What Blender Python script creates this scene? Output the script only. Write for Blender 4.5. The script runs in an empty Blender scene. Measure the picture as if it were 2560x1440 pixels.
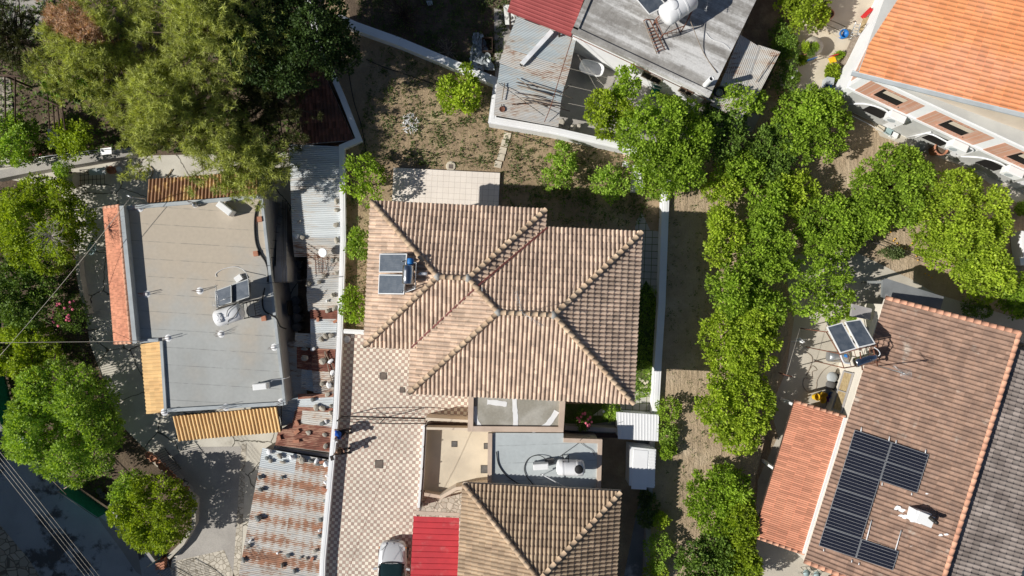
import bpy, bmesh, math, random
import numpy as np
from mathutils import Vector, Matrix
random.seed(7); np.random.seed(7)
scn = bpy.context.scene
COL = scn.collection
R = math.radians
CH, FP = 42.0, 1730.0          # camera height (m), focal length (photo pixels)
LG = -1.75                     # level of the lower lot west of the long white wall

def P(x, y, h=0.0):
    """survey point: photo position + real height -> world metres"""
    k = (CH - h) / FP
    return Vector(((x - 1280) * k, (720 - y) * k, h))

# ------------------------------------------------------------------ materials
class NB:
    def __init__(s, name):
        s.m = bpy.data.materials.new(name); s.m.use_nodes = True
        s.t = s.m.node_tree; s.t.nodes.clear()
        s.out = s.n('ShaderNodeOutputMaterial')
        s.tc = s.n('ShaderNodeTexCoord')
        s.co = s.tc.outputs['Object']
    def n(s, k, **kw):
        nd = s.t.nodes.new(k)
        for a, b in kw.items(): setattr(nd, a, b)
        return nd
    def l(s, a, b): s.t.links.new(a, b)
    def setin(s, nd, key, v):
        if hasattr(v, 'is_output') or isinstance(v, bpy.types.NodeSocket): s.l(v, nd.inputs[key])
        else: nd.inputs[key].default_value = v
    def math(s, op, a, b=0.0, c=0.0, clamp=False):
        nd = s.n('ShaderNodeMath', operation=op); nd.use_clamp = clamp
        s.setin(nd, 0, a); s.setin(nd, 1, b); s.setin(nd, 2, c)
        return nd.outputs[0]
    def noise(s, scale, detail=4, rough=.55, vec=None, dist=0):
        nd = s.n('ShaderNodeTexNoise'); s.l(vec or s.co, nd.inputs['Vector'])
        nd.inputs['Scale'].default_value = scale; nd.inputs['Detail'].default_value = detail
        nd.inputs['Roughness'].default_value = rough; nd.inputs['Distortion'].default_value = dist
        return nd.outputs['Fac']
    def mapping(s, scale=(1, 1, 1), rot=0, loc=(0, 0, 0)):
        nd = s.n('ShaderNodeMapping'); s.l(s.co, nd.inputs['Vector'])
        nd.inputs['Scale'].default_value = scale; nd.inputs['Rotation'].default_value = (0, 0, rot)
        nd.inputs['Location'].default_value = loc
        return nd.outputs[0]
    def ramp(s, f, a, b):
        nd = s.n('ShaderNodeMapRange'); nd.clamp = True; nd.interpolation_type = 'SMOOTHSTEP'
        s.l(f, nd.inputs[0]); nd.inputs[1].default_value = a; nd.inputs[2].default_value = b
        return nd.outputs[0]
    def mix(s, f, a, b, mode='MIX'):
        nd = s.n('ShaderNodeMix', data_type='RGBA', blend_type=mode)
        s.setin(nd, 0, f)
        for k, v in ((6, a), (7, b)):
            if isinstance(v, (tuple, list)): nd.inputs[k].default_value = (v[0], v[1], v[2], 1)
            else: s.l(v, nd.inputs[k])
        return nd.outputs[2]
    def val(s, f):
        nd = s.n('ShaderNodeCombineColor'); 
        for i in range(3): s.l(f, nd.inputs[i])
        return nd.outputs[0]
    def scale(s, col, f): return s.mix(1.0, col, s.val(f), 'MULTIPLY')
    def attr(s, name):
        nd = s.n('ShaderNodeAttribute', attribute_name=name); return nd
    def bump(s, h, strength, dist=.02):
        nd = s.n('ShaderNodeBump'); nd.inputs['Strength'].default_value = strength
        nd.inputs['Distance'].default_value = dist; s.l(h, nd.inputs['Height']); return nd.outputs[0]
    def finish(s, col, rough=.8, metal=0, normal=None, spec=.3, alpha=None, coat=0):
        b = s.n('ShaderNodeBsdfPrincipled')
        s.setin(b, 'Base Color', (*col, 1) if isinstance(col, (tuple, list)) else col)
        s.setin(b, 'Roughness', rough); s.setin(b, 'Metallic', metal)
        b.inputs['Specular IOR Level'].default_value = spec
        b.inputs['Coat Weight'].default_value = coat
        if normal: s.l(normal, b.inputs['Normal'])
        s.l(b.outputs[0], s.out.inputs[0])
        return s.m

def mat(name, c1, c2=None, scale=1.5, lo=.35, hi=.65, grain=.18, gscale=30, rough=.85, metal=0, bump=0, bscale=30, tint=0, spec=.25, c3=None, s3=.4, l3=.5, h3=.7, coat=0):
    b = NB(name)
    c2 = c2 or tuple(v * .8 for v in c1)
    col = b.mix(b.ramp(b.noise(scale, 5), lo, hi), c1, c2)
    if c3: col = b.mix(b.ramp(b.noise(s3, 6, .65), l3, h3), col, c3)
    if grain: col = b.scale(col, b.math('MULTIPLY_ADD', b.noise(gscale, 3), grain * 2, 1 - grain))
    if tint:
        t = b.attr('tint').outputs['Fac']
        col = b.scale(col, b.math('MULTIPLY_ADD', t, tint, 1 - tint * .5))
    nm = b.bump(b.noise(bscale, 4), bump) if bump else None
    return b.finish(col, rough, metal, nm, spec, coat=coat)

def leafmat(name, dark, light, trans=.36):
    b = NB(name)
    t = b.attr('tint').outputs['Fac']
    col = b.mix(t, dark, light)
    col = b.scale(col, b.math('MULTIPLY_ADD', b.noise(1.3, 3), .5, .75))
    d = b.n('ShaderNodeBsdfPrincipled'); b.l(col, d.inputs['Base Color']); d.inputs['Roughness'].default_value = .55
    d.inputs['Specular IOR Level'].default_value = .25
    tr = b.n('ShaderNodeBsdfTranslucent'); b.l(b.mix(1.0, col, (1.3, 1.25, .5), 'MULTIPLY'), tr.inputs[0])
    mx = b.n('ShaderNodeMixShader'); mx.inputs[0].default_value = trans
    b.l(d.outputs[0], mx.inputs[1]); b.l(tr.outputs[0], mx.inputs[2]); b.l(mx.outputs[0], b.out.inputs[0])
    return b.m

def linemask(b, vec, axis, spacing, width, offset=0.0, wob=0.0):
    sp = b.n('ShaderNodeSeparateXYZ'); b.l(vec, sp.inputs[0])
    v = sp.outputs[axis]
    if wob: v = b.math('ADD', v, b.math('MULTIPLY', b.noise(.8, 3), wob))
    f = b.math('FRACT', b.math('MULTIPLY_ADD', v, 1.0 / spacing, offset))
    d = b.math('ABSOLUTE', b.math('SUBTRACT', f, .5))
    return b.math('GREATER_THAN', d, .5 - width / spacing / 2)

def brickmat(name, c1, c2, mortar, w, h, ms=.006, rot=0, off=.5, rough=.8, bump=.4, stain=None, grain=.12):
    b = NB(name)
    v = b.mapping(rot=rot)
    n = b.n('ShaderNodeTexBrick'); n.offset = off; b.l(v, n.inputs['Vector'])
    n.inputs['Color1'].default_value = (*c1, 1); n.inputs['Color2'].default_value = (*c2, 1); n.inputs['Mortar'].default_value = (*mortar, 1)
    n.inputs['Scale'].default_value = 1; n.inputs['Mortar Size'].default_value = ms
    n.inputs['Brick Width'].default_value = w; n.inputs['Row Height'].default_value = h
    col = b.scale(n.outputs[0], b.math('MULTIPLY_ADD', b.noise(12, 4), grain * 2, 1 - grain))
    col = b.scale(col, b.math('MULTIPLY_ADD', b.noise(.7, 4), .3, .85))
    if stain: col = b.mix(b.ramp(b.noise(1.1, 6, .7), .52, .7), col, stain)
    return b.finish(col, rough, 0, b.bump(n.outputs['Fac'], -bump, .01), .25)

def feltmat(name, base, tan, spacing=1.02, rot=R(3.5), seam=.55, tanlo=.5, tanhi=.66, grad=0):
    b = NB(name)
    v = b.mapping(rot=rot)
    col = b.mix(b.ramp(b.noise(.45, 4, .5), .35, .65), base, tuple(x * .88 for x in base))
    tn = b.noise(.23, 4, .6)
    if grad:
        sg = b.n('ShaderNodeSeparateXYZ'); b.l(b.co, sg.inputs[0]); tn = b.math('ADD', tn, b.math('MULTIPLY', sg.outputs[1], grad))
    col = b.mix(b.ramp(tn, tanlo, tanhi), col, tan)
    col = b.scale(col, b.math('MULTIPLY_ADD', b.noise(60, 2), .3, .85))
    col = b.scale(col, b.math('MULTIPLY_ADD', b.noise(5, 5), .22, .89))
    m = linemask(b, v, 1, spacing, .035, .2, .03)
    m = b.math('MULTIPLY', m, b.ramp(b.noise(2.2, 3), .3, .6))
    col = b.mix(b.math('MULTIPLY', m, seam), col, tuple(x * .35 for x in base))
    return b.finish(col, .9, 0, b.bump(b.noise(40, 3), .3), .15)

def rustmat(name, base, rust, amount=.5, sx=.25, sy=2.0, rot=0, metal=.25, rough=.5, band=True):
    b = NB(name)
    st = b.attr('st').outputs['Vector']
    v = b.mapping(scale=(sx, sy, 1), rot=rot)
    n1 = b.noise(2.2, 5, .62, v); n2 = b.noise(.55, 3); n3 = b.noise(9, 4, .6, b.mapping(scale=(.35, 1, 1), rot=rot))
    f = b.math('ADD', b.math('MULTIPLY', n1, .55), b.math('MULTIPLY', n3, .45))
    f = b.math('ADD', f, b.math('MULTIPLY', b.math('SUBTRACT', n2, .5), .55))
    sp = b.n('ShaderNodeSeparateXYZ'); b.l(st, sp.inputs[0])
    f = b.math('ADD', f, b.math('MULTIPLY', sp.outputs[2], (.11 if band else .06) if amount < .7 else .03))
    if band:
        bb = b.math('SUBTRACT', 1.0, b.math('MULTIPLY', b.math('ABSOLUTE', b.math('SUBTRACT', sp.outputs[1], .5)), 2.0))
        f = b.math('ADD', f, b.math('MULTIPLY_ADD', bb, .34, -.19))
        f = b.math('ADD', f, b.math('MULTIPLY', b.math('SINE', b.math('MULTIPLY', sp.outputs[0], 31.0)), .06))
    f = b.math('ADD', f, b.math('MULTIPLY_ADD', b.attr('tint').outputs['Fac'], .16, -.08))
    m = b.math('MULTIPLY', b.ramp(f, .62 - amount * .28, .74 - amount * .26), .88)
    light = b.ramp(f, .48 - amount * .28, .64 - amount * .28)
    col = b.scale(b.mix(b.ramp(b.noise(.8, 5, .7, v), .35, .7), base, tuple(x * .78 for x in base)), b.math('MULTIPLY_ADD', b.noise(40, 2), .14, .93))
    col = b.mix(light, col, tuple(x * .6 + y * .4 for x, y in zip(base, (.55, .42, .28))))
    col = b.mix(m, col, b.mix(b.ramp(b.noise(3, 4), .3, .7), rust, tuple(x * .55 for x in rust)))
    met = b.math('MULTIPLY', b.math('SUBTRACT', 1.0, m), metal)
    return b.finish(col, b.math('MULTIPLY_ADD', m, .3, rough), met, None, .35)

M = {}
M['tile_a'] = mat('terracotta_barrel_tiles', (.70, .53, .40), (.55, .41, .31), 1.2, tint=.42, bump=.25, c3=(.20, .14, .10), s3=2.6, l3=.55, h3=.8, grain=.2, gscale=14)
M['tile_b'] = mat('brown_barrel_tiles', (.52, .39, .265), (.41, .30, .205), 1.2, tint=.4, bump=.25, c3=(.15, .11, .08), s3=2.6, l3=.58, h3=.8, grain=.2, gscale=14)
M['tile_brown'] = mat('weathered_brown_tiles', (.37, .24, .175), (.28, .185, .14), 1.6, tint=.32, bump=.2, c3=(.50, .44, .37), s3=1.2, l3=.58, h3=.78, grain=.25, gscale=10)
M['tile_dark'] = mat('old_dark_tiles', (.35, .295, .26), (.26, .215, .19), .9, tint=.5, bump=.2, c3=(.40, .36, .32), s3=1.6, l3=.6, h3=.8, grain=.2)
M['tile_orange'] = mat('orange_tiles', (.78, .33, .14), (.72, .29, .125), .5, .4, .6, tint=.26, bump=.12, c3=(.72, .33, .19), s3=.10, l3=.45, h3=.60, grain=.08)
M['tile_salmon'] = mat('salmon_tiles', (.68, .31, .19), (.60, .265, .165), .6, tint=.4, bump=.1, grain=.1)
M['tile_red_old'] = mat('old_red_tiles', (.22, .09, .06), (.12, .06, .045), 1.2, tint=.7, bump=.2, c3=(.35, .16, .11), s3=1.5, l3=.6, h3=.75)
M['tile_yellow'] = mat('ochre_tile_sheet', (.76, .51, .24), (.70, .45, .21), .8, tint=.2, grain=.08, c3=(.16, .09, .06), s3=1.6, l3=.98, h3=.99)
M['tile_yellow_needles'] = mat('ochre_sheet_with_needles', (.66, .43, .20), (.34, .19, .11), 1.5, .42, .52, tint=.15, grain=.3)
M['ridge_a'] = mat('ridge_cap_clay', (.60, .45, .31), (.48, .34, .225), 1.5, tint=.3, bump=.2)
M['ridge_salmon'] = mat('ridge_cap_salmon', (.70, .38, .25), (.62, .32, .21), 1.5, tint=.25)
M['mortar'] = mat('grey_mortar', (.42, .41, .38), bump=.3)
M['flash_red'] = mat('red_flashing', (.26, .08, .07), (.18, .06, .05), rough=.6)
M['white'] = mat('white_limewash', (.88, .88, .88), (.83, .83, .83), .8, grain=.06, rough=.85, bump=.1, c3=(.55, .54, .52), s3=2.5, l3=.68, h3=.85)
M['white_clean'] = mat('white_paint', (.88, .88, .87), (.85, .85, .84), rough=.5, grain=.03)
M['white_seal'] = mat('white_sealant', (.86, .86, .86), (.80, .80, .80), rough=.6, grain=.04)
M['cream'] = mat('cream_render', (.70, .60, .48), (.64, .54, .43), .8, grain=.08, bump=.1)
M['beige'] = mat('beige_coping', (.62, .49, .39), (.54, .42, .33), 1.2, grain=.1)
M['grey_render'] = mat('grey_render', (.42, .40, .39), (.35, .33, .32), .8, grain=.1)
M['parapet'] = mat('grey_parapet_paint', (.46, .49, .50), (.38, .41, .42), 1.2, grain=.12)
M['concrete'] = mat('yard_concrete', (.60, .55, .46), (.50, .455, .38), .5, grain=.2, gscale=22, bump=.2, c3=(.27, .25, .21), s3=.9, l3=.58, h3=.8)
M['concrete_warm'] = mat('cream_floor', (.68, .60, .47), (.58, .51, .40), .6, grain=.1, bump=.1, c3=(.44, .41, .33), s3=.7, l3=.62, h3=.8)
M['concrete_dark'] = mat('rough_grey_concrete', (.46, .43, .39), (.37, .345, .315), .6, grain=.3, gscale=18, bump=.3)
M['asphalt'] = mat('asphalt', (.33, .35, .365), (.28, .30, .315), .5, grain=.25, gscale=40, bump=.3, c3=(.08, .08, .08), s3=.3, l3=.55, h3=.62)
M['asphalt_pale'] = mat('worn_asphalt', (.24, .24, .235), (.20, .20, .195), .5, grain=.2, gscale=30, bump=.3)
M['steel'] = mat('galvanised_steel', (.50, .51, .52), (.42, .43, .44), rough=.4, metal=.7)
M['chrome'] = mat('polished_tank_steel', (.55, .56, .58), (.5, .51, .53), rough=.22, metal=1, grain=.02)
M['dark_metal'] = mat('dark_painted_metal', (.035, .033, .032), (.05, .045, .04), rough=.5, metal=.3)
M['rust_metal'] = mat('rusty_angle_iron', (.24, .10, .06), (.16, .07, .045), 6, rough=.8)
M['black'] = mat('black_rubber', (.02, .02, .022), (.03, .03, .03), rough=.6, grain=.05)
M['void'] = mat('dark_opening', (.012, .011, .010), (.02, .018, .016), rough=.9)
M['plastic_white'] = mat('white_plastic_tank', (.84, .84, .84), (.80, .80, .80), rough=.35, grain=.03, spec=.5)
M['glass'] = mat('collector_glass', (.035, .05, .065), (.05, .065, .08), 1.5, rough=.12, spec=.6, grain=.1)
M['absorber'] = mat('absorber_ridge', (.10, .12, .14), rough=.4)
M['dark_frame'] = mat('grey_aluminium_frame', (.30, .31, .31), rough=.5, metal=.4)
M['collector'] = mat('collector_plate', (.075, .095, .125), (.12, .14, .17), 3, rough=.45, spec=.15, grain=.2)
M['pv'] = mat('photovoltaic_cells', (.012, .014, .024), (.016, .018, .03), rough=.15, spec=.5, grain=.02)
M['pv_line'] = mat('cell_busbar', (.42, .42, .42), rough=.5, grain=0)
M['blue'] = mat('blue_plastic', (.02, .17, .48), (.02, .14, .40), rough=.4, grain=.05)
M['teal_net'] = mat('green_shade_net', (.01, .22, .16), (.01, .16, .12), 6, rough=.8)
M['wood'] = mat('weathered_timber', (.34, .28, .22), (.25, .2, .155), 8, bump=.3)
M['wood_dark'] = mat('dark_timber', (.09, .055, .04), (.06, .04, .03), 8, bump=.3)
M['bark'] = mat('tree_bark', (.17, .125, .09), (.11, .08, .06), 8, bump=.6)
M['twig'] = mat('bare_grey_twigs', (.42, .38, .34), (.30, .27, .24), 8)
M['stone'] = mat('limestone', (.46, .42, .35), (.36, .33, .28), 4, bump=.5, c3=(.24, .22, .19), s3=6, l3=.55, h3=.75, tint=.5)
M['stone_grey'] = mat('grey_stone', (.25, .26, .25), (.18, .19, .18), 4, bump=.5, tint=.4)
M['brick'] = mat('clay_block', (.52, .24, .15), (.42, .19, .12), 4, bump=.3)
M['pot'] = mat('terracotta_pot', (.48, .22, .13), (.40, .18, .11), 3, bump=.1)
M['yellow'] = mat('yellow_plastic', (.80, .50, .02), (.72, .42, .02), rough=.5)
M['red'] = mat('red_plastic', (.60, .03, .03), (.5, .03, .03), rough=.4)
M['purple'] = mat('purple_plastic', (.22, .05, .22), rough=.5)
M['pink'] = mat('pink_petals', (.80, .22, .28), (.72, .14, .22), 9, rough=.6)
M['citrus'] = mat('fallen_citrus', (.85, .50, .05), (.8, .4, .03), rough=.5)
M['straw'] = mat('dry_stalks', (.52, .40, .22), (.38, .28, .15), 6)
M['manhole'] = mat('manhole_cover', (.20, .165, .14), (.16, .13, .11), 3, bump=.2)
M['manhole_grey'] = mat('grey_cover', (.15, .145, .14), (.12, .115, .11), 3, bump=.2)
M['car_paint'] = mat('silver_car_paint', (.66, .67, .68), (.64, .65, .66), rough=.32, metal=.25, grain=.01, coat=.6)
M['car_glass'] = mat('windscreen_glass', (.012, .03, .032), (.016, .036, .038), rough=.06, spec=.7, grain=0)
M['car_trim'] = mat('black_trim', (.02, .02, .02), rough=.5, grain=0)
M['lamp'] = mat('headlight_lens', (.80, .82, .83), rough=.15, metal=.0, grain=0)
M['amber'] = mat('amber_indicator', (.75, .22, .02), rough=.3, grain=0)
M['plate'] = mat('number_plate', (.75, .75, .72), rough=.4, grain=0)
M['skin'] = mat('skin', (.45, .27, .19), rough=.6, grain=.03)
M['cloth_blue'] = mat('blue_shirt', (.015, .09, .42), (.01, .07, .36), 9, rough=.8)
M['cloth_dark'] = mat('dark_trousers', (.03, .03, .035), rough=.85)
M['cloth_brown'] = mat('brown_top', (.10, .06, .035), (.06, .04, .025), 12, rough=.85)
M['cloth_white'] = mat('white_cap', (.8, .8, .8), rough=.8)
M['hair'] = mat('brown_hair', (.05, .028, .015), (.09, .05, .025), 20, rough=.5)
M['pvc'] = mat('white_pvc', (.84, .85, .86), rough=.35, grain=.02)
M['sheet_red'] = mat('red_steel_sheet', (.60, .055, .065), (.52, .05, .06), 1.3, rough=.45, grain=.1, spec=.3, c3=(.60, .17, .16), s3=1.2, l3=.55, h3=.8)
M['sheet_pinkred'] = mat('faded_red_sheet', (.42, .10, .095), (.36, .085, .08), .8, rough=.5, grain=.08, c3=(.52, .17, .14), s3=.5, l3=.6, h3=.8)
M['sheet_teal'] = mat('teal_grey_sheet', (.36, .47, .47), (.30, .40, .41), .8, rough=.5)
M['sheet_white'] = mat('white_steel_sheet', (.89, .89, .89), (.86, .86, .86), rough=.4, grain=.03)
M['brown_path'] = mat('dark_tiled_path', (.12, .075, .06), (.09, .06, .05), 2)
M['tar'] = mat('bitumen_slab', (.24, .25, .25), (.16, .17, .17), .5, bump=.3, c3=(.48, .48, .47), s3=.6, l3=.55, h3=.7, grain=.25)
M['concrete_pale'] = mat('pale_wall_concrete', (.56, .56, .53), (.48, .48, .46), .7, grain=.1, c3=(.40, .38, .32), s3=.8, l3=.62, h3=.8)
M['cream_light'] = mat('light_cream_wall', (.76, .70, .60), (.70, .64, .55), .8, grain=.05)
M['film'] = mat('crumpled_plastic_film', (.50, .54, .55), (.34, .37, .38), 5, rough=.35)
M['checker'] = None
def checkermat():
    b = NB('checker_paving')
    v = b.mapping(rot=R(3.0))
    c = b.n('ShaderNodeTexChecker'); b.l(v, c.inputs[0]); c.inputs['Scale'].default_value = 1 / .196
    c.inputs['Color1'].default_value = (.86, .79, .66, 1); c.inputs['Color2'].default_value = (.51, .37, .305, 1)
    col = b.scale(c.outputs[0], b.math('MULTIPLY_ADD', b.noise(8, 4), .3, .85))
    col = b.scale(col, b.math('MULTIPLY_ADD', b.noise(.6, 4), .3, .85))
    fl = b.n('ShaderNodeVectorMath', operation='SNAP'); b.l(v, fl.inputs[0]); fl.inputs[1].default_value = (.196, .196, 10)
    wn = b.n('ShaderNodeTexWhiteNoise'); b.l(fl.outputs[0], wn.inputs['Vector'])
    col = b.scale(col, b.math('MULTIPLY_ADD', wn.outputs['Value'], .22, .86))
    st_ = b.ramp(b.noise(.35, 6, .7), .55, .75); col = b.mix(b.math('MULTIPLY', st_, .3), col, (.30, .25, .2))
    g = b.math('MAXIMUM', linemask(b, v, 0, .196, .014), linemask(b, v, 1, .196, .014))
    g = b.math('MAXIMUM', g, b.math('MULTIPLY', linemask(b, v, 0, .098, .009), .6))
    col = b.mix(b.math('MULTIPLY', g, .55), col, (.26, .20, .16))
    w = b.ramp(b.noise(.9, 5, .7), .62, .8)
    col = b.mix(b.math('MULTIPLY', w, .35), col, (.5, .42, .33))
    return b.finish(col, .75, 0, None, .25)
M['checker'] = checkermat()
M['patio'] = brickmat('cream_patio_tiles', (.88, .80, .71), (.85, .77, .68), (.50, .43, .37), .345, .345, .007, R(3), 0, grain=.05)
M['pavers'] = brickmat('grey_pavers', (.50, .48, .42), (.46, .44, .39), (.14, .17, .07), .42, .42, .02, R(2), 0)
M['brickwall'] = brickmat('salmon_block_wall', (.66, .36, .25), (.58, .30, .20), (.62, .48, .40), .33, .16, .01, 0, .5, stain=(.62, .40, .31))
M['stonepave'] = None
def crazymat(name, base, gap, scale=2.2):
    b = NB(name)
    v = b.n('ShaderNodeTexVoronoi'); v.feature = 'DISTANCE_TO_EDGE'; b.l(b.co, v.inputs['Vector']); v.inputs['Scale'].default_value = scale
    v2 = b.n('ShaderNodeTexVoronoi'); b.l(b.co, v2.inputs['Vector']); v2.inputs['Scale'].default_value = scale
    sv = b.n('ShaderNodeSeparateXYZ'); b.l(v2.outputs['Position'], sv.inputs[0])
    col = b.scale(b.mix(b.math('FRACT', b.math('MULTIPLY', b.math('ADD', sv.outputs[0], sv.outputs[1]), 7.0)), base, tuple(x * .7 for x in base)), b.math('MULTIPLY_ADD', b.noise(10, 4), .3, .85))
    m = b.ramp(v.outputs['Distance'], .03, .07)
    col = b.mix(m, gap, col)
    return b.finish(col, .85, 0, b.bump(m, .4), .2)
M['stonepave'] = crazymat('crazy_paving', (.46, .41, .33), (.16, .14, .11))
M['stonepave_pale'] = crazymat('pale_stone_edging', (.66, .60, .50), (.3, .26, .2), 3.5)
def crackmat():
    b = NB('cracked_concrete')
    col = b.mix(b.ramp(b.noise(.5, 5), .35, .65), (.68, .64, .55), (.57, .53, .45))
    col = b.scale(col, b.math('MULTIPLY_ADD', b.noise(25, 3), .3, .85))
    col = b.mix(b.ramp(b.noise(1.2, 6, .7), .55, .75), col, (.42, .385, .32))
    v = b.n('ShaderNodeTexVoronoi'); v.feature = 'DISTANCE_TO_EDGE'; b.l(b.co, v.inputs['Vector']); v.inputs['Scale'].default_value = .42
    nz = b.n('ShaderNodeTexNoise'); b.l(b.co, nz.inputs['Vector']); nz.inputs['Scale'].default_value = 2.5; nz.inputs['Detail'].default_value = 4
    mx = b.mix(.22, b.co, nz.outputs['Color'])
    b.l(mx, v.inputs['Vector'])
    m = b.ramp(v.outputs['Distance'], .004, .014)
    col = b.mix(m, (.12, .11, .085), col)
    return b.finish(col, .9, 0, b.bump(b.noise(30, 3), .2), .2)
M['cracked'] = crackmat()
def soilmat(name, a, c, pale, green, gl=.6, gh=.75, furrow=False, pl=.5, ph=.75):
    b = NB(name)
    col = b.mix(b.ramp(b.noise(.9, 6, .6), .35, .65), a, c)
    col = b.mix(b.ramp(b.noise(.35, 6, .65), pl, ph), col, pale)
    col = b.mix(b.ramp(b.noise(2.3, 6, .75), gl, gh), col, green)
    col = b.scale(col, b.math('MULTIPLY_ADD', b.noise(9, 6, .75), .6, .70))
    h = b.noise(7, 6, .7)
    if furrow:
        v = b.mapping(scale=(2.2, .35, 1), rot=R(8))
        h = b.math('ADD', h, b.math('MULTIPLY', b.noise(1.2, 4, .6, v), 1.6))
    return b.finish(col, .95, 0, b.bump(h, .9, .09), .1)
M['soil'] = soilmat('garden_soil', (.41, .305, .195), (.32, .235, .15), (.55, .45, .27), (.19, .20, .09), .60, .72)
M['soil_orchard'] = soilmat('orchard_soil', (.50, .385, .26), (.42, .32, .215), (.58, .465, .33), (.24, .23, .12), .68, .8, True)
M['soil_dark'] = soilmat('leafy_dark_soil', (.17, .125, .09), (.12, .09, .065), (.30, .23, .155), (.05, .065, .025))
M['grass'] = soilmat('grass_strip', (.09, .14, .035), (.06, .10, .025), (.18, .17, .08), (.06, .12, .02), .45, .6)
def slabroof():
    b = NB('weathered_slab_roof')
    v = b.mapping(rot=R(25))
    st = b.mapping(rot=R(25), scale=(1, 1, 1))
    v2 = b.n('ShaderNodeMapping'); b.l(v, v2.inputs[0]); v2.inputs['Scale'].default_value = (.12, 1.25, 1)
    band = b.ramp(b.math('ADD', b.noise(1.0, 4, .6, v2.outputs[0]), b.math('MULTIPLY', b.noise(5, 6, .75), .28)), .58, .76)
    col = b.mix(b.ramp(b.noise(1.4, 6, .7), .35, .65), (.37, .355, .33), (.26, .245, .225))
    col = b.mix(band, col, (.66, .65, .63))
    col = b.scale(col, b.math('MULTIPLY_ADD', b.noise(14, 5, .8), .8, .6))
    return b.finish(col, .95, 0, b.bump(b.noise(20, 4), .4), .1)
M['slab'] = slabroof()
M['slab_stained'] = mat('stained_concrete_roof', (.47, .45, .40), (.33, .31, .26), .5, .4, .6, grain=.2, gscale=9, c3=(.20, .19, .16), s3=2.2, l3=.66, h3=.82, bump=.2)
M['felt'] = feltmat('grey_roofing_felt', (.435, .445, .43), (.52, .45, .36), tanlo=.32, tanhi=.70, grad=.05)
M['felt_light'] = feltmat('light_roofing_felt', (.50, .54, .545), (.56, .50, .42), 1.0, R(-2), .5, .58, .7)
M['galv'] = rustmat('galvanised_corrugated', (.74, .78, .79), (.28, .13, .07), .0, rot=0, band=False)
M['galv_old'] = rustmat('spotted_corrugated', (.62, .62, .60), (.30, .14, .075), .28, band=False)
M['galv_blue'] = rustmat('grey_blue_corrugated', (.50, .56, .58), (.34, .22, .14), .22, rot=R(-15), band=False)  # blue-grey sheets; on the low shed pieces the blue paints their shadow
M['rust_band'] = rustmat('rust_striped_corrugated', (.70, .68, .64), (.42, .175, .085), .56, sx=2.6, sy=3.0, rot=R(8))
M['rust_full'] = rustmat('rust_red_corrugated', (.37, .135, .095), (.25, .09, .065), .75, band=False, metal=0, rough=.7)
M['rust_white'] = rustmat('rust_stained_white_corrugated', (.74, .72, .67), (.44, .22, .12), .40, sx=.25, sy=1.6, band=False)
M['leaf_citrus'] = leafmat('citrus_leaves', (.05, .115, .012), (.45, .64, .065))
M['leaf_bright'] = leafmat('bright_citrus_leaves', (.08, .16, .012), (.58, .73, .07))
M['leaf_dark'] = leafmat('dark_leaves', (.03, .075, .016), (.22, .34, .05), .2)
M['leaf_deep'] = leafmat('deep_shade_leaves', (.018, .04, .012), (.09, .15, .035), .2)  # pine shade over these crowns is put into the leaf colour
M['leaf_olive'] = leafmat('yellow_green_leaves', (.07, .11, .012), (.48, .62, .05))
M['leaf_fresh'] = leafmat('fresh_green_leaves', (.07, .15, .02), (.50, .70, .11))
M['leaf_weed'] = leafmat('weed_leaves', (.06, .10, .03), (.19, .25, .09))
M['needle'] = leafmat('pine_needles', (.05, .075, .02), (.72, .78, .22), .25)
M['needle_dead'] = leafmat('dead_pine_needles', (.35, .2, .12), (.76, .52, .36), .2)
M['needle_dark'] = leafmat('dark_pine_needles', (.03, .04, .015), (.12, .13, .04), .2)

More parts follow.
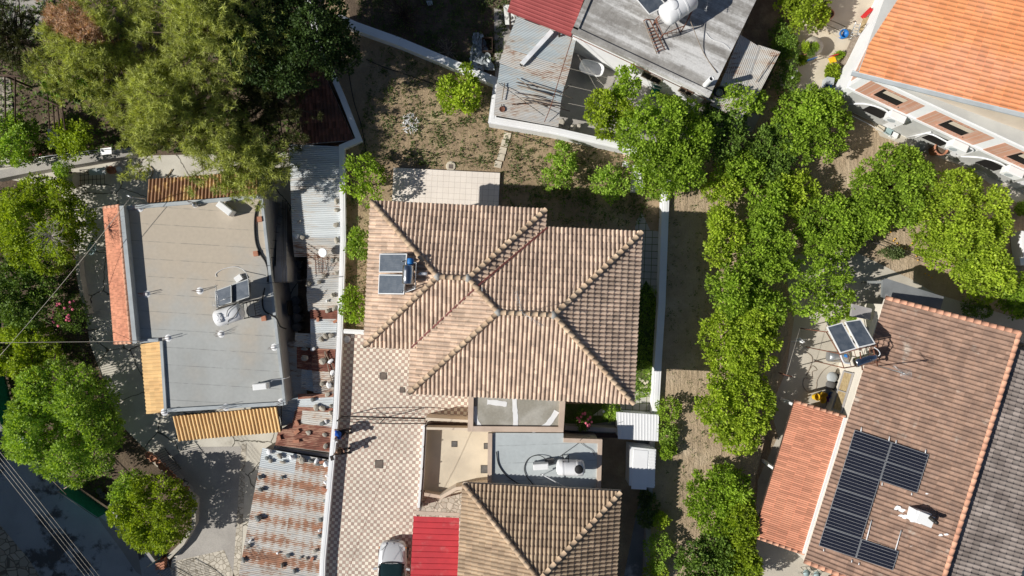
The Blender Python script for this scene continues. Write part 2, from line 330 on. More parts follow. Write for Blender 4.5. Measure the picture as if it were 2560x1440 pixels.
# ------------------------------------------------------------------ mesh builder
class MB:
    def __init__(s): s.v = []; s.f = []; s.t = []; s.st = None; s.sm = []
    def add(s, vs, fs, tint=.5, smooth=False):
        o = len(s.v); s.v += [Vector(a) for a in vs]
        for f in fs: s.f.append([o + i for i in f]); s.t.append(tint); s.sm.append(smooth)
    def quad(s, a, b, c, d, tint=.5): s.add([a, b, c, d], [(0, 1, 2, 3)], tint)
    def prism(s, poly, z0, z1, tint=.5):
        """poly: xy points (world); vertical prism. z may be per point lists"""
        n = len(poly)
        a = sum(poly[i][0] * poly[(i + 1) % n][1] - poly[(i + 1) % n][0] * poly[i][1] for i in range(n))
        if a < 0: poly = poly[::-1]
        vs = [(p[0], p[1], z0) for p in poly] + [(p[0], p[1], z1) for p in poly]
        fs = [tuple(range(n - 1, -1, -1)), tuple(range(n, 2 * n))] + [(i, (i + 1) % n, n + (i + 1) % n, n + i) for i in range(n)]
        s.add(vs, fs, tint)
    def slab(s, top, th, tint=.5):
        """top: ordered 3D points of the upper surface; thickness straight down"""
        n = len(top)
        a = sum(top[i][0] * top[(i + 1) % n][1] - top[(i + 1) % n][0] * top[i][1] for i in range(n))
        if a < 0: top = top[::-1]
        vs = [Vector(p) - Vector((0, 0, th)) for p in top] + [Vector(p) for p in top]
        fs = [tuple(range(n - 1, -1, -1)), tuple(range(n, 2 * n))] + [(i, (i + 1) % n, n + (i + 1) % n, n + i) for i in range(n)]
        s.add(vs, fs, tint)
    def obox(s, c, ax, ay, az, hx, hy, hz, tint=.5):
        c = Vector(c); ax, ay, az = Vector(ax).normalized(), Vector(ay).normalized(), Vector(az).normalized()
        vs = [c + ax * hx * i + ay * hy * j + az * hz * k for k in (-1, 1) for j in (-1, 1) for i in (-1, 1)]
        s.add(vs, [(0, 2, 3, 1), (4, 5, 7, 6), (0, 1, 5, 4), (2, 6, 7, 3), (0, 4, 6, 2), (1, 3, 7, 5)], tint)
    def box(s, c, size, rz=0, tint=.5):
        ca, sa = math.cos(rz), math.sin(rz)
        s.obox(c, (ca, sa, 0), (-sa, ca, 0), (0, 0, 1), size[0] / 2, size[1] / 2, size[2] / 2, tint)
    def cyl(s, a, b, r0, r1=None, n=12, caps=True, tint=.5, smooth=True):
        a, b = Vector(a), Vector(b); r1 = r0 if r1 is None else r1
        d = (b - a).normalized(); e = Vector((0, 0, 1)) if abs(d.z) < .9 else Vector((1, 0, 0))
        x = d.cross(e).normalized(); y = d.cross(x).normalized()
        ring = lambda c, r: [c + (x * math.cos(2 * math.pi * i / n) + y * math.sin(2 * math.pi * i / n)) * r for i in range(n)]
        s.add(ring(a, r0) + ring(b, r1), [(i, n + i, n + (i + 1) % n, (i + 1) % n) for i in range(n)], tint, smooth)
        if caps:
            s.add(ring(a, r0), [tuple(range(n))], tint); s.add(ring(b, r1), [tuple(range(n - 1, -1, -1))], tint)
    def lathe(s, c, prof, n=20, axis=(0, 0, 1), tint=.5, smooth=True):
        """prof: [(r, h)...] along axis from c"""
        c = Vector(c); d = Vector(axis).normalized(); e = Vector((0, 0, 1)) if abs(d.z) < .9 else Vector((1, 0, 0))
        x = d.cross(e).normalized(); y = x.cross(d).normalized() * -1
        vs = []; fs = []
        for r, h in prof:
            for i in range(n):
                a = 2 * math.pi * i / n
                vs.append(c + d * h + (x * math.cos(a) + y * math.sin(a)) * max(r, 1e-4))
        for j in range(len(prof) - 1):
            for i in range(n):
                fs.append((j * n + i, j * n + (i + 1) % n, (j + 1) * n + (i + 1) % n, (j + 1) * n + i))
        s.add(vs, fs, tint, smooth)
    def tube(s, pts, r, n=6, tint=.5):
        pts = [Vector(p) for p in pts]
        rings = []
        for i, p in enumerate(pts):
            d = (pts[min(i + 1, len(pts) - 1)] - pts[max(i - 1, 0)]).normalized()
            e = Vector((0, 0, 1)) if abs(d.z) < .9 else Vector((1, 0, 0))
            x = d.cross(e).normalized(); y = d.cross(x).normalized()
            rr = r[i] if isinstance(r, (list, tuple)) else r
            rings += [p + (x * math.cos(2 * math.pi * k / n) + y * math.sin(2 * math.pi * k / n)) * rr for k in range(n)]
        fs = []
        for i in range(len(pts) - 1):
            for k in range(n): fs.append((i * n + k, (i + 1) * n + k, (i + 1) * n + (k + 1) % n, i * n + (k + 1) % n))
        fs.append(tuple(range(n))); fs.append(tuple((len(pts) - 1) * n + k for k in range(n - 1, -1, -1)))
        s.add(rings, fs, tint, True)
    def strip(s, line, width, z0, z1, tint=.5, cap=0):
        """wall along a polyline of xy points, mitred"""
        pts = [Vector((p[0], p[1])) for p in line]; L = []; Rr = []
        for i, p in enumerate(pts):
            d0 = (p - pts[i - 1]).normalized() if i else (pts[1] - p).normalized()
            d1 = (pts[i + 1] - p).normalized() if i < len(pts) - 1 else d0
            n0 = Vector((-d0.y, d0.x)); n1 = Vector((-d1.y, d1.x)); m = (n0 + n1).normalized()
            k = width / 2 / max(.35, m.dot(n0))
            L.append(p + m * k); Rr.append(p - m * k)
        n = len(pts); vs = []
        for z in (z0, z1): vs += [(q.x, q.y, z) for q in L] + [(q.x, q.y, z) for q in Rr]
        fs = []
        for i in range(n - 1):
            fs += [(2 * n + i, 3 * n + i, 3 * n + i + 1, 2 * n + i + 1), (i, i + 1, n + i + 1, n + i),
                   (i, 2 * n + i, 2 * n + i + 1, i + 1), (n + i, n + i + 1, 3 * n + i + 1, 3 * n + i)]
        fs += [(0, n, 3 * n, 2 * n), (n - 1, 3 * n - 1, 4 * n - 1, 2 * n - 1)]
        s.add(vs, fs, tint)
    def corr(s, p00, p10, p11, p01, pitch=.08, amp=.014, spp=4, box_rib=False, uvst=True, tint=.5):
        """corrugated patch: ridges run p00->p10, waves counted p00->p01"""
        p00, p10, p11, p01 = map(Vector, (p00, p10, p11, p01))
        L = (p01 - p00).length; N = max(2, int(L / pitch)) * spp
        nn = (p10 - p00).cross(p01 - p00).normalized()
        if nn.z < 0: nn = -nn
        vs = []; 
        if s.st is None: s.st = {}
        o = len(s.v)
        for i in range(N + 1):
            t = i / N; ph = t * (N / spp) * 2 * math.pi
            if box_rib:
                fr = (t * N / spp) % 1; w = 1.0 if fr < .22 else 0.0
            else: w = math.sin(ph)
            a = p00.lerp(p01, t) + nn * amp * w; b = p10.lerp(p11, t) + nn * amp * w
            s.st[o + 2 * i] = (0, t, w); s.st[o + 2 * i + 1] = (1, t, w)
            vs += [a, b]
        s.add(vs, [(2 * i, 2 * i + 1, 2 * i + 3, 2 * i + 2) for i in range(N)], tint, not box_rib)
    def build(s, name, m, parent=None, loc=None, struct=False):
        me = bpy.data.meshes.new(name)
        if parent is not None: base = parent.get('_w', None); base = Vector(base) if base is not None else Vector((0, 0, 0))
        else:
            if loc is None:
                if s.v and not struct:
                    xs = [v.x for v in s.v]; ys = [v.y for v in s.v]; zs = [v.z for v in s.v]
                    loc = Vector(((min(xs) + max(xs)) / 2, (min(ys) + max(ys)) / 2, min(zs)))
                else: loc = Vector((0, 0, 0))
            base = Vector(loc)
        me.from_pydata([v - base for v in s.v], [], s.f)
        at = me.attributes.new('tint', 'FLOAT', 'FACE'); at.data.foreach_set('value', s.t)
        if s.st:
            a2 = me.attributes.new('st', 'FLOAT_VECTOR', 'POINT')
            arr = np.zeros((len(s.v), 3), dtype=np.float32)
            for k, q in s.st.items(): arr[k] = q
            a2.data.foreach_set('vector', arr.ravel())
        me.polygons.foreach_set('use_smooth', s.sm)
        me.materials.append(m); me.update()
        o = bpy.data.objects.new(name, me); COL.objects.link(o)
        if parent is not None: o.parent = parent; o['_w'] = tuple(base)
        else: o.location = base; o['_w'] = tuple(base)
        if struct: o['kind'] = 'structure'
        return o

def tag(o, label, cat, group=None, kind=None):
    o['label'] = label; o['category'] = cat
    if group: o['group'] = group
    if kind: o['kind'] = kind
    return o
def thing(name, label, cat, loc=(0, 0, 0), group=None, rz=0):
    o = bpy.data.objects.new(name, None); COL.objects.link(o)
    o.location = loc; o.rotation_euler = (0, 0, rz); o.empty_display_size = .3
    o['_w'] = tuple(loc) if rz == 0 else (0, 0, 0)
    return tag(o, label, cat, group)
def local_thing(name, label, cat, loc, rz=0, group=None):
    """children are built in local coordinates"""
    o = thing(name, label, cat, loc, group, rz); o['_w'] = (0, 0, 0); return o
def dup(root, loc, rz, label=None):
    r = root.copy(); COL.objects.link(r); r.location = loc; r.rotation_euler = (0, 0, rz)
    if label: r['label'] = label
    for ch in root.children:
        c = ch.copy(); COL.objects.link(c); c.parent = r
        for g in ch.children:
            d = g.copy(); COL.objects.link(d); d.parent = c
    return r
def ground(name, pts, z, m):
    mb = MB(); mb.add([P(x, y, z) for x, y in pts], [tuple(range(len(pts)))])
    o = mb.build(name, m, struct=True)
    if o.data.polygons[0].normal.z < 0: o.data.flip_normals()
    return o

def onplane(p0, n, x, y, dz=0.0):
    """point of the plane (p0, n), raised by dz, surveyed at photo position x, y"""
    p0 = Vector(p0) + Vector((0, 0, dz)); c = Vector((0, 0, CH)); d = P(x, y, 0) - c
    return c + d * ((p0 - c).dot(n) / d.dot(n))
def norm3(a, b, c):
    n = (Vector(b) - Vector(a)).cross(Vector(c) - Vector(a)).normalized()
    return n if n.z > 0 else -n
# ------------------------------------------------------------------ tiled roof planes
PROF_BARREL = [(0, -.1), (.05, .42), (.16, .82), (.32, 1.0), (.50, .84), (.64, .42), (.72, -.1), (.86, -.35)]
PROF_ROMAN = [(0, 0), (.08, .5), (.2, .9), (.34, .9), (.46, .45), (.55, .06), (.78, 0)]
def tile_plane(mb, poly, eave, pitch=.229, course=.39, amp=.068, step=.055, prof=PROF_BARREL, over=0.0, seed=0, extra=()):
    """poly: 3D convex polygon (planar); eave=(a,b) indices of the eave edge. tiles run up the slope."""
    rnd = random.Random(seed)
    poly = [Vector(p) for p in poly]
    e0, e1 = poly[eave[0]], poly[eave[1]]
    u = (e1 - e0).normalized()
    far = max(poly, key=lambda p: ((p - e0) - u * (p - e0).dot(u)).length)
    sdir = ((far - e0) - u * (far - e0).dot(u)).normalized()
    n = u.cross(sdir)
    if n.z < 0: n = -n
    uv = [((p - e0).dot(u), (p - e0).dot(sdir)) for p in poly]
    u0, u1 = min(a for a, _ in uv), max(a for a, _ in uv); smax = max(b for _, b in uv)
    bm = bmesh.new(); lay = bm.faces.layers.float.new('tint')
    ni = int((u1 - u0) / pitch) + 1; nj = int(smax / course) + 1
    us = []; hs = []; own = []
    for i in range(ni):
        for t, h in prof: us.append(u0 + (i + t) * pitch); hs.append(h * amp); own.append(i)
    us.append(u0 + ni * pitch); hs.append(0); own.append(ni)
    tt = [[rnd.random() for _ in range(ni + 1)] for _ in range(nj)]
    prev = None
    for j in range(nj):
        jit = [(rnd.random() - .5) * .012 for _ in range(ni + 1)]
        rows = []
        for sv, off in ((j * course - (over if j == 0 else 0), step), ((j + 1) * course, 0)):
            rows.append([bm.verts.new(e0 + u * us[k] + sdir * (sv + jit[own[k]]) + n * (hs[k] + off)) for k in range(len(us))])
        for k in range(len(us) - 1):
            f = bm.faces.new((rows[0][k], rows[0][k + 1], rows[1][k + 1], rows[1][k])); f[lay] = tt[j][own[k]]; f.smooth = True
            if prev:
                if k == 0: ra = [bm.verts.new(v_.co) for v_ in prev]; rb_ = [bm.verts.new(v_.co) for v_ in rows[0]]
                f = bm.faces.new((ra[k], ra[k + 1], rb_[k + 1], rb_[k])); f[lay] = tt[j][own[k]] * .5
        prev = rows[1]
    cen = sum(poly, Vector()) / len(poly)
    for a in range(len(poly)):
        b = (a + 1) % len(poly)
        if {a, b} == {eave[0], eave[1]}: continue
        d = (poly[b] - poly[a]).normalized(); pn = d.cross(n).normalized()
        if (cen - poly[a]).dot(pn) > 0: pn = -pn
        bmesh.ops.bisect_plane(bm, geom=bm.verts[:] + bm.edges[:] + bm.faces[:], plane_co=poly[a], plane_no=pn, clear_outer=True)
    for co_, no_ in extra:
        bmesh.ops.bisect_plane(bm, geom=bm.verts[:] + bm.edges[:] + bm.faces[:], plane_co=co_, plane_no=no_, clear_outer=True)
    bm.verts.index_update()
    o = len(mb.v); mb.v += [v.co.copy() for v in bm.verts]
    for f in bm.faces:
        idx = [o + v.index for v in f.verts]
        mb.f.append(idx); mb.t.append(f[lay]); mb.sm.append(f.smooth)
    bm.free()

def caps(mb, a, b, r=.13, seg=.40, seed=0, lift=.03):
    rnd = random.Random(seed); a, b = Vector(a), Vector(b); d = (b - a); L = d.length; d.normalize()
    x = d.cross(Vector((0, 0, 1))).normalized(); y = x.cross(d).normalized()
    if y.z < 0: y = -y
    n = max(1, int(L / seg)); s = L / n
    for i in range(n):
        p = a + d * (i * s) ; q = a + d * ((i + 1) * s + .04)
        r0, r1 = r * 1.01, r * .96; z0, z1 = lift + .004, lift - .002
        vs = []
        for c, rr, z in ((p, r0, z0), (q, r1, z1)):
            for k in range(9):
                an = math.pi * k / 8
                vs.append(c + x * rr * math.cos(an) + y * (rr * math.sin(an) * .9 + z - .05))
        mb.add(vs, [(k, k + 1, 10 + k, 9 + k) for k in range(8)] + [tuple(range(9)), tuple(range(17, 8, -1))], rnd.random(), True)

def hip_roof(px_corner, W, D, ang, z, rise, th=.0):
    """returns local->world function and the key points for a hip roof"""
    c = px_corner; ca, sa = math.cos(ang), math.sin(ang)
    T = lambda a, b, h: Vector((c[0] + a * ca + b * sa, c[1] + a * sa - b * ca, h))
    # a to the right, b downward in plan
    TL, TR, BR, BL = T(0, 0, z), T(W, 0, z), T(W, D, z), T(0, D, z)
    if W >= D: R0, R1 = T(D / 2, D / 2, z + rise), T(W - D / 2, D / 2, z + rise)
    else: R0, R1 = T(W / 2, W / 2, z + rise), T(W / 2, D - W / 2, z + rise)
    return T, TL, TR, BR, BL, R0, R1
# ------------------------------------------------------------------ vegetation
def quads_object(name, V, tint, m, parent=None, loc=(0, 0, 0)):
    """V: (n,4,3) local corners"""
    n = len(V); me = bpy.data.meshes.new(name)
    me.vertices.add(n * 4); me.vertices.foreach_set('co', V.reshape(-1).astype(np.float32))
    me.loops.add(n * 4); me.loops.foreach_set('vertex_index', np.arange(n * 4, dtype=np.int32))
    me.polygons.add(n); me.polygons.foreach_set('loop_start', np.arange(0, n * 4, 4, dtype=np.int32))
    me.update(calc_edges=True)
    at = me.attributes.new('tint', 'FLOAT', 'FACE'); at.data.foreach_set('value', np.clip(tint, 0, 1).astype(np.float32))
    me.materials.append(m)
    o = bpy.data.objects.new(name, me); COL.objects.link(o)
    if parent is not None: o.parent = parent
    else: o.location = loc
    return o

def unit(a): return a / np.maximum(np.linalg.norm(a, axis=-1, keepdims=True), 1e-6)

def leaf_quads(rng, cen, out, L, Wd, k, spread, droop=.0, wild=.65):
    """k leaves around each sprig centre"""
    n = len(cen)
    c = np.repeat(cen, k, 0); o = np.repeat(out, k, 0)
    off = rng.normal(size=(n * k, 3)); off = unit(off) * (rng.random((n * k, 1)) ** .5) * spread
    c = c + off
    d = unit(off / spread * .8 + o * .55 + rng.normal(size=(n * k, 3)) * .35)      # leaf direction
    nr = unit(o * .9 + np.array([0, 0, .5]) + rng.normal(size=(n * k, 3)) * wild)
    side = unit(np.cross(d, nr)); 
    s = (L * (.7 + .6 * rng.random((n * k, 1))))
    w = Wd / L * s
    a = c; b = c + d * s * .5 + side * w * .5; e = c + d * s; f = c + d * s * .5 - side * w * .5
    return np.stack([a, b, e, f], 1)

def crown(seed, rx, ry, rz, lobes=14, sprigs=900, leaf=.13, k=12, spread=.17, lobe_r=(.30, .5), gap=.0, hollow=.0):
    rng = np.random.default_rng(seed)
    lc = []; lr = []
    for i in range(lobes):
        for _ in range(40):
            p = rng.normal(size=3); p = p / np.linalg.norm(p) * rng.random() ** .4
            p[2] = abs(p[2]) * .9 - .25
            if all(np.linalg.norm(p[:2] - q[:2]) > .22 for q in lc): break
        r = lobe_r[0] + rng.random() * (lobe_r[1] - lobe_r[0])
        f = (1 - r * .75) / max(np.linalg.norm(p), 1e-3)
        if np.linalg.norm(p) > 1 - r * .75: p = p * f
        lc.append(p); lr.append(r)
    lc = np.array(lc); lr = np.array(lr)
    ltint = rng.random(lobes)
    nS = sprigs * 2; li = rng.choice(lobes, sprigs * 2, p=lr ** 2 / (lr ** 2).sum())
    dr = unit(rng.normal(size=(sprigs * 2, 3))); dr[:, 2] = np.where(dr[:, 2] < -.35, -dr[:, 2], dr[:, 2])
    pos = lc[li] + dr * (lr[li] * (.80 + .28 * rng.random(sprigs * 2) ** 1.2))[:, None]
    dist = np.linalg.norm(pos[:, None, :] - lc[None], axis=2) / lr[None]
    dist[np.arange(len(pos)), li] = 9
    keep = dist.min(1) > .82
    if gap:
        # low frequency holes
        ph = rng.random(6) * 6.28
        g = np.sin(pos[:, 0] * 7 + ph[0]) * np.sin(pos[:, 1] * 6.3 + ph[1]) + .6 * np.sin(pos[:, 0] * 13 + ph[2]) * np.sin(pos[:, 1] * 15 + ph[3])
        keep &= g > -1.1 + gap
    pos = pos[keep][:sprigs]; dr = dr[keep][:sprigs]; li = li[keep][:sprigs]
    sc = np.array([rx, ry, rz])
    P3 = pos * sc; out = unit(dr / sc * sc.mean())
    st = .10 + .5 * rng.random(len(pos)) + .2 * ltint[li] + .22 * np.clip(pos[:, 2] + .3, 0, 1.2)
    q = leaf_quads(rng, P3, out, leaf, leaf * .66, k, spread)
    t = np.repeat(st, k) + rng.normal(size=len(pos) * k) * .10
    return q, t, lc * sc, lr * sc.min()

def limbs(mb, base, heads, r0=.14, fork=.45):
    base = Vector(base)
    top = Vector((base.x, base.y, base.z)) 
    zc = min(h[2] for h in heads)
    f = Vector((base.x + .08, base.y - .05, base.z + max(.25, (zc - base.z) * fork)))
    mb.tube([base, base.lerp(f, .5) + Vector((.04, .03, 0)), f], [r0 * 1.15, r0 * .9, r0 * .8], 8)
    for h in heads:
        h = Vector(h); m = f.lerp(h, .55) + Vector((0, 0, (h - f).length * .08))
        mb.tube([f, m, h], [r0 * .55, r0 * .32, r0 * .10], 5)

def tree(name, label, px, py, zg, hc, r, seed, m='leaf_citrus', ry=None, rz=None, group=None, cat='tree', dens=1.0, leaf=.155, lobes=14, gap=0, k=12, spread=.17, lobe_r=(.30, .5), sub='crown'):
    """crown centre seen at px,py at height zg+hc"""
    if r > 1.45 and sub == 'crown': lobes = 36; lobe_r = (.16, .29)
    z = zg + hc; c = P(px, py, z); ry = ry or r; rz = rz or min(r * .8, hc * .88)
    base = Vector((c.x, c.y, zg)); t = thing(name, label, cat, base, group)
    ns = max(110, int(52 * r * ry * dens * 3.1))
    q, tt, lc, lr = crown(seed, r, ry, rz, lobes, ns, leaf, k, spread, lobe_r, gap)
    q = q + np.array([0, 0, hc])
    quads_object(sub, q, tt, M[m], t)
    tb = MB(); limbs(tb, base, [base + Vector((a[0] * .8, a[1] * .8, hc + a[2] * .6)) for a in lc[:9]], r0=max(.04, .05 * r))
    tb.build('trunk', M['bark'], t)
    return t

def pine(name, label, px, py, zg, hc, r, seed, ry=None, rz=None, tufts=1500, m='needle', dead=None, group=None, low=.0):
    z = zg + hc; c = P(px, py, z); ry = ry or r; rz = rz or r * .62
    base = Vector((c.x, c.y, zg)); t = thing(name, label, 'pine tree', base, group)
    rng = np.random.default_rng(seed)
    # branches radiating from a leaning stem, tufts gathered along them
    nb = 46; tb = MB()
    tb.tube([base, base + Vector((.2, .1, hc * .5)), base + Vector((.1, 0, hc + rz * .6))], [.26, .2, .06], 9)
    pts = []; outs = []
    for i in range(nb):
        a = i * 2.399 + rng.random() * .5; f = ((i + .5) / nb) ** .5
        ln = (.45 + .6 * rng.random()) if i % 3 else 1.0
        zz = rz * (1.0 - 1.1 * f * ln) * (.75 + .35 * rng.random())
        tip = np.array([math.cos(a) * r * f * ln, math.sin(a) * ry * f * ln, hc + zz])
        st = np.array([.1, .0, max(hc * .35, hc + zz - r * f * .55)])
        mid = (st + tip) / 2 + np.array([0, 0, .15])
        bp = [base + Vector(st), base + Vector(mid), base + Vector(tip)]
        tb.tube(bp, [.07, .045, .012], 5)
        m_ = tufts // nb
        w = (1 - rng.random(m_) ** 1.6 * .75)
        wid = .38 + .55 * (1 - w)
        pp = st[None] * (1 - w[:, None]) + tip[None] * w[:, None] + np.array([0, 0, .12]) + rng.normal(size=(m_, 3)) * np.stack([wid, wid, wid * .35], 1)
        cl = pp[::7]; pp = cl[rng.integers(0, len(cl), m_)] + rng.normal(size=(m_, 3)) * np.array([.17, .17, .10])
        pts.append(pp); outs.append(unit(pp - mid[None] + np.array([0, 0, .6])))
        for s_ in range(3):
            w_ = .5 + .5 * rng.random(); q0 = Vector(st * (1 - w_) + tip * w_)
            tb.tube([base + q0, base + q0 + Vector(rng.normal(size=3) * .35)], [.015, .006], 4)
    tb.build('trunk', M['bark'], t)
    pts = np.concatenate(pts); outs = np.concatenate(outs)
    def star(sel, mm, nm, nk=20):
        c0 = pts[sel]; o0 = outs[sel]; n = len(c0)
        c = np.repeat(c0, nk, 0); d = unit(np.repeat(o0, nk, 0) * .55 + rng.normal(size=(n * nk, 3)) * .75)
        L = (.15 + .17 * rng.random((n * nk, 1))); sd = unit(np.cross(d, rng.normal(size=(n * nk, 3)))) * .015
        b = c + d * L * .12
        q = np.stack([b - sd, b + sd, c + d * L + sd * .3, c + d * L - sd * .3], 1)
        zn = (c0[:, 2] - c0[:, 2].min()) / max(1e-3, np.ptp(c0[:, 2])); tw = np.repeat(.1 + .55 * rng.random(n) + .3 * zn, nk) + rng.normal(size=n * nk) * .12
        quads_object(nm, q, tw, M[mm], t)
    if dead is not None:
        dc = np.array([(P(dead[0], dead[1], z) - base).x, (P(dead[0], dead[1], z) - base).y])
        e = (pts[:, :2] - dc) @ np.array([[math.cos(.6), math.sin(.6)], [-math.sin(.6), math.cos(.6)]])
        ds = ((e[:, 0] / dead[2]) ** 2 + (e[:, 1] / dead[3]) ** 2) < 1
        star(~ds, m, 'crown'); star(ds, 'needle_dead', 'dead_branch')
    else: star(np.ones(len(pts), bool), m, 'crown')
    return t

def twigs(name, label, px, py, z, r, n, seed, m='twig', cat='dead branches'):
    rng = random.Random(seed); mb = MB(); c = P(px, py, z)
    for i in range(n):
        a = rng.random() * 6.28; p = [c + Vector((0, 0, 0))]; d = Vector((math.cos(a), math.sin(a), .25 + rng.random() * .4))
        for j in range(4):
            d = (d + Vector((rng.gauss(0, .35), rng.gauss(0, .35), rng.gauss(0, .15)))).normalized()
            p.append(p[-1] + d * r / 4)
        mb.tube(p, [.018, .014, .01, .007, .004], 4)
        for j in (2, 3):
            e = (d + Vector((rng.gauss(0, .8), rng.gauss(0, .8), .2))).normalized()
            mb.tube([p[j], p[j] + e * r * .35], [.009, .004], 4)
    return tag(mb.build(name, M[m]), label, cat)

def bush(name, label, px, py, zg, r, seed, m='leaf_fresh', cat='bush', ry=None, dens=1.2, leaf=.11, flowers=0, fm='pink', group=None, gap=0, hc=None):
    hc = hc or r * .75
    t = tree(name, label, px, py, zg, hc, r, seed, m, ry=ry, rz=hc * .9, group=group, cat=cat, dens=dens, leaf=leaf, lobes=8, gap=gap, k=10, spread=.12, lobe_r=(.4, .6), sub='foliage')
    if flowers:
        rng = random.Random(seed)
        for ch in [c for c in t.children if c.name.startswith('foliage')]:
            pass
        for i in range(flowers):
            mb = MB(); a = rng.random() * 6.28; q = rng.random() ** .4
            c = Vector((math.cos(a) * r * q * .95, math.sin(a) * (ry or r) * q * .95, hc + hc * .9 * math.sqrt(max(0, 1 - q * q * .8)) + .10)) + Vector(t['_w'])
            for j in range(7):
                b = j * .9; mb.lathe(c + Vector((math.cos(b), math.sin(b), 0)) * .04, [(0, -.03), (.042, 0), (.03, .025), (0, .03)], 7, (math.cos(b) * .4, math.sin(b) * .4, 1))
            mb.lathe(c, [(0, -.02), (.05, .02), (0, .06)], 7)
            mb.build('flower', M[fm], t)
    return t

def scatter(name, label, poly, z, n, seed, m='leaf_weed', size=.11, k=6, cat='weeds', clump=.8):
    """low weeds nobody could count: one stuff object"""
    rng = np.random.default_rng(seed); pw = [P(x, y, z) for x, y in poly]
    xs = [p.x for p in pw]; ys = [p.y for p in pw]; pts = []
    def inside(x, y):
        c = False; j = len(pw) - 1
        for i in range(len(pw)):
            if (pw[i].y > y) != (pw[j].y > y) and x < (pw[j].x - pw[i].x) * (y - pw[i].y) / (pw[j].y - pw[i].y) + pw[i].x: c = not c
            j = i
        return c
    ph = rng.random(4) * 6
    while len(pts) < n:
        x = rng.uniform(min(xs), max(xs)); y = rng.uniform(min(ys), max(ys))
        g = math.sin(x * 1.9 + ph[0]) * math.sin(y * 2.3 + ph[1]) + math.sin(x * 4.1 + ph[2]) * .6
        if g < rng.random() * clump * 2 - clump: 
            if rng.random() > .25: continue
        if inside(x, y): pts.append((x, y, z))
    c = np.array(pts); out = np.tile(np.array([0, 0, 1.0]), (n, 1))
    s = rng.random(n) ** 2
    q = leaf_quads(rng, c + np.array([0, 0, .03]), out, size, size * .4, k, .07, wild=.6)
    sc = np.repeat(.5 + 1.1 * s, k)[:, None, None]; cc = np.repeat(c, k, 0)[:, None, :]
    q = cc + (q - cc) * sc; q[:, :, 2] = np.maximum(q[:, :, 2], z + .01)
    o = quads_object(name, q, np.repeat(.2 + .6 * rng.random(n), k), M[m])
    tag(o, label, cat, kind='stuff'); return o

# ------------------------------------------------------------------ small shared things
def rock_mesh(mb, c, s, seed, kind='stone'):
    rng = random.Random(seed); c = Vector(c)
    if kind == 'brick':
        mb.box(c + Vector((0, 0, s * .4)), (s * 2.1, s * 1.2, s * .8), rng.random() * 3, rng.random()); return
    bm = bmesh.new(); bmesh.ops.create_icosphere(bm, subdivisions=2, radius=1)
    sx, sy, sz = s * (.8 + rng.random() * .7), s * (.7 + rng.random() * .4), s * (.5 + rng.random() * .3)
    rot = Matrix.Rotation(rng.random() * 6.28, 3, 'Z')
    pl = [(Vector((rng.gauss(0, 1), rng.gauss(0, 1), rng.gauss(0, 1))).normalized(), .62 + rng.random() * .25) for _ in range(9)]
    for v in bm.verts:
        p = v.co.copy()
        for nn, d in pl:
            e = p.dot(nn) - d
            if e > 0: p -= nn * e
        v.co = rot @ Vector((p.x * sx, p.y * sy, p.z * sz)) + c + Vector((0, 0, sz * .7))
    o = len(mb.v); mb.v += [v.co.copy() for v in bm.verts]; t = rng.random()
    for f in bm.faces: mb.f.append([o + v.index for v in f.verts]); mb.t.append(t); mb.sm.append(False)
    bm.free()

def cable(name, label, pts, r=.012, m='black', sag=0, cat='cable', n=14, group=None):
    pts = [Vector(p) for p in pts]
    if sag and len(pts) == 2:
        a, b = pts; pts = [a.lerp(b, i / n) - Vector((0, 0, sag * 4 * (i / n) * (1 - i / n))) for i in range(n + 1)]
    elif len(pts) > 2: pts = smooth(pts)
    mb = MB(); mb.tube(pts, r, 6); return tag(mb.build(name, M[m]), label, cat, group)
def smooth(pts, n=6):
    out = []
    for i in range(len(pts) - 1):
        p0 = pts[max(i - 1, 0)]; p1 = pts[i]; p2 = pts[i + 1]; p3 = pts[min(i + 2, len(pts) - 1)]
        for k in range(n):
            t = k / n
            out.append(.5 * ((2 * p1) + (p2 - p0) * t + (2 * p0 - 5 * p1 + 4 * p2 - p3) * t * t + (3 * p1 - p0 - 3 * p2 + p3) * t ** 3))
    out.append(pts[-1]); return out

def collector(mb_frame, mb_glass, mb_bar, a, b, c, d, th=.08, bars=14, fr=.05):
    """a,b,c,d: corners on the upper face; frame ring + glass"""
    a, b, c, d = map(Vector, (a, b, c, d)); n = (b - a).cross(d - a).normalized()
    if n.z < 0: n = -n
    u = (b - a).normalized(); v = (d - a).normalized(); Lu = (b - a).length; Lv = (d - a).length
    def bar(p, q, w, mb=mb_frame, h=th):
        dd = (q - p).normalized(); s = n.cross(dd)
        mb.obox((p + q) / 2 - n * h / 2, dd, s, n, (q - p).length / 2, w / 2, h / 2)
    bar(a + v * fr / 2, b + v * fr / 2, fr); bar(d - v * fr / 2, c - v * fr / 2, fr)
    bar(a + u * fr / 2 + v * fr, d + u * fr / 2 - v * fr, fr); bar(b - u * fr / 2 + v * fr, c - u * fr / 2 - v * fr, fr)
    g = n * -.015
    mb_glass.quad(a + u * fr + v * fr + g, b - u * fr + v * fr + g, c - u * fr - v * fr + g, d + u * fr - v * fr + g)
    mb_frame.quad(a - n * th, b - n * th, c - n * th, d - n * th)
    if mb_bar is not None:
        for i in range(1, bars):
            t = i / bars; p = a.lerp(d, t) + u * (fr + .01); q = b.lerp(c, t) - u * (fr + .01)
            mb_bar.obox((p + q) / 2 - n * .011, u, v, n, (q - p).length / 2, .010, .002)

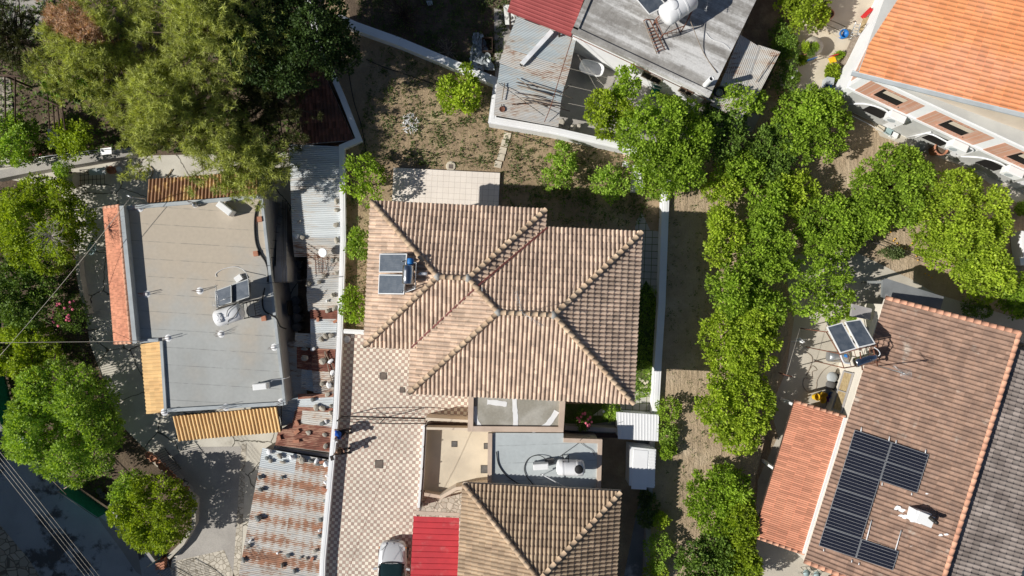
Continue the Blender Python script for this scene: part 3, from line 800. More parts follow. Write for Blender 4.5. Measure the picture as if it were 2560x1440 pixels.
def tank_mesh(mb, a, b, r, n=24, dome=.12):
    a, b = Vector(a), Vector(b); L = (b - a).length
    prof = [(0, -dome * .9), (r * .55, -dome * .75), (r * .86, -dome * .35), (r, dome * .15)]
    prof += [(r * 1.0, L * .3), (r * 1.0, L * .62)] + [(r, L - dome * .15), (r * .86, L + dome * .35), (r * .55, L + dome * .75), (0, L + dome * .9)]
    mb.lathe(a, prof, n, b - a)
# ================================================================== SETTING
mb = MB(); S = 400
mb.add([(-S, -S, LG - .02), (S, -S, LG - .02), (S, S, LG - .02), (-S, S, LG - .02)], [(0, 1, 2, 3)])
mb.build('ground', M['soil_dark'], struct=True)
WALL_L = [(752, -60), (795, 105), (852, 235), (898, 352), (856, 370), (859, 600), (852, 830), (841, 1040), (826, 1200), (808, 1400), (800, 1560)]
edge = [P(x, y, 0) for x, y in WALL_L]
mb = MB(); mb.prism([(p.x, p.y) for p in edge] + [(120, -60), (120, 120), (edge[0].x, 120)], LG - .5, 0)
mb.build('garden_terrace', M['soil'], struct=True)
mb = MB(); OZ = .55; mb.prism([P(x, y, OZ)[:2] for x, y in ((1671, 395), (1760, 450), (1950, 480), (1955, 640), (1972, 850), (1935, 1000), (1888, 1200), (1875, 1600), (1608, 1600), (1628, 1100), (1640, 1040))], -.2, OZ)
mb.build('orchard_terrace', M['soil_orchard'], struct=True)
ground('orchard_soil', [(1668, 440), (1900, 250), (2600, 330), (2700, 900), (2400, 1600), (1630, 1600), (1640, 1040)], .004, M['soil_orchard'])
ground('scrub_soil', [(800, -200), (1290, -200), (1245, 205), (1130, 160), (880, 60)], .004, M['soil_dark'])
ground('checker_paving', [(856, 822), (1250, 830), (1250, 1050), (1200, 1110), (1070, 1060), (1062, 1240), (1040, 1300), (1160, 1300), (1160, 1600), (795, 1600), (826, 1200), (841, 1040)], .006, M['checker'])
ground('grass_strip', [(1560, 640), (1652, 640), (1636, 1010), (1400, 1010), (1400, 1090), (1560, 1090)], .004, M['grass'])
ground('shaded_path', [(1590, 555), (1604, 530), (1625, 575), (1655, 580), (1648, 760), (1615, 700), (1596, 740), (1570, 700)], .008, M['pavers'])
ground('stone_path', [(1560, 978), (1642, 978), (1640, 1040), (1480, 1040)], .008, M['pavers'])
ground('courtyard_floor', [(1235, 20), (1450, 80), (1790, 240), (1900, 290), (1880, 330), (1570, 365), (1240, 310)], .006, M['concrete_dark'])
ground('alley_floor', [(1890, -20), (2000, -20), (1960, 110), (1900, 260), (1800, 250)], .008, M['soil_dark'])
ground('cream_terrace', [(1975, -40), (2230, -60), (2120, 215), (2060, 262), (2010, 235), (1950, 215), (1945, 130), (2000, 60)], .01, M['concrete_warm'])
ground('concrete_yard', [(1955, 640), (2130, 625), (2260, 690), (2420, 740), (2620, 790), (2620, 1600), (1870, 1600), (1895, 1200), (1945, 1090), (1925, 1020), (1965, 930), (1985, 800)], .008, M['concrete'])
ground('planting_strip', [(2120, 560), (2560, 690), (2560, 800), (2340, 735), (2180, 640)], .012, M['soil_orchard'])
ground('garden_patio', [(2200, 340), (2420, 420), (2560, 520), (2560, 470), (2300, 300), (2150, 250)], .01, M['concrete'])
ground('house_court_floor', [(1066, 1062), (1250, 1062), (1250, 1240), (1150, 1300), (1050, 1300)], .012, M['concrete_warm'])
ground('side_path', [(1400, 1080), (1560, 1085), (1600, 1110), (1600, 1240), (1560, 1440), (1550, 1600), (1650, 1600), (1630, 1100), (1640, 1040), (1400, 1070)], .007, M['tar'])
# lower lot
ground('lower_yard', [(-30, 395), (330, 390), (720, 380), (745, 640), (745, 1020), (690, 1120), (655, 1125), (640, 1200), (600, 1600), (392, 1600), (430, 1400), (480, 1330), (478, 1230), (370, 1130), (300, 1060), (225, 860), (190, 640), (150, 470), (-30, 440)], LG + .004, M['cracked'])
ground('driveway', [(470, 1118), (612, 1116), (590, 1600), (400, 1600), (440, 1395), (486, 1330), (484, 1220), (420, 1150)], LG + .010, M['concrete_dark'])
ground('yard_edging', [(604, 1110), (616, 1110), (594, 1600), (572, 1600)], LG + .016, M['stonepave_pale'])
ground('gateway_paving', [(440, 1402), (560, 1375), (590, 1450), (590, 1600), (470, 1600)], LG + .016, M['stonepave_pale'])
ground('road', [(-200, 1000), (-20, 1000), (60, 1090), (100, 1160), (250, 1270), (420, 1400), (470, 1600), (-200, 1700)], LG + .006, M['asphalt'])
ground('road_patch', [(240, 1285), (300, 1330), (345, 1385), (355, 1440), (340, 1430), (300, 1370), (255, 1310)], LG + .012, M['asphalt_pale'])
ground('side_road', [(-200, 940), (5, 940), (35, 1062), (-20, 1090), (-200, 1160)], LG + .014, M['asphalt_pale'])
ground('stone_pavement', [(-200, 1250), (0, 1312), (40, 1360), (70, 1395), (118, 1470), (118, 1600), (-200, 1600)], LG + .018, M['stonepave'])
ground('upper_lot', [(-100, -100), (120, -100), (110, 90), (20, 130), (-100, 140)], LG + .004, M['concrete_dark'])

# ------------------------------------------------------------------ boundary walls
def whitewall(name, label, line, h, width, z0=0.0, cope=True, m='white'):
    pts = [P(x, y, h) for x, y in line]
    c = sum(pts, Vector()) / len(pts); t = thing(name, label, 'wall', (c.x, c.y, z0))
    a = MB(); a.strip([(p.x, p.y) for p in pts], width, z0, h - .06); a.build('wall', M[m], t)
    b = MB(); b.strip([(p.x, p.y) for p in pts], width + .06, h - .06, h - .015)
    b.strip([(p.x, p.y) for p in pts], width * .55, h - .015, h); b.build('coping', M[m], t)
    return t
whitewall('garden_wall', 'long low white wall running between the rusty sheds and the checkered yard', [(752, -60), (797, 108), (853, 238), (897, 349), (854, 367), (857, 600), (849, 830), (839, 1040), (824, 1200), (806, 1400), (800, 1560)], .50, .27, LG)
whitewall('garden_wall', 'bluish shaded white wall slanting across the top of the garden', [(840, 42), (886, 63), (1000, 104), (1130, 158), (1250, 207)], .85, .42)
whitewall('garden_wall', 'bright white wall in front of the shed and the large leafy trees', [(1243, 210), (1230, 300), (1380, 326), (1560, 366), (1664, 398)], 1.2, .36)
whitewall('garden_wall', 'straight white wall between the shaded lawn and the orchard', [(1672, 398), (1665, 480), (1655, 760), (1646, 900), (1638, 1040)], .85, .36)
whitewall('garden_wall', 'grey block wall below the white cabinet at the orchard edge', [(1632, 1100), (1622, 1300), (1612, 1600)], .75, .22, 0, m='grey_render')
whitewall('garden_wall', 'short white cross wall at the corner of the checkered paving', [(858, 828), (914, 831)], .45, .2)

# ------------------------------------------------------------------ MAIN HOUSE
TH = R(-2.7)
t = thing('tiled_house', 'large beige house with two overlapping barrel tiled hip roofs in the middle', 'house', P(1270, 750, 0))
def block(corner_px, W, D, z, rise, tname, ridge, seed, mt, ang=TH, skip=()):
    T, TL, TR, BR, BL, R0, R1 = hip_roof(P(*corner_px, z), W, D, ang, z, rise)
    rb = MB()
    if W >= D:
        fs = [([TL, TR, R1, R0], (0, 1)), ([BR, BL, R0, R1], (0, 1)), ([BL, TL, R0], (0, 1)), ([TR, BR, R1], (0, 1))]
    else:
        fs = [([TL, TR, R0], (0, 1)), ([BR, BL, R1], (0, 1)), ([BL, TL, R0, R1], (0, 1)), ([TR, BR, R1, R0], (0, 1))]
    for i, (pl, ev) in enumerate(fs): tile_plane(rb, pl, ev, seed=seed + i, over=.02)
    rb.build('roof', M[mt], tname)
    # underside/backing so that the roof is solid
    ub = MB(); dz = Vector((0, 0, -.10))
    for pl, ev in fs: ub.add([p + dz for p in pl], [tuple(range(len(pl)))])
    ub.strip([(p.x, p.y) for p in (TL, TR, BR, BL, TL)], .12, z - .22, z - .09)
    ub.add([p + Vector((0, 0, -.2)) for p in (TL, TR, BR, BL)], [(0, 1, 2, 3)])
    ub.build('eaves', M['cream'], tname)
    cb = MB(); 
    lines = [(TL, R0), (BL, R0), (TR, R1), (BR, R1), (R0, R1)] if W >= D else [(TL, R0), (TR, R0), (BL, R1), (BR, R1), (R0, R1)]
    for i, (a, b) in enumerate(lines): 
        if i not in skip: caps(cb, a + Vector((0, 0, .115)), b + Vector((0, 0, .115)), .13, .38, seed + i)
    cb.build('ridge_tiles', M[ridge], tname)
    for p in (R0, R1):
        mo = MB(); mo.lathe(p + Vector((0, 0, .02)), [(.22, 0), (.18, .12), (.1, .2), (0, .22)], 12); mo.build('mortar_cap', M['mortar'], tname)
    w = MB(); o = .75; w.prism([T(o, o, 0)[:2], T(W - o, o, 0)[:2], T(W - o, D - o, 0)[:2], T(o, D - o, 0)[:2]], 0, z - .2)
    w.build('wall', M['cream'], tname)
    return T, TL, TR, BR, BL, R0, R1
A = block((928, 503), 9.45, 7.85, 4.6, 1.42, t, 'ridge_a', 10, 'tile_a')
W2 = 12.15; D2 = 9.28
tr = P(1604, 580, 4.6); c2 = Vector((tr.x - W2 * math.cos(TH), tr.y - W2 * math.sin(TH), 4.6))
c2px = (1280 + c2.x * FP / (CH - 4.6), 720 - c2.y * FP / (CH - 4.6))
B = block(c2px, W2, D2, 4.6, 1.69, t, 'ridge_a', 30, 'tile_a')
# valley flashings where the two roofs meet (45 degrees in plan)
sl = 1.69 / (D2 / 2); vb = MB()
v0 = P(1029, 868, 4.62); ca, sa = math.cos(TH + R(45)), math.sin(TH + R(45)); Lv = 4.95
v1 = v0 + Vector((ca * Lv, sa * Lv, Lv * math.sqrt(.5) * sl))
w0 = P(1368, 569, 4.62); vv = (w0 - v1); Lw = math.hypot(vv.x, vv.y)
for a, b in ((v0, v1), (w0, v1)):
    d = (b - a).normalized(); s_ = d.cross(Vector((0, 0, 1))).normalized()
    vb.obox((a + b) / 2 + Vector((0, 0, .10)), d, s_, s_.cross(d), (b - a).length / 2, .04, .01)
vb.build('valley_flashing', M['flash_red'], t)
win = MB()
for (x, y, w, h, ax) in ((1.9, 0, 1.4, 1.2, 'y'), (5.2, 0, 1.4, 1.2, 'y')):
    c = A[0](x, A[5].z * 0 + 7.85 - .75 + .01, 0); win.box((c.x, c.y, 1.9), (w, .05, h), TH)
for d_ in (2.2, 6.2):
    c = B[0](W2 - .75 + .01, d_, 0); win.box((c.x, c.y, 1.9), (.05, 1.3, 1.2), TH)
win.build('window', M['glass'], t)
dr = MB(); c = B[0](2.0, D2 - .75 + .02, 0); dr.box((c.x, c.y, 1.1), (1.1, .06, 2.2), TH); dr.build('door', M['wood'], t)
tag(ground('x', [(984, 419), (1250, 432), (1244, 560), (978, 545)], .19, M['patio']), 'pale square tiled patio platform behind the tiled house', 'patio')
o = bpy.data.objects['x']; o.name = 'patio_platform'; del o['kind']
pb = MB(); pb.prism([P(x, y, .18)[:2] for x, y in ((984, 419), (1250, 432), (1244, 560), (978, 545))], 0, .185); k_ = pb.build('platform_side', M['grey_render'], None)
k_.location = k_.location; k_.parent = o; k_.matrix_parent_inverse = Matrix.Identity(4)

def sloped(A_, x, y, dz=0):
    """point on the west face of roof block A at photo position"""
    z = 4.7
    for _ in range(4):
        p = P(x, y, z); l = A_[1]; d = (p.x - l.x) * math.cos(TH) + (p.y - l.y) * math.sin(TH)
        z = 4.6 + d * .364 + .05
    return P(x, y, z + dz)
# solar water heater on the west slope
t = thing('solar_water_heater', 'solar heater with two grey collectors and steel tank on the middle roof', 'solar heater', sloped(A, 985, 685))
fr, gl, br = MB(), MB(), MB()
for i, ((x0, y0), (x1, y1), (x2, y2), (x3, y3)) in enumerate((((949, 634), (1017, 634), (1014, 681), (947, 681)), ((947, 686), (1013, 687), (1010, 736), (945, 735)))):
    pts = [sloped(A, x, y, .15 + (.42 if x > 980 else 0)) for x, y in ((x0, y0), (x1, y1), (x2, y2), (x3, y3))]
    f_, g_, b_ = MB(), MB(), MB(); collector(f_, g_, b_, *pts, bars=11); 
    c_ = f_.build('collector', M['white_clean'] if 0 else M['steel'], t); g_.build('glass', M['collector'], c_)
    bb_ = b_.build('absorber_bar', M['absorber'], c_); bb_['kind'] = 'stuff'
a, b = sloped(A, 1021, 664, .75), sloped(A, 1019, 709, .75)
tb = MB(); tank_mesh(tb, a, b, .30, 28, .06); tb.build('tank', M['chrome'], t)
tb = MB(); d_ = (a - b).normalized(); tank_mesh(tb, a + d_ * .1 + Vector((.1, 0, 0)), a + d_ * .36 + Vector((.1, 0, 0)), .17, 16, .05); tb.build('header_tank', M['blue'], t)
fb = MB()
for x, y in ((1010, 655), (1041, 657), (1010, 728), (1038, 716)):
    p = sloped(A, x, y); fb.tube([p, p + Vector((0, 0, .75))], .025)
p = [sloped(A, x, y, .7) for x, y in ((1010, 655), (1041, 657), (1038, 718), (1010, 728))]
fb.tube(p + [p[0]], .022); fb.tube([sloped(A, 1013, 731, .5), sloped(A, 1038, 722, .35), sloped(A, 1039, 712, .5)], .03)
fb.build('stand', M['steel'], t)
tb = MB(); tb.tube([sloped(A, 1044, 686, .3), sloped(A, 1052, 684, .25), sloped(A, 1068, 684, .2)], [.03, .09, .09], 8); tb.build('expansion_pipe', M['pvc'], t)
# television antenna on the ridge
def antenna(name, label, base, top, boom, els, m='steel', cat='antenna', el=.28, r=.018, reflector=None):
    t = thing(name, label, cat, base); a = MB(); a.tube([base, top], r, 7); a.build('mast', M[m], t)
    b = MB()
    for p, q, n_, e_ in boom:
        p, q = Vector(p), Vector(q); b.tube([p, q], .014, 5); d = (q - p).normalized(); s = d.cross(Vector((0, 0, 1))).normalized()
        for i in range(n_):
            c = p.lerp(q, (i + .5) / n_); b.tube([c - s * e_, c + s * e_], .008, 4)
    b.build('boom', M[m], t); return t
pb_ = P(1308, 782, 6.28); tp = P(1302, 768, 8.0)
antenna('television_antenna', 'thin television antenna standing on the ridge of the middle roof', Vector((pb_.x, pb_.y, 6.25)), Vector((pb_.x, pb_.y, 8.1)),
        [((pb_.x - .05, pb_.y, 7.9), (pb_.x - .35, pb_.y + 1.15, 7.95), 9, .14), ((pb_.x, pb_.y, 7.5), (pb_.x + 1.0, pb_.y - .6, 7.5), 8, .16)], 0)
cable('loose_cable', 'white loop of cable hanging over the valley of the middle roof', [P(1205, 718, 6.2), P(1204, 745, 5.9), P(1190, 770, 5.8), P(1170, 786, 5.65), P(1158, 786, 5.6)], .012, 'pvc')

# ------------------------------------------------------------------ FLAT ROOFED CREAM HOUSE with its hip roof
ZS = 2.6
t = thing('cream_house', 'cream house with pale flat roof terraces and a brown hip roof at the lower edge', 'house', P(1330, 1120, 0))
def flatroof(parent, outer, z, par_w, par_h, mroof, mpar, edges, wall=None, z0=0.0, wallm='cream', th=.18):
    o_ = [P(x, y, z + par_h) for x, y in outer]; n = len(o_)
    b = MB(); b.prism([p[:2] for p in o_], z - th, z); b.build('roof_slab', M[mroof], parent)
    cen = sum(o_, Vector()) / n
    for i in edges:
        c = MB()
        a, q = o_[i], o_[(i + 1) % n]; d = (q - a).normalized(); s = Vector((-d.y, d.x, 0))
        if (cen - a).dot(s) < 0: s = -s
        c.obox((a + q) / 2 + s * (par_w / 2 - .01 - .003 * i) + Vector((0, 0, -par_h / 2 - .05 + .004 * i)), d, s, (0, 0, 1), (q - a).length / 2 + (.0 if i % 2 else par_w * 0), par_w / 2, par_h / 2 + .052)
        c.build('parapet', M[mpar], parent)
    if wall is not None:
        w = MB(); oo = []
        for p in o_: d = (cen - p); oo.append(p + Vector((math.copysign(wall, d.x), math.copysign(wall, d.y), 0)))
        w.prism([p[:2] for p in oo], z0, z - th - .002); w.build('wall', M[wallm], parent)
# upper roof with white sealant strips, lower L-shaped roof
flatroof(t, [(1172, 975), (1414, 985), (1408, 1080), (1170, 1078)], ZS + .05, .30, .16, 'slab_stained', 'beige', (1, 2, 3), .12)
flatroof(t, [(1221, 1083), (1409, 1084), (1409, 1096), (1505, 1099), (1500, 1260), (1219, 1260)], ZS - .02, .24, .12, 'felt_light', 'beige', (2, 3, 5), .14)
sb = MB(); z_ = ZS + .062
def strip_px(pts, w, z):
    ws = [P(x, y, z) for x, y in pts]; ws = smooth(ws, 4)
    for i in range(len(ws) - 1):
        pass
    L_, R_ = [], []
    for i, p in enumerate(ws):
        d = (ws[min(i + 1, len(ws) - 1)] - ws[max(i - 1, 0)]); d.z = 0; d.normalize(); s = Vector((-d.y, d.x, 0)); ww = w * (.85 + .3 * random.random()) / 2
        L_.append(p + s * ww); R_.append(p - s * ww)
    o = len(sb.v); sb.add(L_ + R_, [(i, i + 1, len(ws) + i + 1, len(ws) + i) for i in range(len(ws) - 1)])
strip_px([(1187, 1016), (1188, 1040), (1192, 1055), (1206, 1073)], .26, z_)
strip_px([(1218, 1005), (1240, 1007), (1267, 1011)], .28, z_ + .001)
strip_px([(1286, 993), (1287, 1020), (1289, 1045), (1288, 1074)], .28, z_ + .002)
strip_px([(1330, 1075), (1360, 1068), (1378, 1050), (1392, 1028)], .30, z_ + .003)
sb.add([P(1184, 992, z_) + Vector((math.cos(i * .6) * .12, math.sin(i * .6) * .12, 0)) for i in range(10)], [tuple(range(10))])
sb.build('sealant_strip', M['white_seal'], t)
def hip2():
    z = 3.4; ang = R(-3.0)
    tl = P(1158, 1209, z); W = (P(1551, 1230, z) - tl).length
    return block((1158, 1209), W, 13.5, z, 1.75, t, 'ridge_a', 60, 'tile_b', ang)
H2 = hip2()
cable('roof_hose', 'short black hose curving over the left of the pale flat roof', [P(1241, 1129, ZS + .05), P(1246, 1160, ZS + .03), P(1262, 1185, ZS + .03), P(1284, 1202, ZS + .03), P(1305, 1214, ZS + .05)], .028)
cable('roof_hose', 'longer black hose looping beside the air conditioner on the pale flat roof', [P(1335, 1214, ZS + .05), P(1316, 1190, ZS + .03), P(1311, 1168, ZS + .03), P(1322, 1146, ZS + .03), P(1345, 1138, ZS + .04), P(1362, 1146, ZS + .2), P(1366, 1160, ZS + .3)], .022)
cable('roof_cable', 'thin cable arching from the parapet to the white water tank', [P(1475, 1091, ZS + .2), P(1455, 1097, ZS + .15), P(1443, 1110, ZS + .05), P(1415, 1130, ZS + .05), P(1390, 1148, ZS + .1), P(1378, 1160, ZS + .3)], .012)
cable('roof_cable', 'thin cable curving down the right end of the pale flat roof', [P(1450, 1105, ZS + .05), P(1462, 1115, ZS + .03), P(1480, 1126, ZS + .03), P(1486, 1140, ZS + .03)], .012)
t = thing('water_tank', 'white horizontal water tank with black lid on the pale flat roof', 'water tank', P(1425, 1170, ZS))
tb = MB(); tank_mesh(tb, P(1396, 1168, ZS + .62), P(1456, 1170, ZS + .62), .44, 28, .14)
for x in (1404, 1440):
    p, q = P(x, 1169, ZS + .62), P(x + 4, 1169, ZS + .62); tb.cyl(p, q, .455, .455, 28, True)
tb.build('tank', M['plastic_white'], t)
tb = MB(); tb.lathe(P(1447, 1173, ZS + 1.0), [(.24, 0), (.24, .1), (.2, .13), (0, .15)], 24); tb.build('lid', M['black'], t)
tb = MB()
for x in (1402, 1448): tb.box(P(x, 1169, ZS + .1), (.12, .8, .2))
tb.build('support', M['mortar'], t)
t = thing('steel_rack', 'small dark metal frame leaning on the white tank', 'rack', P(1415, 1147, ZS))
tb = MB(); q = [P(1406, 1138, ZS + .05), P(1408, 1155, ZS + .9), P(1422, 1155, ZS + .9), P(1421, 1138, ZS + .05)]
tb.tube(q + [q[0]], .022); tb.tube([q[0].lerp(q[1], .5), q[3].lerp(q[2], .5)], .02); tb.build('frame', M['dark_metal'], t)

def ac_unit(label, c, rz, size=(.85, .32, .6), name='air_conditioner', group=None):
    t = local_thing(name, label, 'air conditioner', c, rz, group)
    b = MB(); w, d, h = size; b.box((0, 0, h / 2 + .06), (w, d, h)); b.box((0, 0, h + .068), (w - .06, d - .06, .016))
    b.build('casing', M['white_clean'], t)
    f = MB(); f.cyl((-w * .14, -d / 2 - .012, h / 2 + .06), (-w * .14, -d / 2 + .0, h / 2 + .06), h * .36, h * .36, 24)
    f.build('fan_grille', M['parapet'], t)
    f = MB(); [f.box((x, 0, .03), (.06, d + .1, .06)) for x in (-w * .36, w * .36)]; f.build('foot', M['steel'], t)
    return t
ac_unit('white air conditioner beside the white tank on the pale flat roof', P(1351, 1160, ZS), R(4))
bx = MB(); bx.box(P(1374, 1153, ZS + .15), (.52, .3, .12), R(8)); tag(bx.build('concrete_block', M['manhole_grey']), 'dark low box between the air conditioner and the white tank', 'box')
t = thing('roof_pole', 'slim white pole with small bracket leaning over the pale flat roof', 'pole', P(1412, 1218, ZS))
tb = MB(); tb.tube([P(1414, 1218, ZS + .1), P(1360, 1189, ZS + .75)], .028); tb.build('pole', M['pvc'], t)
tb = MB(); tb.tube([P(1362, 1190, ZS + .72), P(1357, 1186, ZS + .7), P(1352, 1186, ZS + .5)], .045); tb.tube([P(1357, 1186, ZS + .7), P(1357, 1187, ZS)], .02); tb.build('bracket', M['steel'], t)
# courtyard wall, louvred fence, gate pillars
t = thing('louvred_fence', 'brown louvred metal fence on a low white wall beside the cream court', 'fence', P(1062, 1160, 0))
w = MB(); w.strip([P(1062, 1062, .3)[:2], P(1055, 1190, .3)[:2], P(1048, 1270, .3)[:2]], .24, 0, .3); w.build('base_wall', M['white'], t)
w = MB()
for i in range(13):
    z = .32 + i * .032; w.strip([P(1064, 1064, .5)[:2], P(1057, 1190, .5)[:2], P(1051, 1268, .5)[:2]], .03, z, z + .018)
w.build('louvre', M['wood_dark'], t)
for x, y in ((1064, 1064), (1061, 1115), (1058, 1170), (1054, 1225), (1051, 1268)):
    w = MB(); p = P(x, y, .5); w.box((p.x, p.y, .54), (.06, .06, .5)); w.build('post', M['wood_dark'], t)
t = thing('court_wall', 'cream wall with recessed window slot between checkered yard and court', 'wall', P(1120, 1065, 0))
w = MB(); w.prism([P(x, y, 1.3)[:2] for x, y in ((1064, 1044), (1172, 1050), (1172, 1056), (1064, 1051))], 0, 1.3)
w.prism([P(x, y, 1.0)[:2] for x, y in ((1066, 1068), (1172, 1070), (1172, 1076), (1066, 1074))], 0, 1.0)
w.build('wall', M['cream'], t)
w = MB(); w.prism([P(x, y, .3)[:2] for x, y in ((1068, 1056), (1168, 1060), (1168, 1066), (1068, 1064))], .02, .3); w.build('planter_bed', M['wood_dark'], t)
t = thing('sliding_gate', 'thin arched metal gate between the long white wall and the cream court', 'gate', P(950, 1050, 0))
g = MB(); a, b = P(842, 1052, 1.4), P(1064, 1058, 1.4); a.z = b.z = .1
arc = [a.lerp(b, i / 16) + Vector((0, 0, 1.35 + .35 * math.sin(math.pi * i / 16))) for i in range(17)]
g.tube(arc, .028); g.tube([a, b], .028); g.tube([a + Vector((0, 0, .62)), b + Vector((0, 0, .62))], .018)
for i in range(0, 17, 8): g.tube([a.lerp(b, i / 16), arc[i]], .028)
g.tube([a.lerp(b, .28), arc[8]], .014); g.tube([arc[0], a.lerp(b, .5)], .014); g.tube([arc[8], a.lerp(b, .75)], .014)
g.build('frame', M['dark_metal'], t)
t = thing('front_wall', 'low cream kerb wall slanting down to the brown hip roof', 'wall', P(1130, 1225, 0))
w = MB(); w.strip([P(1100, 1245, .9)[:2], P(1140, 1222, .9)[:2], P(1222, 1212, .9)[:2]], .2, 0, .9); w.build('wall', M['cream'], t)
w = MB(); w.strip([P(1058, 1240, .95)[:2], P(1100, 1247, .95)[:2]], .2, 0, .6); w.build('return_wall', M['beige'], t)
ground('entry_paving', [(1052, 1232), (1170, 1232), (1170, 1300), (1050, 1300)], .02, M['stonepave_pale'])
# red carport
t = thing('carport', 'bright red ribbed metal carport roof next to the silver car', 'carport', P(1090, 1360, 0))
cb = MB(); z = 2.55; cb.corr(P(1034, 1290, z), P(1148, 1294, z + .12), P(1142, 1600, z + .12), P(1018, 1600, z), pitch=.335, amp=.035, spp=12, box_rib=True); cb.build('roof', M['sheet_red'], t)
cb = MB(); cb.slab([P(1035, 1277, z + .06), P(1150, 1283, z + .18), P(1149, 1291, z + .18), P(1034, 1286, z + .06)], .06); cb.build('edge_flashing', M['beige'], t)
cb = MB()
for x, y in ((1044, 1290), (1030, 1500)): p = P(x, y, z); cb.box((p.x, p.y, z / 2), (.1, .1, z - .1))
cb.build('post', M['steel'], t)
# manhole covers
for lab, x, y, s, z, m in (('square brown manhole cover below the red valley of the middle roof', 958, 940, .36, .012, 'manhole'), ('square brown manhole cover in the lower checkered yard left of the fence', 948, 1160, .42, .012, 'manhole'),
                     ('small brown drain cover under the lower left corner of the middle roof', 1006, 975, .25, .012, 'manhole'), ('left small grey cover in the cream court', 1136, 1110, .29, .02, 'manhole_grey'),
                     ('right small grey cover in the cream court near the flat roof', 1217, 1115, .29, .02, 'manhole_grey'), ('largest grey cover in the cream court', 1212, 1173, .42, .02, 'manhole_grey'),
                     ('brown cover in a round concrete surround behind the patio', 1127, 416, .26, .06, 'manhole')):
    p = P(x, y, z); tt = thing('manhole_cover', lab, 'manhole cover', p); b = MB(); b.box((p.x, p.y, z), (s, s, .012), TH); b.build('cover', M[m], tt)
    b = MB()
    if y == 416: b.lathe((p.x, p.y + .02, 0), [(.3, 0), (.3, .045), (.26, .05), (0, .05)], 20); b.build('surround', M['concrete_warm'], tt)
    else:
        for dx, dy, lx, ly in ((1, 0, .03, s + .06), (-1, 0, .03, s + .06), (0, 1, s + .06, .03), (0, -1, s + .06, .03)):
            b.obox((p.x + dx * (s / 2 + .02), p.y + dy * (s / 2 + .02), z - .001), (1, 0, 0), (0, 1, 0), (0, 0, 1), lx / 2, ly / 2, .005)
        b.build('rim', M['dark_metal'], tt)
# white garden shed and cabinet
t = thing('garden_shed', 'white ribbed metal shed roof at the end of the long right wall', 'shed', P(1590, 1060, 0))
cb = MB(); z = 1.15; q = [P(1541, 1030, z + .1), P(1647, 1037, z), P(1645, 1103, z), P(1545, 1097, z + .1)]
cb.corr(q[3], q[0], q[1], q[2], pitch=.17, amp=.010, spp=8, box_rib=True); cb.build('roof', M['sheet_white'], t)
cb = MB(); cb.prism([(q[i].x + (.06 if i in (0, 3) else -.06), q[i].y + (-.06 if i < 2 else .06)) for i in range(4)], 0, z - .05); cb.build('wall', M['white'], t)
t = thing('storage_cabinet', 'tall white cabinet with lighter sliding lid below the white shed', 'cabinet', P(1606, 1168, 0))
cb = MB(); z = 1.45; q = [P(1575, 1117, z), P(1640, 1124, z), P(1636, 1220, z), P(1573, 1214, z)]
cb.prism([p[:2] for p in q], .05, z); cb.build('casing', M['white_clean'], t)
cb = MB(); q2 = [P(1584, 1124, z), P(1620, 1127, z), P(1616, 1224, z), P(1578, 1222, z)]; cb.prism([p[:2] for p in q2], z - .04, z + .03); cb.build('lid', M['sheet_white'], t)
cb = MB()
for i in range(12):
    a, b = P(1622, 1130 + i * 7.5, z), P(1637, 1131 + i * 7.5, z); cb.box(((a.x + b.x) / 2, a.y, z + .01), (.36, .13, .03))
cb.build('slat', M['white_clean'], t)
w = MB(); w.strip([P(x, y, .8)[:2] for x, y in ((1412, 1070), (1545, 1076))], .25, 0, .8); tag(w.build('garden_wall', M['grey_render']), 'grey low wall between the pink rose bed and the dark path', 'wall')
ground('dark_path', [(1410, 1080), (1600, 1085), (1600, 1096), (1410, 1092)], .02, M['brown_path'])
st = MB()
# ================================================================== LEFT FLAT ROOFED HOUSE
ZB = 1.5
t = thing('flat_roofed_house', 'long house with grey felt flat roof left of the rusty sheds', 'house', P(520, 770, LG))
out = [(312, 516), (655, 487), (714, 1012), (411, 1030), (400, 853), (345, 857)]
ow = [P(x, y, ZB + .12) for x, y in out]
b = MB(); b.prism([p[:2] for p in ow], ZB - .25, ZB); b.build('roof_slab', M['felt'], t)
b = MB(); cen = P(530, 760, ZB)
for i, n_ in ((0, .22), (1, .16), (2, .2), (3, .16), (4, .2)):
    a, q = ow[i], ow[(i + 1) % 6]; d = (q - a).normalized(); s = Vector((-d.y, d.x, 0))
    if (cen - (a + q) / 2).dot(s) < 0: s = -s
    b.obox((a + q) / 2 + s * (n_ / 2 - .02) + Vector((0, 0, -.10)), d, s, (0, 0, 1), (q - a).length / 2 - (.0 if i in (1, 3) else .1), n_ / 2, .11)
a, q = ow[5], ow[0]; d = (q - a).normalized(); s = Vector((-d.y, d.x, 0)); 
b.obox((a + q) / 2 + Vector((0, 0, .08)), d, s, (0, 0, 1), (q - a).length / 2, .12, .27)
b.build('parapet', M['parapet'], t)
b = MB(); b.prism([(p + (cen - p).normalized() * .12)[:2] for p in ow], LG, ZB - .252); b.build('wall', M['grey_render'], t)
b = MB(); c = P(704, 772, ZB); b.box((c.x - .02, c.y, -.1), (.06, .9, .9), R(6)); b.build('window', M['void'], t)
b = MB(); c = P(380, 945, ZB); b.box((c.x - .35, c.y, LG + 1.1), (.06, 1.0, 2.1), R(3)); b.build('door', M['wood'], t)
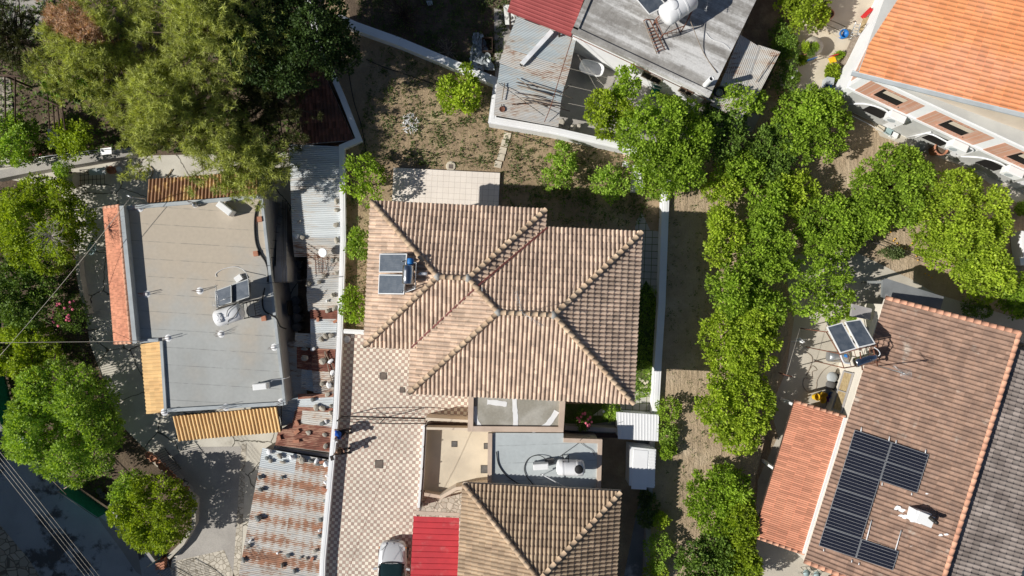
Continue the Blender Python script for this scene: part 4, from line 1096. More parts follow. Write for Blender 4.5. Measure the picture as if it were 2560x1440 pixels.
def canopy(name, label, q, mt, pitch, course, amp, prof, ridge=None, rr=.1, eave=(0, 1)):
    """q: eave a, eave b, top b, top a"""
    t = thing(name, label, 'canopy', (q[0] + q[2]) / 2)
    b = MB(); tile_plane(b, q, eave, pitch, course, amp, .02, prof, seed=5); b.build('tile_roof', M[mt], t)
    b = MB(); b.slab([p - Vector((0, 0, .07)) for p in q], .05); b.build('deck', M['wood_dark'], t)
    if ridge:
        b = MB(); [caps(b, x, y, rr, .3, 3) for x, y in ridge]; b.build('ridge_tiles', M['ridge_salmon'], t)
    b = MB()
    for p in (q[0], q[1]):
        e = q[3] if p is q[0] else q[2]; s = p.lerp(e, .05); b.tube([s - Vector((0, 0, .12)), e - Vector((0, 0, .75))], .03, 5)
    b.build('bracket', M['dark_metal'], t); return t
q = [P(285, 858, 1.35), P(258, 519, 1.35), P(296, 514, 1.85), P(327, 856, 1.85)]
canopy('tiled_canopy', 'narrow salmon tiled canopy along the left side of the flat roofed house', q, 'tile_salmon', .10, .16, .022, PROF_ROMAN, [(q[1], q[2]), (q[0], q[3]), (q[3], q[2])], .09)
q = [P(367, 1035, .75), P(352, 861, .75), P(400, 853, 1.05), P(413, 1031, 1.05)]
canopy('tiled_canopy', 'short ochre canopy at the lower left side of the flat roofed house', q, 'tile_yellow', .22, .35, .035, PROF_BARREL)
q = [P(703, 1079, .7), P(447, 1102, .7), P(432, 1040, 1.15), P(692, 1017, 1.15)]
canopy('tiled_canopy', 'ochre ribbed canopy along the lower end of the flat roofed house', q, 'tile_yellow', .215, .9, .06, PROF_BARREL)
q = [P(372, 449, .75), P(640, 428, .75), P(646, 488, 1.2), P(369, 507, 1.2)]
canopy('tiled_canopy', 'needle littered ochre canopy under the pine branches', q, 'tile_yellow_needles', .215, .9, .06, PROF_BARREL)
# starter bars in white sealed stubs
k = 0
for (x, y), lab in zip(((367, 735), (500, 727), (421, 845), (553, 835), (686, 868), (565, 1018), (703, 1005), (350, 521), (488, 510), (411, 1030)),
        ('near the left parapet below the salmon canopy', 'left of the solar panel', 'at the inner corner by the ochre canopy', 'below the white tank', 'on the right parapet above the air conditioner', 'in the middle of the lower parapet',
         'at the lower right corner', 'at the upper left corner', 'in the middle of the upper parapet', 'at the lower left corner')):
    c = P(x, y, ZB); t = thing('rebar_stub', 'white stub with bars ' + lab + ' of the grey roof' * ('corner' in lab or 'parapet' in lab), 'column stub', c)
    rnd = random.Random(k); k += 1; b = MB()
    b.lathe(c, [(.22, .004), (.20, .012), (.13, .03), (.11, .07), (0, .075)], 9, tint=.5); b.build('sealant', M['white_seal'], t)
    b = MB()
    for i in range(4): 
        p = c + Vector(((i % 2) * .14 - .07, (i // 2) * .14 - .07, 0)); b.tube([p, p + Vector((rnd.gauss(-.08, .05), rnd.gauss(0, .05), .62 + rnd.random() * .2))], .011, 5)
    b.build('bar', M['rust_metal'], t)
# solar set with white tank
t = thing('solar_water_heater', 'solar panels with a large white tank on a dark stand on the grey felt roof', 'solar heater', P(600, 750, ZB))
for (x0, y0), (x1, y1), (x2, y2), (x3, y3) in (((537, 727), (578, 712), (579, 756), (540, 770)), ((580, 711), (621, 697), (624, 742), (581, 757))):
    pts = [P(x0, y0, ZB + .75), P(x1, y1, ZB + .95), P(x2, y2, ZB + 1.0), P(x3, y3, ZB + .8)]
    pts = [P(x0, y0, ZB + .35), P(x1, y1, ZB + 1.05), P(x2, y2, ZB + 1.05), P(x3, y3, ZB + .35)] if 0 else pts
    a, g, _ = MB(), MB(), MB(); collector(a, g, None, *pts, fr=.045); c_ = a.build('collector', M['dark_frame'], t); g.build('glass', M['collector'], c_)
b = MB(); tank_mesh(b, P(543, 797, ZB + 1.3), P(602, 778, ZB + 1.3), .47, 30, .16); b.build('tank', M['plastic_white'], t)
b = MB(); b.lathe(P(547, 795, ZB + 1.72), [(.27, 0), (.27, .08), (.22, .12), (.05, .14), (0, .14)], 24)
for i in range(6): a = i * math.pi / 3; b.box(P(547, 795, ZB + 1.86) + Vector((math.cos(a) * .12, math.sin(a) * .12, 0)), (.16, .02, .02), a)
b.build('lid', M['white'], t)
b = MB(); g = lambda x, y, z: P(x, y, ZB + z)
legs = [(548, 810), (640, 790), (634, 752), (545, 770), (600, 742), (660, 765)]
tops = [g(x, y, .82) for x, y in legs[:4]]
b.tube(tops + [tops[0]], .025)
for i, (x, y) in enumerate(legs[:4]): p = g(x, y, .82); b.tube([p, Vector((p.x, p.y, ZB))], .025)
for i in range(6): b.tube([tops[0].lerp(tops[1], i / 5), tops[3].lerp(tops[2], i / 5)], .018)
b.tube([tops[2], P(540, 768, ZB + .82)], .02); b.tube([g(625, 700, .9), g(627, 745, 1.0), g(540, 775, .8)], .022)
for i in range(7): b.tube([tops[1].lerp(tops[2], i / 6), Vector((tops[1].lerp(tops[2], (i + .5) / 6).x, tops[1].lerp(tops[2], (i + .5) / 6).y, ZB))], .012)
b.build('stand', M['dark_metal'], t)
b = MB(); a_ = [P(548, 765, ZB + 1.2) + Vector((math.cos(i * .5) * .22, math.sin(i * .5) * .4, .25 * math.sin(i * .5))) for i in range(9)]
b.tube(smooth([P(600, 770, ZB + 1.8), P(585, 792, ZB + 1.8), P(572, 800, ZB + 1.75), P(570, 812, ZB + 1.2)]), .02); b.tube(smooth([P(590, 760, ZB + 1.75), P(570, 775, ZB + 1.85), P(567, 792, ZB + 1.8)]), .02); b.build('hose', M['black'], t)
antenna('television_antenna', 'white toothed television antenna standing beside the white tank on the grey roof', P(548, 765, ZB), P(546, 764, ZB + 2.2), [(P(539, 712, ZB + 2.0), P(547, 764, ZB + 2.0), 12, .07), (P(550, 752, ZB + 2.1), P(578, 742, ZB + 2.1), 7, .05), (P(530, 763, ZB + 2.0), P(546, 762, ZB + 2.0), 4, .2)], 0)
cable('white_hose', 'white hose looping over the grey felt roof above the solar panels', [g(541, 692, .03), g(541, 683, .03), g(560, 672, .03), g(590, 667, .03), g(612, 678, .03), g(620, 697, .6)], .018, 'pvc')
cable('black_hose', 'thick black hose bundle snaking down the right side of the grey felt roof', [g(655, 498, .08), g(645, 512, .06), g(638, 540, .06), g(637, 575, .06), g(641, 610, .06), g(652, 636, .06), g(664, 655, .06), g(671, 680, .06), g(669, 705, .06)], .055)
cable('black_hose', 'black hose running from the dark tank stand over the right parapet', [g(662, 720, .3), g(656, 750, .06), g(660, 775, .06), g(675, 787, .08), g(690, 795, .25), g(700, 815, .2), g(715, 822, -.6)], .045)
b = MB(); p = g(597, 696, .12); b.box(p, (.42, .34, .22), R(35)); tag(b.build('white_box', M['white_clean']), 'white box lying above the solar panels on the grey roof', 'box')
for lab, x, y in (('upper of two orange clay blocks beside the thick black hose', 650, 548), ('lower orange clay block beside the thick black hose', 640, 634), ('orange clay block under the end of the dark tank stand', 660, 796)):
    b = MB(); b.box(g(x, y, .1), (.26, .3, .19), R(8)); tag(b.build('clay_block', M['brick']), lab, 'brick')
ac_unit('white air conditioner tilted under the pine branches at the top of the grey roof', g(572, 524, 0), R(-38), (.95, .36, .62))
ac_unit('white air conditioner near the lower right corner of the grey roof', g(659, 963, 0), R(6), (.8, .34, .6))
cable('air_conditioner_pipe', 'pale pipe from the lower air conditioner over the right parapet', [g(677, 955, .45), g(683, 950, .35), g(700, 948, .2), g(716, 945, .1), g(724, 942, -.3)], .025, 'pvc')
for x, y, l in ((489, 512, 'middle'), (650, 492, 'right')):
    b = MB(); c = g(x, y, .12); b.lathe(c, [(.14, 0), (.15, .2), (.1, .3), (0, .33)], 12); b.tube([c + Vector((.1, 0, .1)), c + Vector((.35, .05, .1))], .04); tag(b.build('roof_vent', M['steel']), 'small metal roof vent on the upper parapet, ' + l + ' one', 'vent')
# outside stair
t = thing('outdoor_stair', 'outdoor stair with dark railing on the right side of the grey roofed house', 'stair', P(700, 600, LG))
n = 14; a0, a1 = P(706, 505, LG), P(703, 665, 1.15)
b = MB()
for i in range(n):
    f = (i + .5) / n; c = a0.lerp(a1, f); z = LG + (1.05 - LG) * (i + 1) / n; b.box((c.x, c.y, (z + LG) / 2), (.62, (a0 - a1).length * 0 + abs(a1.y - a0.y) / n, z - LG))
b.box((P(702, 685, 1.05).x, P(702, 685, 1.05).y, (1.05 + LG) / 2 + .0), (.75, .95, 1.05 - LG)); b.build('step', M['grey_render'], t)
b = MB()
for dx in (.3,):
    for h in (.35, .62, .88): b.tube([Vector((a0.x + dx, a0.y, LG + h)), Vector((a1.x + dx, a1.y, 1.05 + h)), Vector((a1.x + dx + .04, a1.y - 1.0, 1.05 + h))], .018)
    for i in range(9):
        f = i / 8; b.tube([Vector((a0.x + dx, a0.y + (a1.y - a0.y) * f, LG + (1.05 - LG) * f)), Vector((a0.x + dx, a0.y + (a1.y - a0.y) * f, LG + (1.05 - LG) * f + .9))], .015)
b.build('railing', M['dark_metal'], t)
# barrels in the dark gap
for i, (x, y) in enumerate(((741, 662), (738, 690), (737, 752), (738, 773), (742, 795), (741, 818))):
    b = MB(); c = P(x, y, LG + .9); c.z = LG; b.lathe(c, [(.26, 0), (.28, .05), (.27, .3), (.28, .32), (.27, .6), (.28, .85), (.25, .86), (.25, .8), (0, .8)], 18)
    tag(b.build('barrel', M['manhole_grey']), 'dark barrel in the shaded gap beside the house wall, ' + ('topmost', 'second from the top', 'third from the top', 'fourth from the top', 'fifth from the top', 'lowest')[i], 'barrel', 'barrels in the shaded gap')

# ================================================================== CORRUGATED SHEDS
def shed(name, label, sheets, post=(), walls=None):
    c = P(*sheets[0][0][0], 0); t = thing(name, label, 'shed', (c.x, c.y, LG)); rnd = random.Random(3)
    for q, z, m, kw in sheets:
        zz = z if isinstance(z, (tuple, list)) else (z,) * 4
        p = [P(x, y, h) for (x, y), h in zip(q, zz)]
        b = MB(); b.corr(p[0], p[1], p[2], p[3], tint=rnd.random(), **kw); b.build('roof_sheet', M[m], t)
    if walls:
        b = MB(); b.strip([P(x, y, 0)[:2] for x, y in walls], .12, LG, .05); b.build('wall', M['concrete_dark'], t)
    return t
K = dict(pitch=.11, amp=.024); V = lambda *a: list(a)
sh = [
 (V((722, 360), (849, 366), (850, 440), (726, 436)), .28, 'galv', K), (V((725, 432), (850, 436), (852, 520), (728, 516)), .285, 'galv', K),
 (V((728, 512), (852, 516), (852, 600), (731, 596)), .29, 'galv', K), (V((731, 592), (852, 596), (851, 642), (736, 642)), .295, 'galv_old', K),
 (V((768, 638), (851, 638), (850, 700), (768, 700)), .30, 'galv_old', K), (V((767, 696), (850, 698), (848, 740), (767, 738)), .305, 'galv_old', K),
 (V((766, 734), (848, 736), (847, 778), (770, 778)), .31, 'rust_white', K), (V((775, 774), (846, 776), (843, 800), (776, 800)), .32, 'rust_full', K),
 (V((776, 797), (843, 797), (841, 836), (776, 834)), .315, 'galv', K), (V((777, 832), (842, 834), (840, 874), (777, 870)), .32, 'galv_old', K),
 (V((778, 870), (839, 873), (837, 931), (780, 927)), .33, 'rust_full', K), (V((780, 926), (837, 930), (835, 960), (782, 956)), .34, 'rust_white', K),
 (V((782, 954), (835, 958), (834, 986), (784, 982)), .335, 'galv_old', K), (V((745, 985), (834, 984), (833, 994), (745, 1001)), .34, 'rust_full', K),
 (V((744, 998), (834, 992), (832, 1019), (743, 1018)), .345, 'galv', K), (V((743, 1017), (832, 1020), (831, 1032), (741, 1028)), .35, 'rust_full', K),
 (V((738, 832), (778, 834), (778, 869), (736, 866)), .22, 'galv_blue', K), (V((742, 868), (781, 871), (781, 927), (742, 921)), .20, 'rust_full', K),
 (V((754, 922), (784, 926), (785, 979), (752, 972)), .18, 'galv_blue', K), (V((745, 852), (716, 855), (726, 1001), (768, 985)), -.05, 'galv_blue', dict(pitch=.085, amp=.016)),
 (V((716, 996), (746, 992), (744, 1032), (712, 1024)), .15, 'galv_blue', K)]
shed('corrugated_shed', 'long patchwork corrugated shed roof beside the white wall, grey on top, rusty further down', sh, walls=[(845, 370), (848, 600), (846, 830), (836, 1030)])
sh = [(V((756, 1026), (831, 1031), (829, 1070), (752, 1058)), .36, 'rust_white', K), (V((738, 1026), (758, 1030), (752, 1062), (728, 1070)), .33, 'rust_full', K),
      (V((726, 1058), (830, 1066), (828, 1090), (704, 1072)), .35, 'rust_full', K), (V((697, 1070), (828, 1086), (827, 1108), (692, 1092)), .345, 'rust_full', K),
      (V((692, 1090), (827, 1106), (826, 1130), (688, 1113)), .34, 'rust_full', K), (V((694, 1012), (742, 1008), (730, 1060), (704, 1066)), .1, 'galv_blue', K)]
shed('corrugated_shed', 'dark red corrugated roof between the ochre canopy and the white wall', sh, walls=[(834, 1034), (822, 1128), (700, 1112)])
sh = []
L0, R0_ = (656, 1121), (828, 1152); L1, R1_ = (566, 1600), (793, 1640)
def lp(a, b, f): return (a[0] + (b[0] - a[0]) * f, a[1] + (b[1] - a[1]) * f)
rows = 10
for i in range(rows):
    f0, f1 = i / rows - .003, (i + 1) / rows + .004
    for j, (s0, s1) in enumerate(((0, .512), (.5, 1.0))):
        la, ra, lb, rb_ = lp(L0, L1, f0), lp(R0_, R1_, f0), lp(L0, L1, f1), lp(R0_, R1_, f1)
        q = V(lp(la, ra, s0), lp(la, ra, s1), lp(lb, rb_, s1), lp(lb, rb_, s0))
        m = 'rust_band' if i < 6 and not (i == 0 and j == 0) else ('galv_old' if i else 'galv')
        if i == 5 and j == 0: m = 'rust_band'
        sh.append((q, .30 + .012 * (i % 2) + .006 * j, m, K))
shed('corrugated_shed', 'large pale corrugated roof with rows of rust stripes at the lower left', sh, walls=[(806, 1440), (826, 1155), (662, 1126), (575, 1600)])
w = MB(); w.strip([P(684, 1119, 0)[:2], P(823, 1141, 0)[:2]], .16, LG, -.05); tag(w.build('gap_wall', M['grey_render']), 'grey wall in the shaded gap between the red and the rust striped roofs', 'wall')

# stones and bricks weighing the sheets down
RK = [(842,504,'s',.16),(843,526,'s',.2),(841,562,'s',.2),(842,601,'s',.16),(748,554,'s',.1),(743,591,'w',.18),(756,594,'s',.14),
 (832,651,'g',.17),(844,650,'s',.18),(841,683,'s',.14),(810,689,'s',.14),(798,706,'s',.14),(771,709,'s',.18),(832,738,'s',.16),(818,752,'w',.1),(820,777,'s',.18),(837,770,'s',.17),(795,799,'b',.12),(839,803,'b',.13),
 (815,840,'s',.18),(804,848,'s',.2),(828,839,'s',.16),(783,873,'w',.12),(808,902,'s',.22),(827,903,'w',.17),(762,894,'s',.2),(762,872,'g',.16),(806,959,'s',.18),(824,962,'w',.2),(783,999,'g',.2),(819,986,'s',.16),(832,931,'w',.15),
 (792,1018,'s',.2),(806,1020,'s',.2),(828,1014,'s',.14),(828,1032,'s',.14),(807,1058,'g',.17),(815,1054,'w',.12),(743,1057,'b',.15),(743,1079,'b',.16),(771,1081,'s',.16),(813,1087,'s',.17),(699,1094,'b',.14),(742,1102,'b',.16),(814,1115,'s',.18),
 (674,1129,'w',.19),(700,1139,'s',.16),(668,1145,'g',.16),(677,1152,'s',.15),(707,1155,'s',.14),(731,1143,'w',.18),(756,1150,'s',.24),(749,1143,'g',.13),(779,1152,'g',.16),(792,1152,'w',.16),(805,1155,'b',.13),(795,1160,'g',.14),(816,1160,'w',.22),
 (819,1190,'w',.13),(814,1205,'w',.12),(812,1223,'b',.16),(813,1252,'g',.12),(803,1298,'g',.19),(800,1325,'w',.13),(800,1340,'g',.14),(787,1377,'s',.16),(781,1397,'b',.12),(767,1396,'s',.12),(751,1394,'g',.1),(721,1388,'g',.16),(695,1382,'w',.1),(706,1412,'s',.13),(736,1427,'g',.18),(621,1365,'s',.16),(626,1352,'w',.1),(647,1295,'g',.24),(652,1223,'g',.19),(650,1193,'g',.16),(706,1193,'g',.14),(611,1399,'g',.15)]
ORD = ['topmost', 'second', 'third', 'fourth', 'fifth', 'sixth', 'seventh', 'eighth', 'ninth', 'tenth', 'eleventh', 'twelfth', 'thirteenth', 'fourteenth', 'fifteenth', 'sixteenth', 'seventeenth', 'eighteenth', 'nineteenth', 'twentieth', 'twenty-first', 'twenty-second', 'twenty-third']
KN = {'s': ('roof_stone', 'tan stone', 'stone', 'stone'), 'w': ('roof_stone', 'whitish stone', 'white', 'stone'), 'g': ('roof_stone', 'dark grey stone', 'stone_grey', 'stone'), 'b': ('roof_brick', 'clay brick', 'brick', 'brick')}
cnt = {}
for i, (x, y, kd, s) in enumerate(sorted(RK, key=lambda a: a[1])):
    sec = 0 if y < 640 else 1 if y < 1004 else 2 if y < 1122 else 3
    nm, word, mt, cat = KN[kd]; key = (sec, kd); cnt[key] = cnt.get(key, 0) + 1
    place = ('the grey upper long shed', 'the patchwork middle shed', 'the dark red shed roof', 'the rust striped shed roof')[sec]
    b = MB(); rock_mesh(b, P(x, y, .36), s, i, 'brick' if kd == 'b' else 'stone')
    tag(b.build(nm, M[mt]), f"{word} on {place}, {ORD[cnt[key]-1]} {word.split()[0]} one{' from the top' if cnt[key] > 1 else ''}", cat, 'stones and bricks holding down the shed roofs')
b = MB(); b.tube([P(811, 880, .45), P(833, 968, .42)], .035, 5); tag(b.build('wooden_pole', M['wood']), 'longer grey pole lying across the dark red sheet beside the white wall', 'pole')
b = MB(); b.tube([P(812, 878, .48), P(838, 930, .44)], .03, 5); tag(b.build('wooden_pole', M['wood']), 'shorter grey pole crossing the longer one on the dark red sheet', 'pole')
t = thing('rusty_rack', 'rusty wire rack with a white dish on the upper patchwork roof', 'rack', P(795, 645, .35))
b = MB(); q = [P(787, 634, .4), P(812, 648, .9), P(818, 678, .45), P(790, 684, .45)]
b.tube(q + [q[0]], .018)
for f in (.25, .5, .75): b.tube([q[0].lerp(q[1], f), q[3].lerp(q[2], f)], .012); b.tube([q[0].lerp(q[3], f), q[1].lerp(q[2], f)], .012)
b.build('frame', M['rust_metal'], t)
b = MB(); b.lathe(P(809, 631, .75), [(0, 0), (.16, .02), (.28, .09), (.29, .1), (.16, .05), (0, .03)], 22, (-.3, -.1, 1)); b.build('dish', M['white_clean'], t)
cable('clothes_wire', 'thin dark wire from the grey roofed house across the shed to the white wall', [P(668, 708, 1.7), P(857, 692, .6)], .012, sag=.05)

# ================================================================== LOWER LEFT YARD
def fence_line(name, label, line, h, z0, n, m='dark_metal', rails=(.12, .95), r=.014, net=None):
    pts = [P(x, y, z0) for x, y in line]; c = sum(pts, Vector()) / len(pts); t = thing(name, label, 'fence', (c.x, c.y, z0)); b = MB()
    for f in rails: b.tube([p + Vector((0, 0, h * f)) for p in pts], .02, 5)
    for i in range(len(pts) - 1):
        k = max(1, int(n * (pts[i + 1] - pts[i]).length))
        for j in range(k + 1): p = pts[i].lerp(pts[i + 1], j / k); b.tube([p, p + Vector((0, 0, h))], r, 4)
    b.build('rail', M[m], t)
    if net:
        b = MB()
        for i in range(len(pts) - 1): b.quad(pts[i] + Vector((0, 0, .05)), pts[i + 1] + Vector((0, 0, .05)), pts[i + 1] + Vector((.12, .05, h)), pts[i] + Vector((.12, .05, h)))
        b.build('net', M[net], t)
    return t
fence_line('net_fence', 'green shade net on a wire fence along the road below the big green tree', [(182, 1212), (276, 1276)], 1.5, LG, .4, net='teal_net')
fence_line('net_fence', 'green shade net at the far left edge behind the trees', [(5, 800), (6, 900), (40, 1050), (60, 1070)], 1.5, LG, .4, net='teal_net')
fence_line('net_fence', 'short green net piece beside the orange blocks at the driveway corner', [(385, 1405), (412, 1385)], .9, LG, .5, net='teal_net')
fence_line('iron_railing', 'black iron railing between the left garden and the cracked yard', [(205, 795), (222, 850), (236, 900), (256, 960), (268, 1000), (300, 1130)], 1.0, LG, 7)
fence_line('iron_gate', 'open black iron gate casting a barred shadow on the cracked yard', [(208, 800), (212, 830), (246, 822)], 1.5, LG, 8)
fence_line('iron_gate', 'black barred gate at the bottom of the driveway', [(420, 1412), (470, 1440), (530, 1490)], 1.35, LG, 7)
fence_line('iron_gate', 'folded iron gate at the upper end of the driveway', [(415, 1120), (455, 1170)], 1.4, LG, 7)
def lowwall(label, line, h, w, m='grey_render', z0=LG):
    b = MB(); b.strip([P(x, y, z0 + h)[:2] for x, y in line], w, z0, z0 + h); return tag(b.build('low_wall', M[m]), label, 'wall')
lowwall('low concrete wall left of the salmon canopy behind the satellite dish', [(192, 640), (196, 690), (205, 740), (218, 785)], .5, .22, 'concrete')
lowwall('sloping planter wall below the row of terracotta pots', [(372, 1140), (445, 1212), (486, 1250), (484, 1310), (455, 1360), (420, 1395)], .45, .25, 'concrete')
lowwall('low wall along the road beneath the round green tree', [(276, 1278), (330, 1330), (385, 1405)], .4, .2, 'grey_render')
lowwall('long grey retaining wall under the wire mesh near the pine', [(-20, 440), (90, 418), (200, 400), (330, 378)], .8, .5, 'concrete_dark')
# row of pots on the planter wall
pots = [(378, 1135), (389, 1144), (401, 1154), (410, 1162), (419, 1171), (428, 1180), (436, 1189), (446, 1198), (455, 1207), (470, 1219), (288, 1218), (254, 1225), (262, 1236)]
for i, (x, y) in enumerate(pts_ := pots):
    b = MB(); c = P(x, y, LG + .45) ; s = .19 if i not in (0, 1, 3) else .23
    if i > 9: c = P(x, y, LG)
    b.lathe(c, [(s * .6, 0), (s * .85, s * .9), (s, s * 1.2), (s, s * 1.35), (s * .82, s * 1.35), (s * .78, s * 1.1), (0, s * 1.05)], 16)
    lab = 'terracotta pot in the slanting row on the planter wall, ' + (ORD[i] + ' from the top left' if i else 'topmost at the upper left') if i < 10 else 'round pot under the big green tree near the net fence, ' + ('right one', 'upper left one', 'lower left one')[i - 10]
    tag(b.build('flower_pot', M['pot' if i < 10 else 'manhole_grey']), lab, 'pot', 'pots on the planter wall' if i < 10 else 'pots by the net fence')
t = thing('block_stack', 'stack of orange clay blocks at the driveway corner by the road', 'bricks', P(402, 1408, LG))
b = MB()
for i in range(8): c = P(398 + (i % 2) * 11, 1398 + (i // 2) * 7, LG + .2); b.box(c, (.3, .12, .4), R(25), random.random())
b.build('block', M['brick'], t)
b = MB(); q = [P(160, 1222, LG + 2.2), P(192, 1203, LG + 2.2)]; b.tube(q, .03); b.tube([P(118, 1188, LG + 2.0), P(166, 1236, LG + 2.0)], .025); tag(b.build('wooden_poles', M['wood']), 'crossed wooden poles sticking out of the big green tree over the road', 'poles')
b = MB(); b.lathe(P(290, 1257, LG), [(.2, 0), (.22, .4), (.2, .5), (0, .5)], 14); tag(b.build('bucket', M['blue']), 'blue bucket under the round green tree by the net fence', 'bucket')
# satellite dish
t = thing('satellite_dish', 'pale blue satellite dish left of the salmon canopy', 'dish', P(240, 628, LG))
b = MB(); ax = Vector((-.5, .15, 1)); b.lathe(P(235, 621, LG + 1.3), [(0, 0), (.2, .02), (.38, .08), (.42, .13), (.43, .13), (.37, .10), (.2, .04), (0, .02)], 28, ax); b.build('reflector', M['sheet_teal'], t)
b = MB(); c = P(237, 622, LG + 1.25); b.tube([Vector((c.x, c.y, LG)), c], .03); b.tube([c, c + Vector((-.4, .1, .5))], .015); b.build('mount', M['steel'], t)
# water tanks and wire screens at the upper left
t = thing('water_drum', 'large pale round drum half hidden by leaves near the upper left fence', 'drum', P(165, 445, LG))
b = MB(); tank_mesh(b, P(148, 447, LG + 1.0), P(192, 452, LG + 1.0), .48, 24, .04); b.build('drum', M['concrete_warm'], t)
b = MB(); b.box(P(172, 450, LG + .3), (.9, .7, .5)); b.build('support', M['wood_dark'], t)
t = thing('metal_cage', 'dark wire cage table beside the pale drum', 'cage', P(215, 440, LG))
b = MB()
for i in range(7): x = 200 + i * 10; b.tube([P(x, 425, LG + .8), P(x + 2, 465, LG + .8)], .018)
for i in range(4): y = 425 + i * 13; b.tube([P(198, y, LG + .8), P(262, y - 4, LG + .8)], .018)
for x, y in ((200, 426), (262, 422), (200, 466), (262, 460)): c = P(x, y, LG + .8); b.tube([c, Vector((c.x, c.y, LG))], .02)
b.build('frame', M['dark_metal'], t)
b = MB(); b.slab([P(222, 422, LG + .82), P(262, 418, LG + .82), P(264, 436, LG + .82), P(224, 438, LG + .82)], .04); b.build('top', M['galv_blue'], t)
for lab, x, y, s, m in (('round brown pot right of the wire cage', 285, 427, .26, 'pot'), ('small white bowl beside the brown pot near the cage', 302, 424, .17, 'white_clean')):
    b = MB(); b.lathe(P(x, y, LG), [(s * .7, 0), (s, s * 1.1), (s, s * 1.5), (s * .85, s * 1.5), (s * .7, s * 1.2), (0, s * 1.1)], 16); tag(b.build('pot', M[m]), lab, 'pot')
for i, pp in enumerate((((355, 421), (345, 432), (338, 450)), ((374, 415), (382, 428), (372, 452)), ((430, 423), (422, 436), (414, 446)))):
    cable('yellow_hose', 'piece of yellow hose above the ochre canopy, ' + ('left', 'middle', 'right')[i] + ' one', [P(x, y, LG + .06) for x, y in pp], .03, 'straw', group='pieces of yellow hose')
fence_line('wire_mesh_fence', 'leaning wire mesh fence above the drum and the cage', [(35, 415), (150, 396), (240, 385), (325, 378)], .9, LG + .8, 1.2, 'steel', (.05, .5, 1.0))
b = MB(); b.slab([P(250, 372, LG + 1.6), P(278, 368, LG + 1.7), P(279, 384, LG + 1.6), P(252, 388, LG + 1.5)], .03); tag(b.build('white_sheet', M['white_clean']), 'small white sheet on the wire fence under the pine', 'sheet')
# old timber pergola at the far left
t = thing('timber_pergola', 'dark timber pergola with open slats at the far left under the pine', 'pergola', P(100, 280, LG))
b = MB(); z = LG + 2.3
for i in range(4): b.tube([P(118 + i * 10, 215, z), P(124 + i * 13, 322, z)], .05, 4)
for i in range(2): b.tube([P(12 + i * 26, 190, z), P(14 + i * 24, 310, z)], .05, 4)
b.tube([P(0, 188, z + .1), P(60, 192, z + .1), P(150, 200, z + .1)], .06, 5); b.tube([P(103, 246, z + .1), P(165, 272, z + .1)], .06, 5)
b.build('beam', M['wood_dark'], t)
for x, y in ((12, 190), (38, 310), (120, 215), (163, 322)): b = MB(); c = P(x, y, z); b.tube([Vector((c.x, c.y, LG)), c], .07, 6); b.build('post', M['wood_dark'], t)
ground('stepped_paving', [(-20, 190), (25, 195), (35, 300), (-20, 310)], LG + .02, M['stonepave'])
lowwall('pale low wall beside the dark pergola', [(122, 322), (124, 365)], .9, .18, 'white')
# overhead wires
for i, (x0, y0, x1, y1) in enumerate(((-10, 1118, 252, 1445), (-10, 1132, 240, 1445), (-10, 1145, 228, 1445), (-10, 1160, 216, 1445))):
    cable('power_line', 'pale overhead power line crossing the dark road, ' + ('rightmost', 'second from the right', 'third from the right', 'leftmost')[i], [P(x0 - 60, y0 - 75, 4.6), P(x1 + 80, y1 + 100, 4.6)], .011, 'concrete', group='power lines over the road')
cable('service_cable', 'pale overhead cable from the rooftop mast across the left trees', [P(326, 494, 3.0), P(-10, 900, 3.4)], .015, 'concrete', sag=.25)
cable('service_cable', 'thin cable crossing the left trees level with the salmon canopy end', [P(372, 853, 1.9), P(-10, 857, 3.6)], .012, 'concrete', sag=.1)
cable('service_cable', 'thin slanting cable over the checkered paving', [P(1032, 982, 4.4), P(1005, 1056, 3.6), P(940, 1240, 3.2), P(905, 1330, 3), P(860, 1460, 2.8)], .010, 'rust_metal')
t = thing('roof_mast', 'bent metal mast at the upper left corner of the grey roofed house', 'mast', P(325, 500, ZB))
b = MB(); b.tube([P(368, 505, ZB), P(362, 497, ZB + .5), P(327, 493, ZB + 1.6)], .03); b.tube([P(318, 488, ZB + 1.65), P(332, 494, ZB + 1.6)], .06, 5); b.build('mast', M['steel'], t)
# ================================================================== TOP MIDDLE HOUSE (weathered slab roof)
ZT = 3.1
t = thing('slab_roofed_house', 'white house under a weathered grey slab roof at the top of the photo', 'house', P(1660, 60, 0))
q = [P(1428, 80, ZT), P(1773, 243, ZT), P(1905, -30, ZT), P(2010, -260, ZT), P(1590, -300, ZT)]
b = MB(); b.prism([p[:2] for p in q], ZT - .16, ZT); b.build('roof_slab', M['slab'], t)
b = MB()
for a, c_ in ((q[0], q[1]), (q[4], q[0])):
    d = (c_ - a).normalized(); s = Vector((-d.y, d.x, 0)); cc = sum(q, Vector()) / 5
    if (cc - a).dot(s) < 0: s = -s
    b.obox((a + c_) / 2 + s * .16 + Vector((0, 0, .05)), d, s, (0, 0, 1), (c_ - a).length / 2 - (.0 if a is q[0] else .2), .15, .07)
b.build('kerb', M['slab'], t)
cc = sum(q, Vector()) / 5
wq = [p + (cc - p).normalized() * .15 for p in q]
b = MB(); b.prism([p[:2] for p in wq], 0, ZT - .162); b.build('wall', M['white'], t)
fa, fb = wq[0], wq[1]; fd = (fb - fa).normalized(); fn = Vector((fd.y, -fd.x, 0))
if (cc - fa).dot(fn) > 0: fn = -fn
